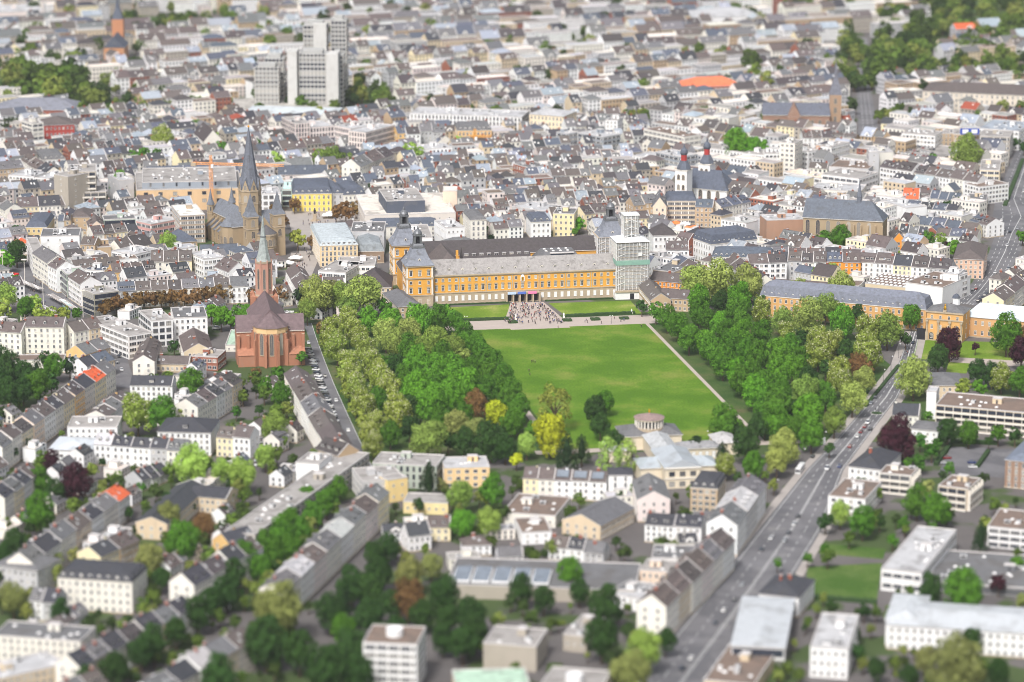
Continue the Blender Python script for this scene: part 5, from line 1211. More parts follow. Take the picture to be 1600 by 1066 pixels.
flat('pale glass roofed hall behind the yellow palace', (440, 296), (456, 296), (500, 281), 12, C(190, 214, 212), 'glass', 3, C(190, 220, 216))
row('mustard and slate house behind the minster square', (340, 264), (372, 262), 12, 3, 12, 2, W('ochre', 'ochre'), RF('slate', 'slate'))
flat('beige stone store with pale metal roof beside the palace', (500, 384), (559, 382), (550, 352), 14, C(222, 198, 158), 'tall', 4, C(176, 184, 188), 'mansard', 3.5, sp=2.5, dormk=2, dorm=1)
flat('lead roofed arcade between beige store and palace tower', (560, 393), (600, 392), (600, 370), 8, C(150, 128, 108), 'tall', 1, C(136, 142, 146), 'mansard', 6, sp=4)
flat('grey plant covered roof behind the beige store', (548, 362), (600, 362), (598, 346), 15, p['grey'], 'small', 3, p['greyroof'], units=8)
flat('white flat roofed shops below the beige store', (497, 423), (540, 426), (536, 407), 9, p['white'], 'ribbon', 2, p['gravelroof'])
flat('grey roofed shops left of the palace', (528, 414), (586, 414), (583, 401), 9, p['white'], 'wide', 2, p['gravelroof'], units=4)
row('the white houses at the end of the church street', (461, 412), (480, 442), 11, 4, 12, 2, W('white', 'white'), RF('brown', 'brown'), dorm=0)
row('the brown roofs left of the dark hipped hall', (478, 434), (536, 432), 9, 4, 13, 2, W('white', 'cream'), RF('brown', 'brown'))
row('large dark hipped hall left of the palace tower', (560, 420), (612, 420), 9, 8, 30, 1, W('beige'), RF('darkbrown'), roof='hip', sky=1, dorm=0, chim=0)
row('grey hipped lodge in front of the left palace tower', (616, 447), (640, 468), 7, 4, 14, 1, W('tan'), RF('greyroof'), roof='hip', dorm=0, sky=0, chim=0)
# store with cream roof in the middle
flat('cream roofed department store behind the palace', (570, 336), (712, 332), (716, 300), 13, C(214, 206, 198), 'small', 2, p['creamroof'], units=0, sp=6, name='department_store')
flat('slate clad upper block of the cream roofed store', (604, 314), (664, 312), (690, 292), 21, p['slate'], 'blank', 1, p['gravelroof'], units=12, name='store_upper_block')
flat('cream clad end block of the cream roofed store', (692, 298), (714, 298), (714, 291), 21, p['peach'], 'blank', 1, p['creamroof'], units=0, name='store_end_block')
row('slate mansard front of the cream roofed store', (576, 341), (684, 339), 9, 5, 10, 1, W('cream'), RF('slate'), roof='mansard', dorm=1, dormk=0, sp=5)
flat('grey flat roof with rooflights behind the palace towers', (630, 372), (676, 371), (674, 350), 12, p['white'], 'wide', 2, p['gravelroof'], units=4)
flat('white shop block with terrace behind the palace', (697, 356), (726, 354), (722, 341), 16, p['white'], 'small', 3, p['lightroof'])
row('grey hipped house behind the palace', (690, 372), (742, 368), 9, 4, 16, 1, W('cream'), RF('greyroof'), roof='hip')
flat('cream corner house on the narrow street behind the palace', (735, 344), (760, 343), (758, 330), 15, p['cream'], 'tall', 4, p['greyroof'], 'mansard', 3)
flat('grey roofed flat block behind the palace', (800, 322), (850, 330), (858, 318), 10, p['grey'], 'wide', 2, p['lightroof'])
flat('cream apartment house behind the palace court', (864, 333), (897, 334), (898, 325), 16, C(232, 214, 170), 'std', 4, p['greyroof'], units=2)
flat('white house with slate mansard left of the cream apartment house', (830, 347), (861, 346), (860, 336), 12, p['white'], 'std', 3, p['slate'], 'mansard', 4, dorm=1)
row('dark mansard corner house right of the cream apartment house', (905, 322), (940, 318), 11, 4, 14, 2, W('yellow', 'cream'), RF('darkbrown', 'brown'), dorm=1)
row('the ochre house row behind the palace', (617, 198), (633, 197), 15, 4, 13, 1, W('ochre'), RF('slate'), dorm=1)
row('white house with blue stripes behind the old town', (633, 199), (654, 198), 15, 4, 13, 1, W('white'), RF('darkbrown'))
row('the grey apartment row behind the old town', (655, 195), (694, 194), 14, 4, 14, 2, W('grey', 'grey'), RF('greyroof', 'greyroof'), sky=1)
flat('ochre palace front with small green dome, far centre', (715, 204), (768, 203), (767, 195), 14, C(226, 186, 132), 'tall', 3, p['greyroof'], 'mansard', 5, dorm=1)
flat('white modern block with dark glass top, old town', (662, 233), (707, 230), (707, 222), 10, p['white'], 'slot', 2, p['lightroof'])
flat('lower white wing with square windows, old town', (660, 245), (709, 238), (708, 234), 7, p['white'], 'wide', 2, p['lightroof'], sp=3)
flat('curved far office with dark window grid, far centre', (640, 177), (815, 183), (815, 172), 15, p['white'], 'slot', 4, p['lightroof'], sp=2.8, units=6)
flat('cream palace with hipped roof, far centre', (827, 178), (880, 182), (919, 175), 17, C(232, 216, 186), 'tall', 4, p['lightroof'], 'hip', 3, sp=3)
flat('white office, far centre right of the cream palace', (946, 187), (965, 188), (980, 183), 16, p['white'], 'std', 5, p['gravelroof'])
flat('blue grey office with window bands, centre of the old town', (902, 207), (942, 214), (953, 206), 13, p['bluegrey'], 'ribbon', 4, p['lightroof'])
flat('short arm of the blue grey office', (888, 209), (903, 206), (900, 200), 13, p['bluegrey'], 'ribbon', 4, p['lightroof'])
flat('dark topped office with cream window bands, right of centre', (1006, 201), (1069, 214), (1085, 208), 18, p['cream'], 'ribbon', 5, p['brownflat'], units=5)
flat('brick house with flat roof in the old town', (826, 262), (857, 258), (853, 249), 12, C(150, 94, 76), 'std', 3, p['greyroof'])
flat('white balcony block in front of the dark topped office', (988, 243), (1048, 251), (1051, 241), 9, p['white'], 'slot', 2, p['lightroof'])
flat('pale blue banded office left of the onion towers', (1024, 237), (1063, 245), (1067, 236), 14, p['bluegrey'], 'ribbon', 4, p['lightroof'])
flat('long white flat roofed row behind the onion towers', (1084, 228), (1162, 238), (1168, 230), 10, p['white'], 'std', 3, p['gravelroof'], units=5)
flat('white banded block right of the onion towers', (1161, 239), (1194, 242), (1197, 234), 12, p['white'], 'ribbon', 3, p['gravelroof'])
flat('white window grid block right of the onion towers', (1195, 240), (1221, 240), (1223, 233), 14, p['white'], 'wide', 4, p['gravelroof'])
row('the tan houses left of the market gable', (984, 308), (1022, 305), 14, 4, 13, 2, W('tan', 'tan'), RF('greyroof', 'greyroof'), dorm=1)
row('stepped tan gable house on the market', (1031, 309), (1031, 296), 15, 6, 9, 1, W('peach'), RF('greyroof'))
flat('tan office with window bands on the market', (1042, 314), (1088, 314), (1088, 304), 16, C(206, 190, 166), 'ribbon', 5, p['slate'], 'mansard', 4)
row('the tan shop houses right of the market office', (1088, 311), (1116, 312), 14, 4, 12, 1, W('tan'), RF('slate'), dorm=1)
row('the slate roofed shop row right of the market', (1116, 313), (1162, 303), 13, 4, 13, 3, W('cream', 'cream', 'white'), RF('slate', 'slate', 'slate'), dorm=1)
flat('town hall with slate mansard roof right of the market stalls', (1083, 372), (1111, 382), (1172, 370), 14, p['white'], 'tall', 3, p['slate'], 'mansard', 8, dorm=1, name='town_hall')
row('long slate wing of the town hall', (1114, 384), (1210, 386), 13, 5.5, 14, 1, W('white'), RF('slate'), roof='mansard', dorm=1)
flat('white house with dark hipped roof left of the market stalls', (1021, 368), (1057, 367), (1058, 358), 14, p['white'], 'std', 3, p['darkbrown'], 'hip', 6, dorm=1)
row('white house with brown roof right of the scaffold', (1040, 377), (1076, 377), 11, 4, 14, 1, W('white'), RF('brown'))
row('the brown roofs between scaffold and town hall', (1060, 398), (1106, 420), 10, 4, 13, 3, W('white', 'cream', 'cream'), RF('slate', 'brown', 'brown'))
row('the brown terrace right of the town hall', (1144, 393), (1196, 432), 11, 4.5, 13, 4, W('white', 'white', 'white', 'cream'), RF('brown', 'brown', 'brown', 'darkbrown'), sky=.9)
row('white balcony row right of the town hall', (1168, 399), (1226, 397), 13, 4, 12, 2, W('white', 'white'), RF('brown', 'darkbrown'), style='wide')
row('orange wing with brown roof right of the scaffold', (1021, 424), (1074, 429), 9, 4, 13, 1, W('orange'), RF('brown'), dorm=0)
row('tan lodge with brown roof right of the scaffold, side arm', (1012, 434), (1033, 459), 8, 4, 12, 1, W('tan'), RF('brown'), dorm=0)
row('tan lodge with brown roof right of the scaffold, front arm', (1034, 451), (1085, 454), 8, 4, 12, 1, W('tan'), RF('brown'), dorm=0, sky=1)
flat('grey roofed rear wing right of the scaffold', (1020, 421), (1053, 425), (1047, 404), 11, p['beige'], 'std', 2, p['greyroof'])
# right of the market
flat('pinkish brown blind walled theatre block', (1198, 344), (1257, 342), (1254, 333), 18, C(172, 136, 114), 'blank', 1, p['lightroof'], units=1)
row('the dark roofed street below the gothic church, left half', (1192, 392), (1292, 395), 12.5, 4.5, 13, 5, W('white', 'white', 'grey', 'cream', 'white'), RF('brown', 'anth', 'brown', 'darkbrown', 'brown'), dorm=.9)
row('the orange and slate pair in the dark roofed street', (1292, 395), (1345, 396), 12, 4.5, 13, 2, W('orange', 'orange'), RF('slate', 'brown'), dorm=.9)
row('the dark roofed street below the gothic church, right half', (1345, 394), (1490, 405), 12, 4.5, 13, 5, W('white', 'white', 'yellow', 'white', 'grey'), RF('brown', 'brown', 'anth', 'darkbrown', 'darkbrown'), dorm=.7)
row('the long roofs behind the dark roofed street', (1200, 386), (1345, 389), 11, 3, 12, 5, W('white', 'grey', 'white', 'cream', 'white'), RF('greyroof', 'brown', 'brown', 'anth', 'brown'), sky=1)
flat('hall with large brown flat roof above the gatehouse', (1415, 441), (1473, 449), (1501, 429), 12, p['white'], 'blank', 1, p['brownflat'], units=1)
sgr = flat('market hall roof with a grid of cream rooflights', (1352, 442), (1416, 449), (1424, 431), 6, p['beige'], 'blank', 1, p['brownflat'], units=0)
flat('white lift block beside the brown hall', (1474, 427), (1497, 429), (1498, 420), 16, p['white'], 'small', 3, p['lightroof'], sp=5)
flat('white end block of the brown hall on the street', (1500, 430), (1512, 426), (1506, 418), 15, p['white'], 'ribbon', 4, p['lightroof'])
flat('small white block with brown roof behind the palace wing', (1316, 445), (1342, 447), (1342, 438), 6, p['white'], 'blank', 1, p['brownflat'], units=0)
row('long low brown roof behind the palace wing', (1200, 436), (1310, 444), 5, 2.5, 12, 2, W('cream', 'cream'), RF('brown', 'brown'), dorm=0)
flat('pink corner building with brown roof on the right street', (1490, 404), (1537, 406), (1558, 384), 12.5, C(214, 178, 154), 'std', 4, p['brown'], 'hip', 4.5)
row('the long slate terrace right of the gothic church', (1414, 335), (1530, 349), 7, 4, 11, 5, W('yellow', 'cream', 'yellow', 'cream', 'yellow'), RF('slate', 'slate', 'slate', 'slate', 'brown'), dorm=0, jh=.1)
row('the small row above the copper tree', (1466, 355), (1530, 361), 7, 4, 11, 3, W('white', 'white', 'cream'), RF('brown', 'slate', 'brown'))
row('small orange gable house right of the gothic church', (1405, 364), (1399, 351), 7, 5, 8, 1, W('orange'), RF('brown'), dorm=0)
row('slate houses right of the small orange gable', (1408, 351), (1450, 354), 7, 4, 10, 3, W('white', 'yellow', 'cream'), RF('anth', 'greyroof', 'anth'))
row('the yellow balcony terrace at the right edge', (1552, 458), (1606, 418), 12, 4, 13, 3, W('yellow', 'cream', 'yellow'), RF('brown', 'brown', 'brown'), sky=1)
flat('tall white office with window grid, upper right', (1218, 222), (1242, 224), (1263, 219), 25, p['cream'], 'wide', 7, p['gravelroof'], sp=3)
flat('low white office left of the tall white one, upper right', (1198, 240), (1222, 242), (1226, 235), 13, p['white'], 'ribbon', 4, p['gravelroof'])
flat('white flats right of the tall white office', (1263, 237), (1279, 234), (1284, 226), 15, p['white'], 'wide', 4, p['gravelroof'])
flat('tan flats with bands, upper right', (1279, 236), (1299, 231), (1301, 224), 14, C(206, 168, 140), 'ribbon', 4, p['gravelroof'])
flat('white flats on the corner of the wide street, upper right', (1299, 230), (1328, 222), (1326, 215), 16, p['white'], 'wide', 4, p['gravelroof'])
row('the white row behind the tall white office', (1252, 206), (1300, 205), 9, 4, 12, 3, W('white', 'white', 'cream'), RF('brown', 'brown', 'darkbrown'))
row('peach house with brown roof behind the tall white office', (1301, 206), (1340, 209), 9, 3.5, 14, 2, W('peach', 'tan'), RF('brown', 'brown'))
flat('grey flat roofed block with blue sign, upper right', (1295, 260), (1357, 264), (1357, 252), 13, p['grey'], 'blank', 1, p['brownflat'])
flat('grey windowless slab, upper right', (1358, 237), (1374, 237), (1377, 231), 23, p['grey'], 'small', 5, p['lightroof'], sp=6)
flat('cream block beside the grey slab', (1375, 238), (1396, 237), (1396, 229), 19, p['cream'], 'blank', 1, p['lightroof'])
flat('white terraced block behind the gothic church turret', (1284, 272), (1342, 279), (1346, 266), 13, p['white'], 'ribbon', 3, p['gravelroof'])
flat('long white block above the gothic church', (1268, 295), (1345, 299), (1346, 288), 9, p['cream'], 'wide', 2, p['lightroof'])
flat('diagonal brown flat roof, upper right', (1224, 268), (1284, 279), (1286, 270), 8, p['white'], 'ribbon', 2, p['peach'])
flat('white block right of the gothic church turret', (1347, 302), (1406, 309), (1407, 299), 10, p['white'], 'slot', 2, p['creamroof'])
flat('white blank gable wall right of the gothic church', (1377, 312), (1416, 325), (1419, 312), 12, p['white'], 'blank', 1, p['lightroof'])
row('orange roofed house, upper right', (1412, 294), (1438, 295), 8, 6, 12, 1, W('white'), RF('orangeroof'), sky=1)
row('the white residential row, upper right, left end', (1384, 249), (1434, 257), 15, 4, 13, 2, W('white', 'white'), RF('darkbrown', 'darkbrown'), style='wide')
row('the cream residential row with brown roof, upper right', (1434, 258), (1536, 274), 14, 4, 13, 5, W('cream', 'cream', 'white', 'cream', 'white'), RF('darkbrown', 'brown', 'brown', 'brown', 'brown'), sky=1)
flat('white end block of the cream residential row', (1507, 286), (1530, 292), (1552, 280), 13, p['white'], 'wide', 4, p['brownflat'])
flat('beige block on the dual carriageway, upper right', (1531, 265), (1562, 266), (1573, 250), 15, C(222, 206, 178), 'ribbon', 4, p['gravelroof'])
flat('grey office on the dual carriageway, upper right', (1531, 212), (1578, 214), (1579, 204), 17, p['concrete'], 'ribbon', 5, p['gravelroof'])
flat('tan rounded block under the blue sign, upper right', (1489, 209), (1529, 211), (1530, 203), 13, p['tan'], 'std', 4, p['gravelroof'])
flat('white apartment row left of the blue sign, upper right', (1409, 208), (1461, 212), (1462, 204), 14, p['white'], 'wide', 4, p['gravelroof'])
flat('tan apartment block left of the blue sign, upper right', (1462, 209), (1489, 208), (1490, 201), 13, p['tan'], 'std', 4, p['gravelroof'])
flat('white rounded office at the right edge, upper right', (1527, 200), (1592, 205), (1606, 190), 15, p['white'], 'wide', 4, p['bluegrey'])
deck = flat('parking deck with rows of cars, upper right', (1396, 244), (1456, 251), (1482, 228), 5, p['concrete'], 'blank', 1, p['gravelroof'], units=0)
row('the slate roofs below the residential row, upper right', (1440, 297), (1502, 302), 8, 4, 12, 4, W('white', 'cream', 'white', 'white'), RF('brown', 'slate', 'slate', 'slate'))
row('the white houses above the slate terrace, upper right', (1420, 313), (1500, 320), 10, 3, 12, 4, W('white', 'white', 'white', 'cream'), RF('slate', 'anth', 'slate', 'anth'))
flat('glazed low hall on the dual carriageway, upper right', (1512, 313), (1542, 314), (1548, 303), 8, p['beige'], 'big', 1, p['greyroof'])
row('the corner houses with green tarp by the junction', (1528, 334), (1556, 342), 9, 3.5, 14, 2, W('grey', 'white'), RF('slate', 'brown'))
flat('far red roofed long building, upper right', (1070, 137), (1160, 133), (1160, 124), 12, C(160, 90, 70), 'std', 3, C(222, 120, 84), 'hip', 6, sp=4)
flat('far classical building with pale wall, upper right edge', (1442, 142), (1620, 150), (1620, 136), 17, C(214, 204, 190), 'tall', 4, p['brown'], 'hip', 5, sp=4)
flat('far dark roofed brick range, upper left', (-10, 172), (124, 172), (124, 160), 12, C(160, 96, 80), 'std', 2, C(124, 126, 136), 'hip', 7, sp=4)
flat('far curved station canopy, upper left', (380, 176), (520, 180), (520, 168), 9, C(200, 200, 200), 'glass', 1, C(196, 204, 208), 'metalhip', 2)
flat('far white railway canopy, upper right', (1085, 28), (1190, 24), (1190, 14), 12, p['white'], 'blank', 1, p['lightroof'], 'metalhip', 6)
flat('far white long hall, upper left corner', (-10, 20), (70, 16), (70, 4), 12, p['pink'], 'blank', 1, p['lightroof'])

# roof extras on placed buildings
hl = hall
def roof_of(e): return [c for c in COL.objects if c.parent == e and c.name.startswith('roof')][0]
rh_ = roof_of(hl); dims = [v.co for v in rh_.data.vertices]; hx = max(v.x for v in dims); hy = max(v.y for v in dims)
for k in range(5):
    mb = MB(); x0 = -hx + 2 + k * 8.6; mb.box(x0, x0 + 7.6, -hy + 4, hy - 16, 6.1, 7.0, 'white'); mb.poly([(x0 + .5, -hy + 4.5, 7.02), (x0 + 7.1, -hy + 4.5, 7.02), (x0 + 7.1, hy - 16.5, 7.9), (x0 + .5, hy - 16.5, 7.9)], 'pane_lit'); mb.poly([(x0, hy - 16, 7), (x0 + 7.6, hy - 16, 7), (x0 + 7.1, hy - 16.5, 7.9), (x0 + .5, hy - 16.5, 7.9)], 'white'); mb.build('rooflight', rh_)
for lab, dx in (('white cube', 0), ('beige block with a white', 0)):
    e = [o for o in COL.objects if o.get('label', '').startswith(lab)][0]; ro = roof_of(e); z = max(v.co.z for v in ro.data.vertices)
    mb = MB(); mb.ring([(3.4, z - .5), (3.4, z + 2.6), (3.0, z + 2.6), (3.0, z + 2.2)], 20, 'white'); mb.build('roof_drum', ro)
ro = roof_of(sgr); gx = max(v.co.x for v in ro.data.vertices); gy = max(v.co.y for v in ro.data.vertices)
for i in range(9):
    for j in range(5): inst('roof_light', DOMELIGHT, ro, (-gx + 2 + i * (2 * gx - 4) / 8, -gy + 2.5 + j * (2 * gy - 5) / 4, 5.55), (0, 0, 0), (1.1, 1.5, 1))
# ------------------------------------------------------------------ trees
def crown_mesh(seed, n_cl, leaf, zs=1.05, top=0.0, cone=0.0, blossom=0, sparse=1.0, per=140, spread=.74):
    r = random.Random(seed); mb = MB()
    cl = []
    tries = 0
    while len(cl) < n_cl and tries < 4000:
        tries += 1
        z = r.uniform(-.78, 1.0); a = r.uniform(0, 2 * math.pi)
        rad = math.sqrt(max(0, 1 - z * z)) if cone == 0 else max(.05, (1 - (z + .8) / 1.8) ** .8) * (1 if z > -.7 else .8)
        k = spread * r.uniform(.84, 1.06) * (1 + .34 * noise.noise(Vector((math.cos(a) * rad, math.sin(a) * rad, z)) * 1.5 + Vector((seed * 3.7, 0, 0)))); c = Vector((math.cos(a) * rad * k, math.sin(a) * rad * k, z * k * zs * (1.25 if cone else 1)))
        s = r.uniform(.17, .35) * (0.75 if cone else 1) * (1.1 if z > .5 else 1)
        if any((c - q).length < .27 for q, _ in cl): continue
        cl.append((c, s))
    for c, s in cl:
        k = int(per * (s / .3) ** 2 * sparse)
        for i in range(k):
            d = Vector((r.gauss(0, 1), r.gauss(0, 1), r.gauss(.25, 1))).normalized()
            if d.dot(c) < -.35 * c.length and r.random() < .8: continue
            p = c + d * s * r.uniform(.72, 1.06)
            nrm = (d + Vector((r.uniform(-1, 1), r.uniform(-1, 1), r.uniform(-.5, 1))) * .42).normalized()
            t = nrm.cross(Vector((r.uniform(-1, 1), r.uniform(-1, 1), r.uniform(-1, 1)))).normalized(); b = nrm.cross(t)
            l = leaf * r.uniform(.65, 1.35); t *= l; b *= l * .7
            m = 'blossom' if blossom and d.z > .15 and r.random() < blossom else 'leaf'
            if m == 'blossom': t *= .55; b *= .55; p = p + d * .03
            mb.poly([p - t, p - b * .9, p + t * 1.1, p + b * .9], m)
    # an uneven inner mass so that the far side does not show everywhere
    bmx = bmesh.new(); bmesh.ops.create_icosphere(bmx, subdivisions=2, radius=.55)
    for v in bmx.verts:
        f = 1 + .3 * noise.noise(v.co * 3 + Vector((seed, 0, 0)))
        v.co = v.co * f
        if cone: v.co.x *= max(.2, 1 - (v.co.z + .6) / 1.5); v.co.y *= max(.2, 1 - (v.co.z + .6) / 1.5); v.co.z *= 1.3
        else: v.co.z *= zs
    if sparse > .7:
        for f in bmx.faces: mb.poly([v.co.copy() for v in f.verts], 'leaf')
    bmx.free()
    me = mb.mesh('crown'); return me
CROWN = dict(lime=[crown_mesh(s, 40, .058) for s in (1, 2, 3, 4, 5)], chestnut=[crown_mesh(s, 38, .062, zs=1.15, blossom=.22) for s in (11, 12, 13, 14)],
             plane=[crown_mesh(s, 46, .055, zs=1.0, per=125) for s in (21, 22, 23, 24)], cone=[crown_mesh(s, 40, .05, cone=1, per=110) for s in (31, 32)],
             sparse=[crown_mesh(s, 26, .06, zs=1.25, sparse=.6, spread=.72) for s in (41, 42)], far=[crown_mesh(s, 16, .15, per=34) for s in (51, 52, 53)])
def trunk_mesh(seed):
    r = random.Random(seed); mb = MB(); n = 7
    def limb(a, b, ra, rb):
        a, b = Vector(a), Vector(b); d = (b - a).normalized(); u = d.orthogonal().normalized(); w = d.cross(u)
        for i in range(n):
            t0, t1 = 2 * math.pi * i / n, 2 * math.pi * (i + 1) / n
            f = lambda c, rr, t: c + (u * math.cos(t) + w * math.sin(t)) * rr
            mb.poly([f(a, ra, t0), f(a, ra, t1), f(b, rb, t1), f(b, rb, t0)], 'bark')
    limb((0, 0, 0), (.02, .01, .5), .055, .04); limb((.02, .01, .5), (0, 0, 1), .04, .012)
    for k in range(6):
        a = 2 * math.pi * k / 6 + r.uniform(-.3, .3); z = r.uniform(.32, .6); q = (math.cos(a) * .3, math.sin(a) * .3, z + r.uniform(.2, .32))
        limb((.02, .01, z), q, .026, .01)
        limb(q, (q[0] * 1.5, q[1] * 1.5, q[2] + .12), .01, .004)
    return mb.mesh('trunk')
TRUNK = [trunk_mesh(s) for s in (1, 2, 3)]
SPECIES = dict(l=('lime', C(80, 122, 40)), L=('lime', C(94, 144, 44)), d=('lime', C(56, 84, 40)), c=('chestnut', C(136, 152, 68)), p=('plane', C(148, 162, 84)), P=('plane', C(122, 146, 68)), b=('lime', C(64, 36, 44)), r=('plane', C(118, 92, 58)),
          y=('lime', C(180, 190, 50)), k=('cone', C(46, 66, 40)), K=('cone', C(70, 112, 42)), w=('sparse', C(160, 190, 92)), s=('sparse', C(138, 150, 66)), o=('plane', C(132, 140, 80)), g=('plane', C(150, 182, 84)))
NAMES = dict(l='green lime', L='bright green lime', d='dark green tree', c='flowering chestnut', p='pale plane tree', P='olive plane tree', b='purple copper beech', r='reddish brown tree', y='yellow green maple',
             k='dark conifer', K='cone shaped tree', w='feathery willow', s='loose yellowish tree', o='olive leafed tree', g='light green tree')
TN = [0]
def tree(px, py, rp, sp, label, group):
    kind, col = SPECIES[sp]
    k = mpp(py) * 1.0
    rm = rp * k * 1.0
    zc = max(rm * 1.15 + 2.2, 4.0) if kind != 'cone' else rm * 1.7 + 1
    g = P(px, py, zc)
    t = thing('tree', label, 'tree', (g.x, g.y, 0), R.uniform(0, 6.28), group); TN[0] += 1
    hs = zc if kind != 'cone' else zc
    inst('trunk', R.choice(TRUNK), t, (0, 0, 0), (0, 0, 0), (max(6, zc) * .9, max(6, zc) * .9, zc + rm * .5))
    s = rm * R.uniform(.96, 1.06)
    inst('crown', R.choice(CROWN[kind]), t, (0, 0, zc), (0, 0, 0), (s, s, s * (R.uniform(1.08, 1.28) if kind != 'cone' else 1.45)), jit(col, .15))
    return t
TREES = []
def trees(where, spec, group=None):
    for it in spec.split():
        a = it.split(','); TREES.append((float(a[2]), float(a[0]), float(a[1]), a[3], f'{NAMES[a[3]]} {where}', group or f'trees {where}'))
trees('in the park left of the lawn', '518,521,20,c 544,498,16,c 527,543,20,c 552,516,15,c 562,528,16,c 544,569,20,c 572,546,18,c 549,592,18,c 582,569,18,c 557,607,18,c 592,581,16,c 595,594,20,c 567,632,20,c 605,609,20,c 620,645,24,c 585,662,17,c 575,675,15,c 583,694,17,c 536,582,14,c 545,611,14,c 556,634,14,c 566,658,14,c 573,684,13,c '
      '603,521,22,p 638,518,20,p 618,536,20,p 679,531,20,P 709,546,18,P 724,556,13,p 752,545,15,l 772,566,16,l 786,588,17,l 800,612,17,l 812,634,17,l 575,500,18,L 610,505,22,L 653,503,24,L 686,500,18,l 699,490,14,l 712,503,15,l 727,526,18,l 742,538,16,l 653,571,22,L 630,592,17,l 684,579,20,L 709,576,22,L 704,592,20,L 653,612,26,L 674,632,26,L 729,604,24,L 704,622,22,L 680,604,18,l 755,566,17,l 765,587,17,l 780,602,16,l 792,626,17,l 760,607,18,l 735,580,18,l 640,545,18,l 660,548,18,P 690,553,18,l 618,571,15,d 640,640,18,d 600,570,14,l '
      '744,632,20,r 775,647,20,y 714,662,20,o 668,685,28,P 610,678,17,l 767,687,26,d 798,662,18,l 742,672,18,o 690,655,18,l 640,668,16,d 725,690,20,d 805,645,15,l 700,690,14,d 640,560,14,l 725,650,16,l 590,625,16,l 632,622,14,l')
trees('at the foot of the lawn', '868,635,29,s 930,640,19,d 945,628,15,l 938,665,16,d 861,680,26,y 807,655,16,l 823,695,16,g 807,718,11,y 886,706,22,k 909,700,16,k 962,692,16,d 950,714,24,w 980,712,22,w 1132,658,24,l 1086,693,13,k 1129,715,18,k 1165,692,24,d 1134,727,16,c 1177,727,18,l 1150,672,14,d 848,668,9,b 790,700,18,d 833,672,14,l')
trees('in the park right of the lawn', '1025,487,14,l 1043,497,16,l 1060,509,18,l 1077,528,19,l 1104,536,18,L 1113,545,20,l 1130,565,21,l 1152,582,20,L 1160,594,20,l 1180,613,22,L 1196,634,18,l 1104,498,15,l 1124,506,15,L 1160,504,16,l 1157,527,20,L 1140,540,18,l 1165,549,16,l 1185,555,18,l 1190,520,18,l 1091,486,18,l 1150,486,20,l 1190,487,16,c 1135,520,16,l 1175,580,16,l 1200,600,18,l '
      '1228,520,16,c 1278,530,18,c 1289,545,21,c 1303,536,18,c 1357,520,21,c 1354,552,23,c 1278,555,20,c 1310,582,19,c 1316,598,18,c 1340,572,17,r 1357,578,13,r 1350,592,18,p 1258,613,24,P 1332,622,22,p 1304,658,19,P 1268,680,20,L 1224,699,24,p 1214,720,20,p 1215,553,20,L 1238,577,18,L 1214,583,20,L 1264,590,15,d 1215,633,24,l 1263,646,26,L 1243,671,18,l 1215,658,22,l 1235,540,16,l 1250,560,16,l 1195,660,18,l 1220,610,18,l 1290,620,18,l 1240,640,16,d 1185,665,16,d 1250,530,14,d 1290,575,14,d 1320,550,16,d 1296,700,9,d')
trees('between the palace and the right park', '1084,443,26,p 1120,441,30,p 1169,444,24,p 1093,467,18,L 1155,467,20,L 1126,472,16,d 1003,479,10,d 1221,462,15,c 1246,461,18,c 1313,452,24,p 1261,494,26,p 1224,500,18,P 1316,502,22,L 1387,514,24,P 1423,494,16,l 1415,530,11,d 1290,480,20,P 1340,490,14,d 1190,475,14,d')
trees('left of the palace', '494,462,27,p 567,459,30,p 530,465,20,P 470,463,13,k 483,450,12,k 517,450,13,o 545,480,16,P 600,480,14,l 480,485,16,P')
trees('beyond the avenue on the right', '1428,588,28,p 1466,560,18,d 1484,537,20,b 1524,542,7,b 1573,522,26,l 1596,550,20,b 1527,580,16,d 1550,586,15,d 1565,590,18,c 1594,595,18,l 1504,604,14,c 1530,606,13,l 1402,686,30,b 1438,688,12,K 1456,704,13,K 1464,694,10,K 1436,722,13,K 1481,674,18,d 1514,677,16,l 1560,677,14,l 1586,680,12,d 1484,732,10,l 1418,725,9,l 1600,525,16,r 1450,650,8,l 1545,690,8,d 1492,536,6,y')
trees('at the lower right', '1313,802,17,g 1348,815,21,l 1433,784,21,l 1464,798,23,l 1450,764,14,o 1533,838,17,k 1505,925,33,l 1560,911,14,b 1455,922,19,d 1496,1040,44,o 1413,818,12,l 1290,815,14,d 1375,815,10,d 1520,1000,16,d 1445,1030,20,o 1560,1050,18,d 1262,872,9,l 1288,858,9,l 1240,905,8,d 1395,845,10,l 1450,858,8,d 1590,880,12,l 1350,955,12,d 1300,948,10,d 1215,880,8,l 1340,1020,14,d 1370,1045,16,d 1600,940,14,o 1420,1055,16,d')
trees('in the lower centre', '889,894,21,l 944,949,27,d 940,997,29,d 1006,1014,30,g 985,1052,32,o 1040,1000,18,d 813,921,21,d 850,936,18,d 968,776,9,d 905,925,16,d 670,746,20,k 719,773,21,P 769,766,21,l 723,818,20,L 764,815,19,g 654,788,10,d 690,760,12,o')
trees('along the tree lined street, lower centre', '547,740,13,l 530,764,16,l 510,784,19,l 489,805,19,l 479,777,16,l 451,815,19,l 472,829,17,l 438,832,18,l 455,856,19,l 430,863,18,l 414,849,17,l 408,887,18,l 385,874,22,l 364,898,20,d 354,925,23,d 309,959,24,d 275,987,20,d 240,1004,24,d 220,1018,24,d 179,1045,24,d 137,1062,20,d 330,940,20,d 430,888,12,d 496,760,10,d')
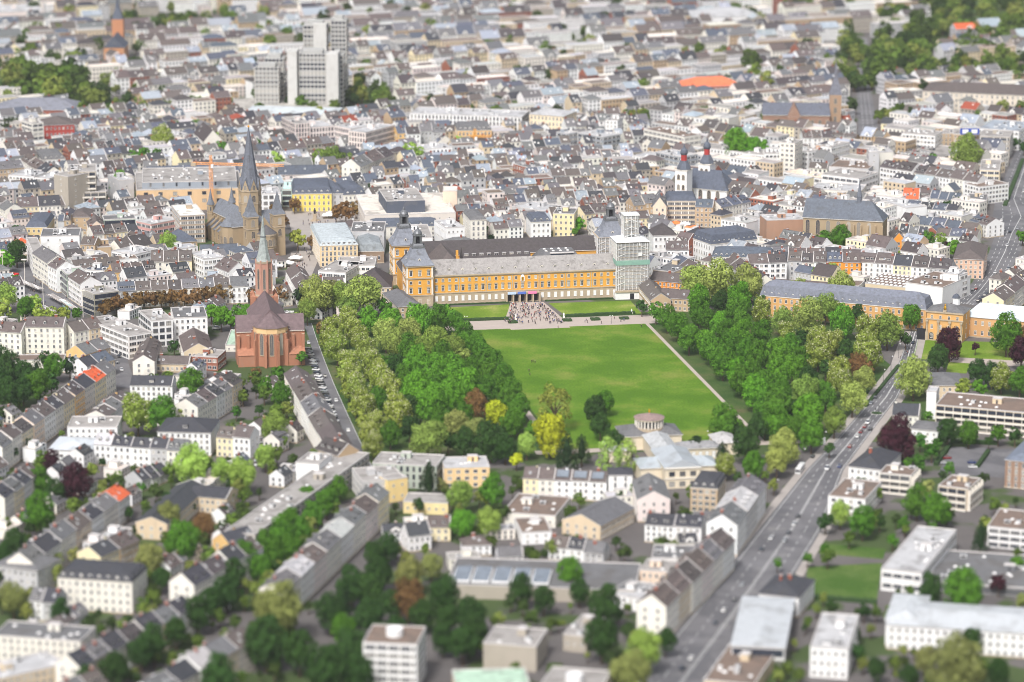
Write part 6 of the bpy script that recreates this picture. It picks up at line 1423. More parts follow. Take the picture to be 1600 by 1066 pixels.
trees('in the dark grove at the bottom', '606,856,20,d 585,867,18,d 592,894,22,d 551,915,27,d 578,922,24,d 640,898,24,o 674,884,18,o 695,929,24,d 637,939,27,r 578,966,27,d 517,956,27,d 537,983,22,l 548,1018,29,d 510,1049,32,d 432,952,42,o 415,1005,34,d 468,1018,29,d 736,963,26,d 723,1004,26,d 743,990,22,d 692,1001,18,d 610,945,22,d 660,960,22,d 620,985,20,d 590,1000,20,k 540,940,18,k 700,965,20,d 343,1056,30,d 560,1055,26,d')
trees('at the lower left', '82,722,15,b 117,753,25,b 62,753,19,l 62,801,27,l 86,771,16,d 144,735,12,c 220,764,10,K 244,740,8,K 299,726,28,g 378,740,25,g 345,735,18,g 319,822,19,r 285,846,28,l 264,805,20,o 233,874,21,o 251,905,16,d 21,935,23,o 93,956,18,d 86,874,14,o 117,867,12,o 24,847,19,d 5,867,16,d 262,780,12,d 300,790,8,d 270,705,12,g 160,722,7,d 44,695,10,d 20,708,10,d 200,800,9,d 350,800,9,d')
trees('in the dark garden at the left edge', '15,578,22,d 38,583,18,d 58,581,16,k 84,573,17,l 109,573,14,k 58,601,21,l 15,614,22,d -2,594,18,d 36,610,16,d 80,598,14,d 0,562,16,d 70,562,12,d')
trees('in the courts round the brick church', '215,647,25,c 253,647,24,l 299,601,22,l 380,614,9,k 369,643,9,K 272,542,10,d 345,495,16,L 360,500,14,L 386,495,16,L 330,488,13,L 372,488,12,l 415,604,14,l 435,586,14,l 440,619,18,l 428,667,22,P 415,713,17,g 461,502,14,g 471,557,9,l 504,514,12,r 400,585,10,r 448,600,10,d 405,640,8,d')
trees('in the reddish street row above the white office', '165,480,13,r 181,474,13,r 198,471,13,r 216,468,13,r 234,467,13,r 252,466,13,r 270,465,13,r 288,465,13,r 306,464,13,r 324,461,13,r 342,458,13,r 358,456,12,r 440,460,13,r 392,462,10,r', 'reddish trees in one street row')
trees('by the bus station', '26,366,15,d 26,394,17,d 9,407,15,L 10,462,18,g 40,480,16,l 60,491,14,c 4,482,15,c 80,492,12,c 100,490,12,c 22,445,14,l 54,472,12,g 120,490,10,l')
trees('in the upper left streets', '255,218,18,c 185,287,16,L 225,244,13,l 245,247,13,l 208,245,10,l 263,382,16,g 160,244,8,l 140,247,10,d 175,242,8,l 300,270,8,c 345,232,12,l 365,235,14,k 420,234,13,d 432,253,15,g 445,238,7,b 345,215,10,g 330,228,9,d 398,225,10,K 64,228,6,d 205,192,10,L 190,194,9,L 260,200,9,l 275,195,8,l 306,195,9,l 285,378,8,g 305,392,8,l')
trees('round the minster square', '430,327,10,r 460,319,10,r 540,330,15,r 525,333,11,r 556,326,11,r 465,373,14,s 487,377,9,r 500,250,15,P 518,248,18,P 538,250,15,P 444,345,9,r 500,243,10,P 575,285,7,r 578,292,6,k')
trees('in the old town behind the palace', '640,238,14,g 655,240,10,g 715,220,8,g 905,350,11,L 898,362,6,l 943,388,11,L 758,360,7,K 768,372,6,k 912,262,5,L 690,222,6,L 617,242,7,g 765,190,9,L')
trees('in the upper right streets', '1150,223,22,L 1176,233,17,L 1193,231,12,L 1510,238,25,P 1457,251,10,l 1240,281,7,L 1236,200,8,K 1217,197,9,k 1286,373,14,l 1313,373,17,l 1326,362,12,l 1300,362,12,l 1450,372,12,l 1470,376,11,P 1491,387,13,L 1478,388,9,b 1511,381,10,k 1395,384,9,k 1385,382,10,l 1250,417,13,P 1278,430,13,P 1300,422,12,P 1495,318,10,d 1480,322,9,d 1460,212,6,l 1390,192,6,l 1600,230,9,d 1588,222,8,d 1598,370,9,l 1592,365,5,L 1205,210,8,d 1440,375,8,d')

TREES.sort(key=lambda t: -t[0])
for (rp_, px_, py_, sp_, lab_, grp_) in TREES[:300]: tree(px_, py_, rp_, sp_, lab_, grp_)
# ------------------------------------------------------------------ the rest of the town, row by row
def win_quads(mb, w, d, he, floors, rz, cx, cy, sp=2.5, ww=1.1, wh=1.6):
    for s in range(4):
        if not facing(cx, cy, rz + (-math.pi / 2, 0, math.pi / 2, math.pi)[s]): continue
        L, off = (w, d / 2) if s in (0, 2) else (d, w / 2)
        if s in (1, 3) and R.random() < .35: continue
        ang = (0, math.pi / 2, math.pi, -math.pi / 2)[s]; ca, sa = math.cos(ang), math.sin(ang); n = int((L - 1) / sp); fh = (he - .5) / floors
        for f in range(floors):
            for i in range(n):
                x = (i - (n - 1) / 2) * L / (n + .3); z = f * fh + (fh - wh) * .5
                def q(a, b, o): return (a * ca + (off + o) * sa, a * sa - (off + o) * ca, b)
                mb.poly([q(x - ww / 2, z, .05), q(x + ww / 2, z, .05), q(x + ww / 2, z + wh, .05), q(x - ww / 2, z + wh, .05)], 'pane')
                mb.poly([q(x - ww / 2 - .15, z - .2, .14), q(x + ww / 2 + .15, z - .2, .14), q(x + ww / 2 + .15, z, .14), q(x - ww / 2 - .15, z, .14)], 'frame')
WP = W('white', 'white', 'white', 'white', 'cream', 'cream', 'cream', 'white', 'beige', 'tan', 'pink', 'grey', 'cream', 'white', 'grey', 'yellow', 'brickred')
RP = RF('brown', 'brown', 'darkbrown', 'greyroof', 'greyroof', 'anth', 'greyroof', 'slate', 'brown', 'bluegrey')
RP2 = RP + RP + RF('redroof', 'orangeroof')
WF = W('grey', 'beige', 'cream', 'tan', 'white', 'concrete')
CAND = []
def fill(poly, ang, pitch, wr, dr, hr, skip=.1, flatp=.15, steps=2, where='', rows=None):
    q = [P(x, y, 0) for x, y in poly]; pts = [(v.x, v.y) for v in q]; cx = sum(v[0] for v in pts) / len(pts); cy = sum(v[1] for v in pts) / len(pts)
    for st in range(steps):
        a = ang + (0 if st == 0 else (math.pi / 2 if st == 1 else R.uniform(-.4, .4))); c, s = math.cos(a), math.sin(a)
        ext = max(math.hypot(x - cx, y - cy) for x, y in pts)
        v = -ext
        k = 0
        while v < ext:
            u = -ext + R.uniform(0, 10); bend = R.uniform(-.05, .05)
            he0 = R.uniform(*hr)
            while u < ext:
                w = R.uniform(*wr) * (1 if st == 0 else .85); d = R.uniform(*dr) * (1 if st == 0 else .85)
                x, y = cx + (u + w / 2) * c - (v + bend * u) * s, cy + (u + w / 2) * s + (v + bend * u) * c
                if inside((x, y), pts) and R.random() > skip + (.35 if st else 0):
                    fl_ = R.random() < flatp
                    if fl_ and st == 0: w *= R.uniform(1, 1.7); d *= R.uniform(1, 1.25); x, y = cx + (u + w / 2) * c - (v + bend * u) * s, cy + (u + w / 2) * s + (v + bend * u) * c
                    rp = rect_pts(x, y, a + bend, w - .05, d + .6)
                    if free(rp):
                        claim(rect_pts(x, y, a + bend, w - .06, d))
                        he = max(5, he0 + R.uniform(-1.7, 1.7) - (2.5 if st else 0)); px, py = px_of((x, y, he))
                        CAND.append((py, px, x, y, a + bend, w, d, he, fl_, where))
                u += w + (R.choice((0, 0, 0, 0, 0, 0, 0, 6)) if st == 0 else R.uniform(0, 8))
            v += pitch[k % len(pitch)] * R.uniform(.93, 1.07); k += 1
fill([(-40, 190), (640, 190), (640, 300), (480, 480), (-40, 480)], .52, (16, 20), (8, 14), (9.5, 12.5), (8, 12), .06, .22, 3, 'near the minster')
fill([(560, 195), (1010, 190), (1010, 375), (560, 375)], .3, (14, 19), (6.5, 12), (9, 12), (7, 11), .06, .18, 3, 'behind the palace')
fill([(1000, 190), (1640, 190), (1640, 480), (1000, 440)], -.68, (16, 21), (8, 16), (10, 14), (8, 13), .06, .48, 3, 'right of the market')
fill([(-40, 480), (560, 480), (520, 760), (250, 1060), (-40, 1060)], 1.18, (24, 30), (7, 12), (7, 10), (4, 7), .5, .35, 1, 'in the left back courts')
fill([(600, 740), (1180, 790), (1080, 920), (600, 880)], .15, (17, 22), (7, 13), (7, 10), (4, 7), .45, .45, 1, 'in the lower yards')
fill([(-60, 95), (1660, 95), (1660, 192), (-60, 192)], .5, (18, 25), (9, 20), (10, 14), (9, 15), .12, .36, 2, 'far')
fill([(-60, -30), (1660, -30), (1660, 97), (-60, 97)], .35, (22, 32), (11, 28), (11, 16), (9, 15), .12, .34, 2, 'far')
CAND.sort(reverse=True)
near = [c for c in CAND if c[9] != 'far'][:340]; rest = [c for c in CAND if c not in set(near)]
FARM = MB(attr=True)
for (py, px, x, y, a, w, d, he, fl, where) in near:
    wn_, wc = R.choice(WP if py < 480 else WP[:8]); rn_, rc = R.choice(RP2 if R.random() < .06 and py < 480 else RP)
    roof = 'flat' if fl else ('hip' if R.random() < .12 else 'gable'); rh = d * R.uniform(.3, .42) if roof == 'gable' else 3.0
    if fl: rc = R.choice((PAL['gravelroof'], PAL['lightroof'], PAL['creamroof'])); rn_ = 'flat pale'
    e = building('town_house', f'{wn_} house, {rn_} roof, {where}', 'house', x, y, a, w, d, he, rh, roof, jit(wc, .05), jit(rc, .12), 3, 'blank', dorm=.55, sky=.75, chim=1, verge=1 if R.random() < .6 else 0, units=1, group=f'{wn_} houses with {rn_} roof {where}')
    if roof == 'gable' and R.random() < .35:
        g = MB(); gable_dormer(g, w, d, he, rh, R.uniform(-.15, .15) * w, min(4.5, w * .42)); g.build('gable_dormer', e, rc)
    mb = MB(); win_quads(mb, w, d, he, max(1, round(he / 3.3)), a, x, y)
    if mb.f: o = mb.build('windows', e); o['kind'] = 'stuff'
for (py, px, x, y, a, w, d, he, fl, where) in rest:
    FARM.xf = Matrix.Translation((x, y, 0)) @ Matrix.Rotation(a, 4, 'Z')
    wn_, wc = R.choice(WP if R.random() < .6 else WF); rn_, rc = R.choice(RP2 if R.random() < .08 else RP)
    roof = 'flat' if fl else ('hip' if R.random() < .15 else 'gable'); rh = d * R.uniform(.3, .42) if roof == 'gable' else 3.0
    if fl: rc = R.choice((PAL['gravelroof'], PAL['lightroof'], PAL['creamroof'], PAL['brownflat']))
    FARM.col = jit(wc, .05); gen_walls(FARM, w, d, he, rh, roof)
    FARM.col = jit(rc, .14); gen_roof(FARM, w, d, he, rh, roof, 1 if R.random() < .5 else 0)
    if roof == 'gable':
        for sgn in (-1, 1):
            for i in range(R.choice((0, 1, 2, 2))):
                xx = R.uniform(-w / 2 + 1, w / 2 - 1); t = R.uniform(.35, .7); yy = sgn * d / 2 * (1 - t); zz = he + rh * t + .3; k = rh / (d / 2)
                FARM.poly([(xx - .5, yy - .6, zz + sgn * -.6 * -k * -1 if False else zz - .6 * k * (-sgn)), (xx + .5, yy - .6, zz - .6 * k * (-sgn)), (xx + .5, yy + .6, zz + .6 * k * (-sgn)), (xx - .5, yy + .6, zz + .6 * k * (-sgn))], 'frame')
        if R.random() < .25: gable_dormer(FARM, w, d, he, rh, R.uniform(-.15, .15) * w, min(4.5, w * .42))
        if R.random() < .5: xx = R.uniform(-w / 2 + 1, w / 2 - 1); FARM.box(xx - .6, xx + .6, -.4, .4, he + rh - .5, he + rh + 1.4, 'brick')
    win_quads(FARM, w, d, he, max(1, round(he / 3.4)), a, x, y, 3.0, 1.3, 1.7)
o = FARM.build('distant_houses'); tag(o, 'mass of small distant town houses filling the far city', 'houses', None, 'stuff')
print('near', len(near), 'rest', len(rest), 'far faces', len(FARM.f), 'windows', NWIN[0])
# distant trees
def far_trees(name, label, items):
    mb = MB(attr=True); MATS['leaf_far'] = MATS.get('leaf_far') or leaf_far()
    for px, py, rp, c in items:
        rm = rp * mpp(py); zc = rm + 2.5; g = P(px, py, zc); src = R.choice(CROWN['far']); a = R.uniform(0, 6.28); ca, sa = math.cos(a), math.sin(a); col = jit(c, .2)
        base = len(mb.v); co = [0.0] * (3 * len(src.vertices)); src.vertices.foreach_get('co', co)
        for i in range(0, len(co), 3):
            x, y, z = co[i] * rm, co[i + 1] * rm, co[i + 2] * rm; mb.v.append((g.x + x * ca - y * sa, g.y + x * sa + y * ca, zc + z))
        for pl in src.polygons: mb.f.append(tuple(base + v for v in pl.vertices))
        k = len(src.polygons); mi = mb.mi('leaf_far'); mb.m.extend([mi] * k); mb.cols.extend([col] * k)
        mb.xf = Matrix.Translation((g.x, g.y, 0)); mb.ring([(rm * .06 + .1, 0), (rm * .04 + .05, zc)], 5, 'bark'); mb.xf = None
    return tag(mb.build(name), label, 'trees', None, 'stuff')
def leaf_far():
    leaf_mat('leaf_far'); m = MATS['leaf_far']; n, l = m.node_tree.nodes, m.node_tree.links
    oi = [x for x in n if x.type == 'OBJECT_INFO'][0]; at = n.new('ShaderNodeAttribute'); at.attribute_name = 'Col'
    for lk in list(oi.outputs['Color'].links):
        to = lk.to_socket; l.remove(lk); l.new(at.outputs['Color'], to)
    return m
GC = [C(84, 106, 44), C(98, 120, 52), C(70, 88, 42), C(122, 134, 66), C(60, 78, 42)]
ft = []
def clump(x0, y0, x1, y1, n, r0, r1):
    for _ in range(n): ft.append((R.uniform(x0, x1), R.uniform(y0, y1), R.uniform(r0, r1), R.choice(GC)))
clump(0, 108, 125, 148, 26, 12, 22); clump(125, 138, 175, 180, 14, 10, 16); clump(1312, 58, 1336, 124, 14, 9, 14); clump(1364, 55, 1445, 125, 34, 9, 15); clump(1455, -5, 1600, 55, 50, 9, 16); clump(1450, 98, 1600, 118, 22, 8, 12); clump(538, 132, 602, 168, 14, 9, 13); clump(180, 22, 330, 46, 24, 8, 12); clump(1310, 60, 1440, 100, 10, 8, 14); clump(1440, 70, 1600, 100, 22, 7, 13); clump(1380, 0, 1460, 50, 16, 8, 15); clump(1330, 95, 1420, 130, 14, 8, 13); clump(1180, 0, 1340, 16, 14, 8, 12)
clump(1370, 165, 1440, 180, 8, 8, 12); clump(610, 150, 640, 175, 4, 7, 10); clump(290, 140, 345, 168, 6, 8, 12); clump(180, 25, 340, 60, 14, 7, 11); clump(1170, 95, 1200, 135, 4, 14, 18); clump(0, 180, 30, 205, 4, 8, 12); clump(860, 0, 1100, 40, 12, 6, 10); clump(980, 165, 1010, 190, 4, 8, 12); clump(1170, 165, 1200, 190, 3, 10, 14); clump(1500, 150, 1600, 172, 6, 8, 12)
clump(0, 60, 160, 110, 14, 7, 13); clump(180, 150, 260, 185, 10, 7, 11); clump(1400, 30, 1600, 75, 26, 8, 14); clump(1000, 40, 1180, 70, 12, 6, 11)
for _ in range(420): ft.append((R.uniform(-20, 1620), R.uniform(2, 182), R.uniform(4, 12), R.choice(GC)))
far_trees('distant_trees', 'mass of distant street and garden trees across the far city', ft + [(t[1], t[2], t[0], SPECIES[t[3]][1]) for t in TREES[300:]])
gt_ = []
for _ in range(560):   # garden shrubs between the terraces
    x, y = R.uniform(-10, 560), R.uniform(590, 1060)
    g = P(x, y, 2)
    if free(rect_pts(g.x, g.y, 0, 3, 3)): gt_.append((x, y, R.uniform(5, 14), R.choice(GC)))
for _ in range(330):
    x, y = R.uniform(560, 1600), R.uniform(740, 1066); g = P(x, y, 2)
    if free(rect_pts(g.x, g.y, 0, 3, 3)): gt_.append((x, y, R.uniform(5, 13), R.choice(GC)))
far_trees('garden_shrubbery', 'loose garden shrubbery between the terraces and yards', gt_)
# ------------------------------------------------------------------ vehicles
def car_parts():
    body = MB(); wd2 = .88
    prof = [(-2.1, .35), (-2.15, .75), (-1.9, .95), (-1.0, .98), (1.35, 1.0), (2.05, .9), (2.15, .6), (2.1, .35)]
    for (x0, z0), (x1, z1) in zip(prof, prof[1:]): body.poly([(x0, -wd2, z0), (x0, wd2, z0), (x1, wd2, z1), (x1, -wd2, z1)], 'paint')
    for s in (-1, 1): body.poly([(x, s * wd2, z) for x, z in prof], 'paint')
    roofp = [(-.45, 1.43), (.95, 1.45)]
    body.poly([(-.5, -.66, 1.44), (1.0, -.66, 1.46), (1.0, .66, 1.46), (-.5, .66, 1.44)], 'paint')
    gl = MB(); b = [(-1.15, .97), (1.75, .98)]
    lo = [(-1.2, -.82, .97), (1.8, -.82, .98), (1.8, .82, .98), (-1.2, .82, .97)]; hi = [(-.5, -.66, 1.43), (1.0, -.66, 1.45), (1.0, .66, 1.45), (-.5, .66, 1.43)]
    for i in range(4): j = (i + 1) % 4; gl.poly([lo[i], lo[j], hi[j], hi[i]], 'pane')
    wh = MB(); wh.ring([(.32, -.1), (.32, .1)], 10, 'tyre'); wh.ring([(.2, .1), (.18, .12)], 8, 'metal')
    hl = MB(); hl.box(-.02, .06, -.18, .18, -.08, .08, 'white')
    return body.mesh('body'), gl.mesh('car_window'), wh.mesh('wheel'), hl.mesh('headlight')
CB, CG, CW, CH = car_parts()
def car(px, py, to, col, label, group=None, scale=(1, 1, 1), name='car', cat='car', z=.05):
    a, b = P(px, py, z), P(*to, z); t = thing(name, label, cat, a, math.atan2(b.y - a.y, b.x - a.x) + math.pi, group); t.scale = scale
    bo = inst('body', CB, t, (0, 0, 0), col=col); inst('car_window', CG, bo, (0, 0, 0))
    for x in (-1.35, 1.35):
        for y in (-.82, .82): inst('wheel', CW, t, (x, y, .32), (math.pi / 2, 0, 0))
    for y in (-.6, .6): inst('headlight', CH, bo, (-2.14, y, .68))
    claim(rect_pts(a.x, a.y, 0, 1, 1)); return t
CC = dict(white=C(226, 226, 226), black=C(28, 28, 32), silver=C(160, 164, 168), blue=C(40, 58, 110), red=C(130, 22, 26), grey=C(88, 90, 94), dark=C(44, 48, 58))
UP = lambda x, y: (x + 9, y - 13)
for x, y, c, l in ((1368, 622, 'dark', 'dark car at the top of the avenue queue'), (1361, 631, 'silver', 'silver car heading up the avenue past the trees'), (1351, 668, 'red', 'red car behind the white van on the avenue'), (1345, 676, 'red', 'second red car in the avenue queue'), (1340, 683, 'white', 'white car at the end of the avenue queue'), (1360, 672, 'black', 'black car beside the avenue queue'), (1328, 699, 'red', 'lone dark red car on the avenue'), (1312, 730, 'blue', 'blue car on the avenue opposite the coach'), (1270, 715, 'black', 'black car parked by the park corner'), (1427, 537, 'dark', 'dark car coming from the gatehouse arch'),
                    (1241, 820, 'white', 'white car in the lower avenue'), (1232, 834, 'dark', 'dark car in the lower avenue'), (1226, 846, 'silver', 'silver car in the lower avenue'), (1247, 808, 'black', 'black car in the middle avenue'), (1212, 882, 'silver', 'silver car stopped in the lower avenue'), (1148, 938, 'dark', 'dark car parked by the lower terrace'), (1131, 955, 'white', 'white car parked by the lower terrace'), (1118, 975, 'grey', 'grey car parked by the lower terrace'), (1080, 1030, 'white', 'white car parked near the bottom of the avenue'), (1066, 1046, 'dark', 'dark car parked near the bottom of the avenue'), (1160, 915, 'silver', 'silver car parked by the lower terrace'), (1190, 860, 'grey', 'grey car parked by the corner terrace'), (1205, 842, 'white', 'white car parked by the corner terrace')):
    car(x, y, UP(x, y), CC[c], l, 'cars on the avenue')
car(1356, 662, UP(1356, 662), CC['white'], 'white van leading the avenue queue', None, (1.2, 1.1, 1.5), 'van', 'van'); car(1293, 734, UP(1293, 734), CC['white'], 'white box van on the avenue', None, (1.3, 1.15, 1.6), 'van', 'van')
def bus(px, py, to, col, label, L=12, name='coach', cat='coach'):
    a, b = P(px, py, .05), P(*to, .05); t = thing(name, label, cat, a, math.atan2(b.y - a.y, b.x - a.x))
    mb = MB(); mb.box(-L / 2, L / 2, -1.25, 1.25, .4, 3.1, 'paint'); mb.box(-L / 2 + .3, L / 2 - .3, -1.1, 1.1, 3.1, 3.3, 'paint'); mb.box(-2, 1, -.8, .8, 3.3, 3.55, 'vent'); mb.build('body', t, col)
    mb = MB(); mb.box(-L / 2 + .4, L / 2 - .4, -1.3, -1.25, 1.5, 2.6, 'pane'); mb.box(-L / 2 + .4, L / 2 - .4, 1.25, 1.3, 1.5, 2.6, 'pane'); mb.box(L / 2, L / 2 + .05, -1.1, 1.1, 1.2, 2.7, 'pane'); mb.box(-L / 2 - .05, -L / 2, -1.1, 1.1, 1.4, 2.7, 'pane'); mb.build('bus_window', t)
    for x in (-L * .3, L * .32):
        for y in (-1.15, 1.15): inst('wheel', CW, t, (x, y, .5), (math.pi / 2, 0, 0), (1.5, 1.5, 1.5))
bus(1250, 737, (1245, 744), CC['white'], 'white coach parked at the park corner of the avenue'); bus(106, 483, (120, 492), C(150, 190, 190), 'pale green bus at the bus station', 12, 'bus', 'bus')
for x, y, c, l in ((1565, 345, 'white', 'white car at the junction, upper right'), (1569, 361, 'dark', 'dark car waiting at the junction'), (1578, 364, 'black', 'black car waiting at the junction'), (1590, 358, 'silver', 'silver car right of the junction island'), (1574, 384, 'white', 'white car below the junction'), (1555, 427, 'white', 'white car halfway down the right street'), (1576, 420, 'silver', 'silver car beside the yellow terrace'), (1515, 460, 'white', 'white car parked by the gatehouse hall'), (1520, 454, 'grey', 'grey car parked by the gatehouse hall'), (1525, 452, 'red', 'red car parked by the gatehouse hall'), (1537, 427, 'dark', 'dark car parked at the pink corner building'), (1600, 300, 'white', 'white car on the dual carriageway')):
    car(x, y, (x + 6, y - 9), CC[c], l, 'cars on the right street')
for k in range(12):
    x, y = 1552 - k * 3.4 + R.uniform(-.5, .5), 437 + k * 2.9; car(x + 14, y + 3, (x + 20, y - 5), CC[R.choice(('black', 'grey', 'silver', 'dark'))], 'dark car parked in line along the right street', 'cars parked along the right street')
for x, y, c, l in ((496, 565, 'black', 'black car driving beside the park, below the church'), (508, 590, 'black', 'second black car on the park street'), (525, 627, 'white', 'white car midway along the park street'), (544, 674, 'white', 'white car near the lower end of the park street'), (482, 537, 'white', 'white car beside the brick church')):
    car(x, y, (x + 5, y + 14), CC[c], l, 'cars on the park street')
for k in range(30):
    y = 546 + k * 4.7; x = 483.5 + (y - 546) * .372 - 2
    c = R.choice(('white', 'black', 'white', 'silver', 'dark', 'grey', 'black')); car(x, y, (x + 10, y + 1), CC[c], f'{c} car parked end on along the park street', f'{c} cars parked along the park street')
for x, y, c, l in ((180, 547, 'silver', 'silver car on the left street near the crossing'), (186, 558, 'black', 'black car on the left street'), (183, 568, 'dark', 'dark car beside the white office'), (190, 579, 'white', 'white car at the lower end of the left street'), (446, 455, 'silver', 'silver car beside the minster square street'), (448, 489, 'white', 'white car at the crossing by the brick church')):
    car(x, y, (x + 3, y + 12), CC[c], l, 'cars on the left street')
car(339, 515, (350, 515), CC['white'], 'white van beside the green lime trees', None, (1.3, 1.1, 1.5), 'van', 'van')
for x, y, c, l in ((1480, 717, 'red', 'red car in the hedged car park'), (1476, 725, 'silver', 'silver car in the hedged car park'), (1518, 724, 'blue', 'blue car in the hedged car park'), (1520, 731, 'white', 'white car in the hedged car park')): car(x, y, (x + 10, y), CC[c], l, 'cars in the hedged car park')
dz = 5.1
for k in range(26):
    x, y = 1404 + (k % 9) * 5.6 + (k // 9) * 8, 243 - (k // 9) * 5.2 + (k % 9) * .8; c = R.choice(('white', 'white', 'silver', 'dark', 'red', 'black')); car(x, y - 4, (x + 4, y - 10), CC[c], f'{c} car parked on the roof deck, upper right', f'{c} cars on the parking deck', z=4.62)
for k in range(9): x, y = 405 + R.uniform(-2, 2), 672 + k * 7; car(x - 2, y, (x - 8, y + 1), CC[R.choice(('white', 'silver', 'dark'))], 'car parked in the lane below the brick church', 'cars in the lane below the church')
# ------------------------------------------------------------------ people
def person_mesh(pose):
    r = random.Random(pose); me = bpy.data.meshes.new('person')
    st = .09 + .05 * (pose % 3); sw = .12 * (pose % 2)
    V = [(0, 0, .95), (0, 0, 1.2), (0, 0, 1.42), (0, 0, 1.52), (0, .01, 1.66), (.19, 0, 1.4), (.24, sw, 1.14), (.25, sw + .1, .9), (-.19, 0, 1.4), (-.24, -sw, 1.14), (-.25, -sw + .1, .9), (.1, st * .4, .92), (.1, st, .5), (.11, st * .6, .06), (-.1, -st * .4, .92), (-.1, -st, .5), (-.11, -st * 1.2, .06), (.11, st * .6 + .14, .03), (-.11, -st * 1.2 + .14, .03)]
    Ed = [(0, 1), (1, 2), (2, 3), (3, 4), (2, 5), (5, 6), (6, 7), (2, 8), (8, 9), (9, 10), (0, 11), (11, 12), (12, 13), (0, 14), (14, 15), (15, 16), (13, 17), (16, 18)]
    Rr = [.15, .15, .14, .065, .115, .075, .06, .045, .075, .06, .045, .1, .075, .05, .1, .075, .05, .045, .045]
    me.from_pydata(V, Ed, []); o = bpy.data.objects.new('person_tmp', me); COL.objects.link(o)
    md = o.modifiers.new('s', 'SKIN')
    for i, q in enumerate(me.skin_vertices[0].data): q.radius = (Rr[i] * (1.25 if i in (0, 1, 2) else 1), Rr[i]); q.use_root = i == 0
    o.modifiers.new('u', 'SUBSURF').levels = 1
    dg = bpy.context.evaluated_depsgraph_get(); m2 = bpy.data.meshes.new_from_object(o.evaluated_get(dg)); m2.name = 'person'
    bpy.data.objects.remove(o); m2.materials.clear()
    for n in ('cloth', 'dark', 'skin', 'bark'): m2.materials.append(MATS[n])
    for pl in m2.polygons:
        c = pl.center; z = c.z
        pl.material_index = 0 if .95 < z < 1.47 and abs(c.x) < .27 else (1 if z <= .95 and abs(c.x) < .2 else (2 if z < 1.66 and c.y > -.03 or z < 1.55 else 3)); pl.use_smooth = True
    return m2
PM = [person_mesh(k) for k in range(4)]
SH = dict(black=C(30, 30, 34), dark=C(52, 54, 66), white=C(215, 215, 215), blue=C(60, 84, 140), red=C(160, 46, 48), grey=C(120, 120, 124), pink=C(210, 150, 160))
def person(px, py, where, col=None):
    col = col or R.choice(('black', 'black', 'black', 'dark', 'dark', 'dark', 'dark', 'white', 'blue', 'blue', 'grey', 'red')); g = P(px, py, .06)
    o = bpy.data.objects.new('person', R.choice(PM)); COL.objects.link(o); o.location = g; o.rotation_euler = (0, 0, R.uniform(0, 6.28)); s = R.uniform(.95, 1.08) * 1.05; o.scale = (s * 1.1, s * 1.1, s); o.color = (*SH[col], 1)
    return tag(o, f'person in a {col} top {where}', 'person', f'people in {col} {where}')
for k in range(230):
    t = R.random() ** .8; y = 475 + t * 31; x0, x1 = 800 - t * 6, 846 + t * 34
    x = R.uniform(x0, x1) if R.random() < .75 else R.choice((x0 + R.uniform(0, 8), x1 - R.uniform(0, 8))); person(x, y, 'in the crowd before the palace portal')
for x, y in ((831, 567), (833, 566), (836, 567), (828, 587), (826.5, 581), (788, 502), (790, 503), (914, 504), (916, 502), (918, 505), (970, 503), (975, 502), (1002, 512), (872, 513), (960, 499), (940, 506)): person(x, y, 'on the lawn and gravel path')
for k in range(34): person(R.uniform(470, 540), R.uniform(334, 352), 'on the minster square')
for k in range(26): y = R.uniform(385, 420); person(R.uniform(465, 492) - (y - 385) * .3, y, 'in the lane beside the minster')
for k in range(18): person(R.uniform(440, 456), R.uniform(430, 470), 'walking past the white houses by the church tower')
for k in range(20): person(R.uniform(1058, 1092), R.uniform(360, 372), 'at the market stalls')
for k in range(22): person(R.uniform(40, 110), 425 + R.uniform(0, 50), 'at the bus station')
for k in range(8): person(R.uniform(1405, 1418), R.uniform(545, 590), 'on the avenue pavement')
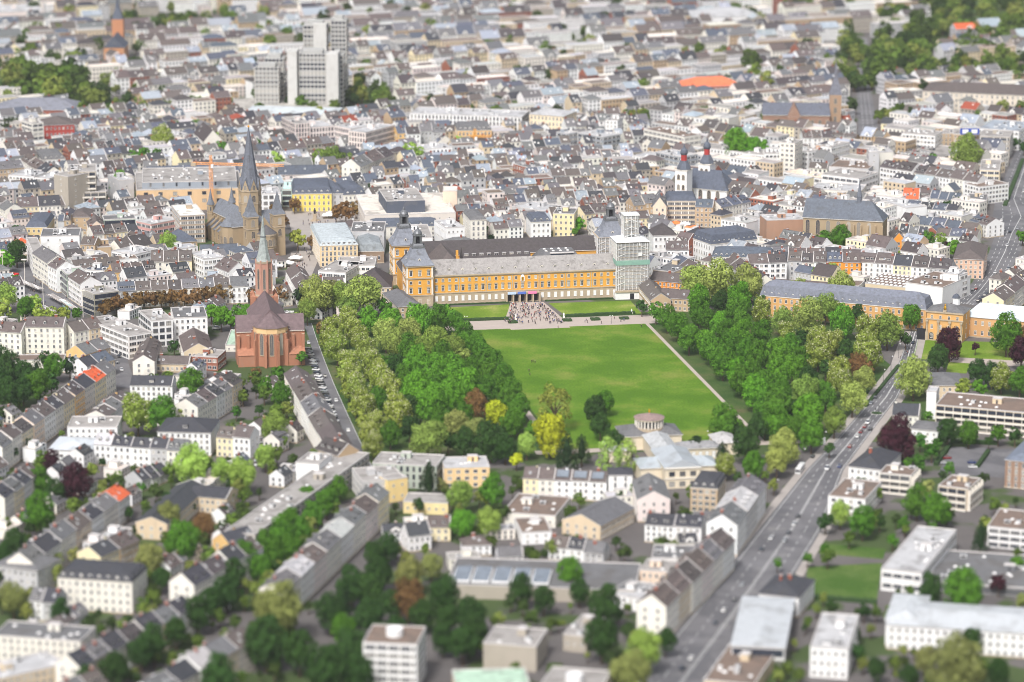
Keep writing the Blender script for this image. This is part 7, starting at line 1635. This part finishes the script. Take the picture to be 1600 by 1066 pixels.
# ------------------------------------------------------------------ cranes
def crane(label, base, h, jib, cj, rz, col):
    g = P(*base); t = thing('tower_crane', label, 'crane', g, rz); w = 1.3
    def truss(mb, a, b, s, n):
        a, b = Vector(a), Vector(b); d = (b - a).normalized(); u = d.orthogonal().normalized(); 
        if abs(d.z) < .5: u = Vector((-d.y, d.x, 0))
        v = d.cross(u); cs = [a + u * i * s / 2 + v * j * s / 2 for i, j in ((-1, -1), (1, -1), (1, 1), (-1, 1))]; L = (b - a).length
        for c in cs: mb.bar(c, c + d * L, .24, 'paint')
        for k in range(n):
            for i in range(4):
                p, q = cs[i] + d * L * k / n, cs[(i + 1) % 4] + d * L * (k + 1) / n; mb.bar(p, q, .12, 'paint'); mb.bar(cs[i] + d * L * k / n, cs[(i + 1) % 4] + d * L * k / n, .12, 'paint')
    mb = MB(); truss(mb, (0, 0, 0), (0, 0, h), w * 1.4, int(h / 2.2)); mb.build('mast', t, col)
    mb = MB(); truss(mb, (0, 0, h), (jib, 0, h + 1), w, int(jib / 2.2)); mb.build('jib', t, col)
    mb = MB(); truss(mb, (0, 0, h), (-cj, 0, h), w, int(cj / 2.2)); mb.box(-cj - 1, -cj + 2.5, -1, 1, h - 2, h + .5, 'stone', bottom=True); mb.build('counter_jib', t, col)
    mb = MB(); truss(mb, (0, 0, h), (0, 0, h + 6), w, 3); mb.bar((0, 0, h + 6), (jib * .7, 0, h + 1.4), .12, 'metal'); mb.bar((0, 0, h + 6), (-cj, 0, h + .5), .12, 'metal'); mb.build('apex', t, col)
    mb = MB(); mb.box(.6, 2.4, -1.8, -.6, h - 2.6, h - .2, 'white', bottom=True); mb.box(2.4, 2.45, -1.7, -.7, h - 1.6, h - .5, 'pane'); mb.build('cab', t)
    mb = MB(); mb.bar((jib * .6, 0, h), (jib * .6, 0, h - 12), .12, 'dark'); mb.box(jib * .6 - .4, jib * .6 + .4, -.4, .4, h - 13.2, h - 12, 'gold'); mb.build('hook', t)
crane('orange tower crane behind the minster spire', (331, 330), 33, 52, 13, -.22, C(238, 168, 104)); crane('small yellow crane over the far old town', (742, 240), 13, 14, 6, -.35, C(232, 166, 60))
# ------------------------------------------------------------------ street furniture, stalls, signs
def lamp_mesh(h, globes):
    mb = MB(); mb.ring([(.12, 0), (.07, h)], 6, 'frame_dark')
    for s in globes: mb.bar((0, 0, h - .2), (s * .7, 0, h), .08, 'frame_dark'); mb.ring([(0, h), (.3, h + .2), (.34, h + .42), (.22, h + .62), (0, h + .7)], 8, 'white', s * .7, 0, cap=False)
    return mb.mesh('street_lamp')
LM = lamp_mesh(4.4, (-1, 1)); LM2 = lamp_mesh(8, (1,))
for i, (x, y, m) in enumerate(((955, 506, LM), (962, 690, LM), (1055, 691, LM), (1108, 688, LM), (728, 507, LM), (1404, 560, LM2), (1392, 580, LM2), (1380, 601, LM2), (1255, 727, LM2), (1288, 700, LM2), (1415, 545, LM2), (1340, 648, LM2), (1213, 776, LM2))):
    o = bpy.data.objects.new('street_lamp', m); COL.objects.link(o); o.location = P(x, y); tag(o, f'globe street lamp {"on the gravel path" if m is LM else "along the avenue"}, {ORD[i % 12]} of the set', 'street lamp', 'globe street lamps')
for i, (x, y) in enumerate(((5, 434), (39, 446), (68, 478), (130, 496))):
    mb = MB(); mb.ring([(.22, 0), (.16, 16)], 8, 'trim'); mb.box(-1.6, 1.6, -.8, .8, 16, 16.5, 'trim'); tag(mb.build('light_mast', None, loc=P(x, y)), f'tall cream light mast at the bus station, {ORD[i]} from the left', 'light mast', 'light masts at the bus station')
def stall(px, py, col, label, grp, s=1.0, rz=0):
    t = thing('market_stall', label, 'stall', P(px, py), rz, grp); mb = MB(); mb.square([(2.6 * s, 2.4), (.2, 3.9)], 'cloth', ax=1.3); mb.square([(2.6 * s, 2.05), (2.6 * s, 2.4)], 'cloth', ax=1.3, cap=False); mb.build('canopy', t, col)
    for x in (-1, 1):
        for y in (-1, 1): mb = MB(); mb.ring([(.07, 0), (.07, 2.4)], 5, 'metal', x * 3.2 * s, y * 2.4 * s); mb.build('pole', t)
    mb = MB(); mb.box(-2.8 * s, 2.8 * s, -1.8 * s, -1 * s, 0, .95, 'bark', 'trim'); mb.build('counter', t)
for i, (x, y, c) in enumerate(((1056, 354, 'orange'), (1066, 360, 'white'), (1074, 362, 'orange'), (1079, 366, 'white'), (1085, 361, 'orange'), (1062, 366, 'orange'), (1088, 367, 'white'), (1070, 355, 'white'))):
    stall(x, y, C(232, 128, 70) if c == 'orange' else C(236, 234, 230), f'{c} canopied market stall, {ORD[i]} of the stalls by the town hall', 'market stalls by the town hall', 1.1, R.uniform(-.3, .3))
for i, (x, y) in enumerate(((432, 420), (449, 416), (462, 408), (520, 338), (513, 341))): stall(x, y, C(236, 234, 232), f'white tent near the minster, {ORD[i]} from the front', 'white tents near the minster', 1.2, R.uniform(-.3, .3))
# red pavilion and shelters at the bus station
rp = thing('pavilion', 'red roofed pavilion at the left edge of the bus station', 'pavilion', P(3, 440), -.25); mb = MB(); mb.box(-10, 9, -6, 6, 3.4, 4.6, 'cloth', bottom=True); mb.build('canopy', rp, C(214, 50, 48)); mb = MB(); mb.box(-8, 7, -4, 4, 4.6, 5.4, 'brick'); mb.build('roof_box', rp); mb = MB(); mb.box(-8.5, 7.5, -4.6, 4.6, 0, 3.4, 'pane'); mb.build('glazing', rp)
for i, (x0, y0, x1, y1) in enumerate(((28, 437, 64, 452), (10, 444, 36, 460), (78, 460, 100, 472), (96, 468, 122, 486), (40, 460, 62, 470), (66, 478, 84, 488))):
    A, B = P(x0, y0, 3), P(x1, y1, 3); L = (B - A).length; t = thing('bus_shelter', f'long bus shelter with slatted pale roof, {ORD[i]} of the bus station', 'shelter', ((A.x + B.x) / 2, (A.y + B.y) / 2, 0), math.atan2(B.y - A.y, B.x - A.x), 'bus shelters')
    mb = MB(); mb.box(-L / 2, L / 2, -2.2, 2.2, 3, 3.25, 'edge', 'flat', bottom=True); mb.build('roof', t, PAL['brownflat'])
    n = int(L / 2.6)
    for k in range(n):
        x = -L / 2 + L * (k + .5) / n; mb = MB(); mb.box(x - .55, x + .55, -1.7, 1.7, 3.26, 3.42, 'white'); mb.build('roof_panel', t)
    for k in range(max(2, int(L / 6))): x = -L / 2 + 1 + (L - 2) * k / max(1, int(L / 6) - 1); mb = MB(); mb.ring([(.1, 0), (.1, 3)], 6, 'metal', x, 0); mb.build('post', t)
# monument on the minster square
t = thing('monument', 'dark bronze statue on a stone plinth in the minster square', 'statue', P(492, 345)); mb = MB(); mb.square([(3, 0), (3, .4), (2.2, .4), (2.2, .8), (1.3, .8), (1.15, 4.2), (1.5, 4.4), (1.4, 4.8)], 'stone'); mb.build('plinth', t)
mb = MB(); mb.ring([(.7, 4.8), (.75, 6.2), (.85, 7.3), (.5, 7.7), (.22, 7.9), (.32, 8.2), (.3, 8.5), (0, 8.8)], 8, 'dark'); mb.build('figure', t)
# signs and banners
bs = thing('billboard', 'blue billboard with two white panels on a roof, upper right', 'sign', P(1515, 212, 13.2), 0.0); bs.location.z = 13.4
mb = MB(); mb.box(-7.2, 7.2, -.2, .2, .8, 5.2, 'paint'); mb.build('panel', bs, C(30, 70, 170)); 
for x in (-3.3, 3.5): mb = MB(); mb.box(x - 2.3, x + 2.3, -.26, -.2, 1.5, 4.5, 'white'); mb.build('white_panel', bs)
mb = MB(); [mb.box(x - .1, x + .1, 0, .3, -.2, .8, 'metal') for x in (-6, 0, 6)]; mb.build('frame', bs)
for i, (x, c) in enumerate(((-7, C(180, 200, 226)), (-1, C(84, 112, 190)), (5.5, C(226, 130, 170)))):
    mb = MB(); mb.box(-2.6, 2.6, -.05, .05, 0, 1.6, 'cloth'); o = mb.build('banner', None, c); o.matrix_world = Matrix.Translation(O) @ Matrix.Rotation(PRZ, 4, 'Z') @ Matrix.Translation((PLEN * 13.5 / NB + x, -3.4, 5.2)); tag(o, ('pale blue', 'blue', 'pink')[i] + ' cloth banner over the palace portal', 'banner')
# statues on the forecourt, traffic island
for i, (x, y) in enumerate(((881, 497), (987, 491), (806, 499.5))):
    mb = MB(); mb.square([(.6, 0), (.55, 1.2)], 'trim'); mb.ring([(.4, 1.2), (.5, 2.0), (.45, 2.6), (.15, 2.8), (.22, 3.1), (0, 3.35)], 8, 'white'); tag(mb.build('statue', None, loc=P(x, y)), f'white garden statue at the lawn corner, {("centre", "right", "left")[i]}', 'statue', 'forecourt statues')
mb = MB(); g = P(1370, 646); mb.ring([(3.4, 0), (3.4, .18)], 14, 'edge'); mb.ring([(3.0, .18), (3.0, .24)], 14, 'hedge'); tag(mb.build('traffic_island', None, loc=g), 'small grassed traffic island on the avenue', 'traffic island')
for i, (x, y) in enumerate(((1368, 648), (1373, 643))):
    mb = MB(); mb.ring([(.09, 0), (.07, 3.4)], 6, 'frame_dark'); mb.box(-.2, .2, -.2, .1, 2.4, 3.5, 'dark'); tag(mb.build('traffic_light', None, loc=P(x, y)), ('near', 'far')[i] + ' traffic light on the avenue island', 'traffic light', 'traffic lights')
mb = MB(); mb.box(-1.3, 1.3, -.25, .25, .6, 4.0, 'white'); mb.box(-1.1, 1.1, -.2, .2, 0, .6, 'metal'); tag(mb.build('advert_panel', None, loc=P(1286, 696), rz=.6), 'white advertising panel by the park corner', 'sign')
hedge('hedge', 'straight clipped hedge in the car park, right', (1527, 731), (1544, 707), 2.2, 1.8); hedge('hedge', 'straight clipped hedge in the car park, left', (1462, 728), (1484, 697), 2.4, 2); hedge('hedge', 'long hedge behind the car park', (1486, 692), (1560, 695), 2.2, 2); hedge('hedge', 'hedge strip along the upper avenue', (1352, 636), (1404, 572), 2.0, 1.0)
hedge('hedge', 'hedge at the foot of the lower right lawn', (1262, 935), (1370, 943), 2.5, 1.8); hedge('hedge', 'green median strip of the dual carriageway', (1598, 250), (1570, 322), 3.0, 1.2)
# solar panels on the white terrace in front of the museum are flat things on those roofs
for i, o in enumerate([o for o in COL.objects if o.get('label', '').endswith('in the white terrace with solar panels in front of the museum')][2:5]):
    ro = roof_of(o); zs = [v.co for v in ro.data.vertices]; hy = max(v.y for v in zs); zt = max(v.z for v in zs); wx = max(v.x for v in zs)
    mb = MB(); k = (zt - 10) / hy; mb.box(-wx * .8, wx * .6, -.05, .05, 0, 4.2, 'pane_lit'); q = mb.build('solar_panel', ro); q.location = (0, -hy * .82, 10 + .18 * (zt - 10) + .5); q.rotation_euler = (-(math.pi / 2 - math.atan(k)), 0, 0)
# ------------------------------------------------------------------ haze
mb = MB(); mb.box(-1500, 1500, -60, 4600, -1, 470, 'dark', bottom=True); o = mb.build('haze'); o.data.materials.clear()
m = bpy.data.materials.new('haze'); m.use_nodes = True; n, l = m.node_tree.nodes, m.node_tree.links
for x in list(n):
    if x.type == 'BSDF_PRINCIPLED': n.remove(x)
pv = n.new('ShaderNodeVolumePrincipled'); pv.inputs['Color'].default_value = (.93, .95, 1, 1); pv.inputs['Density'].default_value = HAZE; pv.inputs['Anisotropy'].default_value = .2
l.new(pv.outputs[0], [x for x in n if x.type == 'OUTPUT_MATERIAL'][0].inputs['Volume']); o.data.materials.append(m); o['kind'] = 'stuff'; o['label'] = 'pale summer haze over the far city'

# ------------------------------------------------------------------ blocks that belong to one building become parts of it
TOP = {o['label']: o for o in COL.objects if o.parent is None and 'label' in o}
KIDS = {}
for o in COL.objects:
    if o.parent: KIDS.setdefault(o.parent.name, []).append(o)
def absorb(main, *subs):
    m = [TOP[k] for k in TOP if k.startswith(main)][0]
    for s_ in subs:
        for k in [k for k in TOP if k.startswith(s_)]:
            s = TOP.pop(k); M = m.matrix_basis.inverted() @ s.matrix_basis
            for c in KIDS.get(s.name, ()): c.parent = m; c.matrix_basis = M @ c.matrix_basis
            bpy.data.objects.remove(s)
absorb('beige department store', 'set back grey top floor'); absorb('cream roofed department store', 'slate clad upper block', 'cream clad end block', 'slate mansard front of')
absorb('long terraced office', 'stepped penthouse office'); absorb('grey green school block', 'low flat roofed arm of', 'yellow stair block', 'low yellow wing'); absorb('white gridded office block, left', 'white gridded office block, m', 'white gridded office block, s', 'white gridded office block, r')
absorb('terraced concrete block', 'grey concrete stair tower', 'lower terraces of'); absorb('long balcony apartment', 'white stair tower at'); absorb('long white building with pale', 'left wing of the long'); absorb('dark L shaped school range, long', 'dark L shaped school range, cross')
absorb('town hall with', 'long slate wing of'); absorb('tan lodge with brown roof right of the scaffold, side', 'tan lodge with brown roof right of the scaffold, front'); absorb('blue grey office', 'short arm of'); absorb('white office with dark square', 'long white street side'); absorb('hall with large brown', 'white end block of the brown', 'white lift block'); absorb('grey concrete church hall', 'lower rear part of')
for k, v in (('dark L shaped school range', 'dark roofed L shaped school range at the lower left'), ('tan lodge with', 'tan L shaped lodge with brown roof right of the scaffold'), ('white gridded office', 'white gridded office block of several ranges behind the minster spire')):
    [t for q, t in TOP.items() if q.startswith(k)][0]['label'] = v
# ------------------------------------------------------------------ tell look-alikes apart by where they stand
RANK = ['nearest', 'second', 'third', 'fourth', 'fifth', 'sixth', 'seventh', 'eighth', 'ninth', 'tenth']
by = {}
for o in COL.objects:
    if o.parent is None and o.get('category') in ('house', 'tree') and 'label' in o: by.setdefault(o['label'], []).append(o)
for lab, os_ in by.items():
    if len(os_) < 2: continue
    os_.sort(key=lambda o: o.location.y); nb = -(-len(os_) // 10)
    for b in range(nb):
        bd = sorted(os_[b * 10:(b + 1) * 10], key=lambda o: px_of(o.location)[0])
        for i, o in enumerate(bd): o['label'] = f'{lab}, {ORD[i]} from left' + (f' in {RANK[min(b, 9)]} rank' if nb > 1 else '')
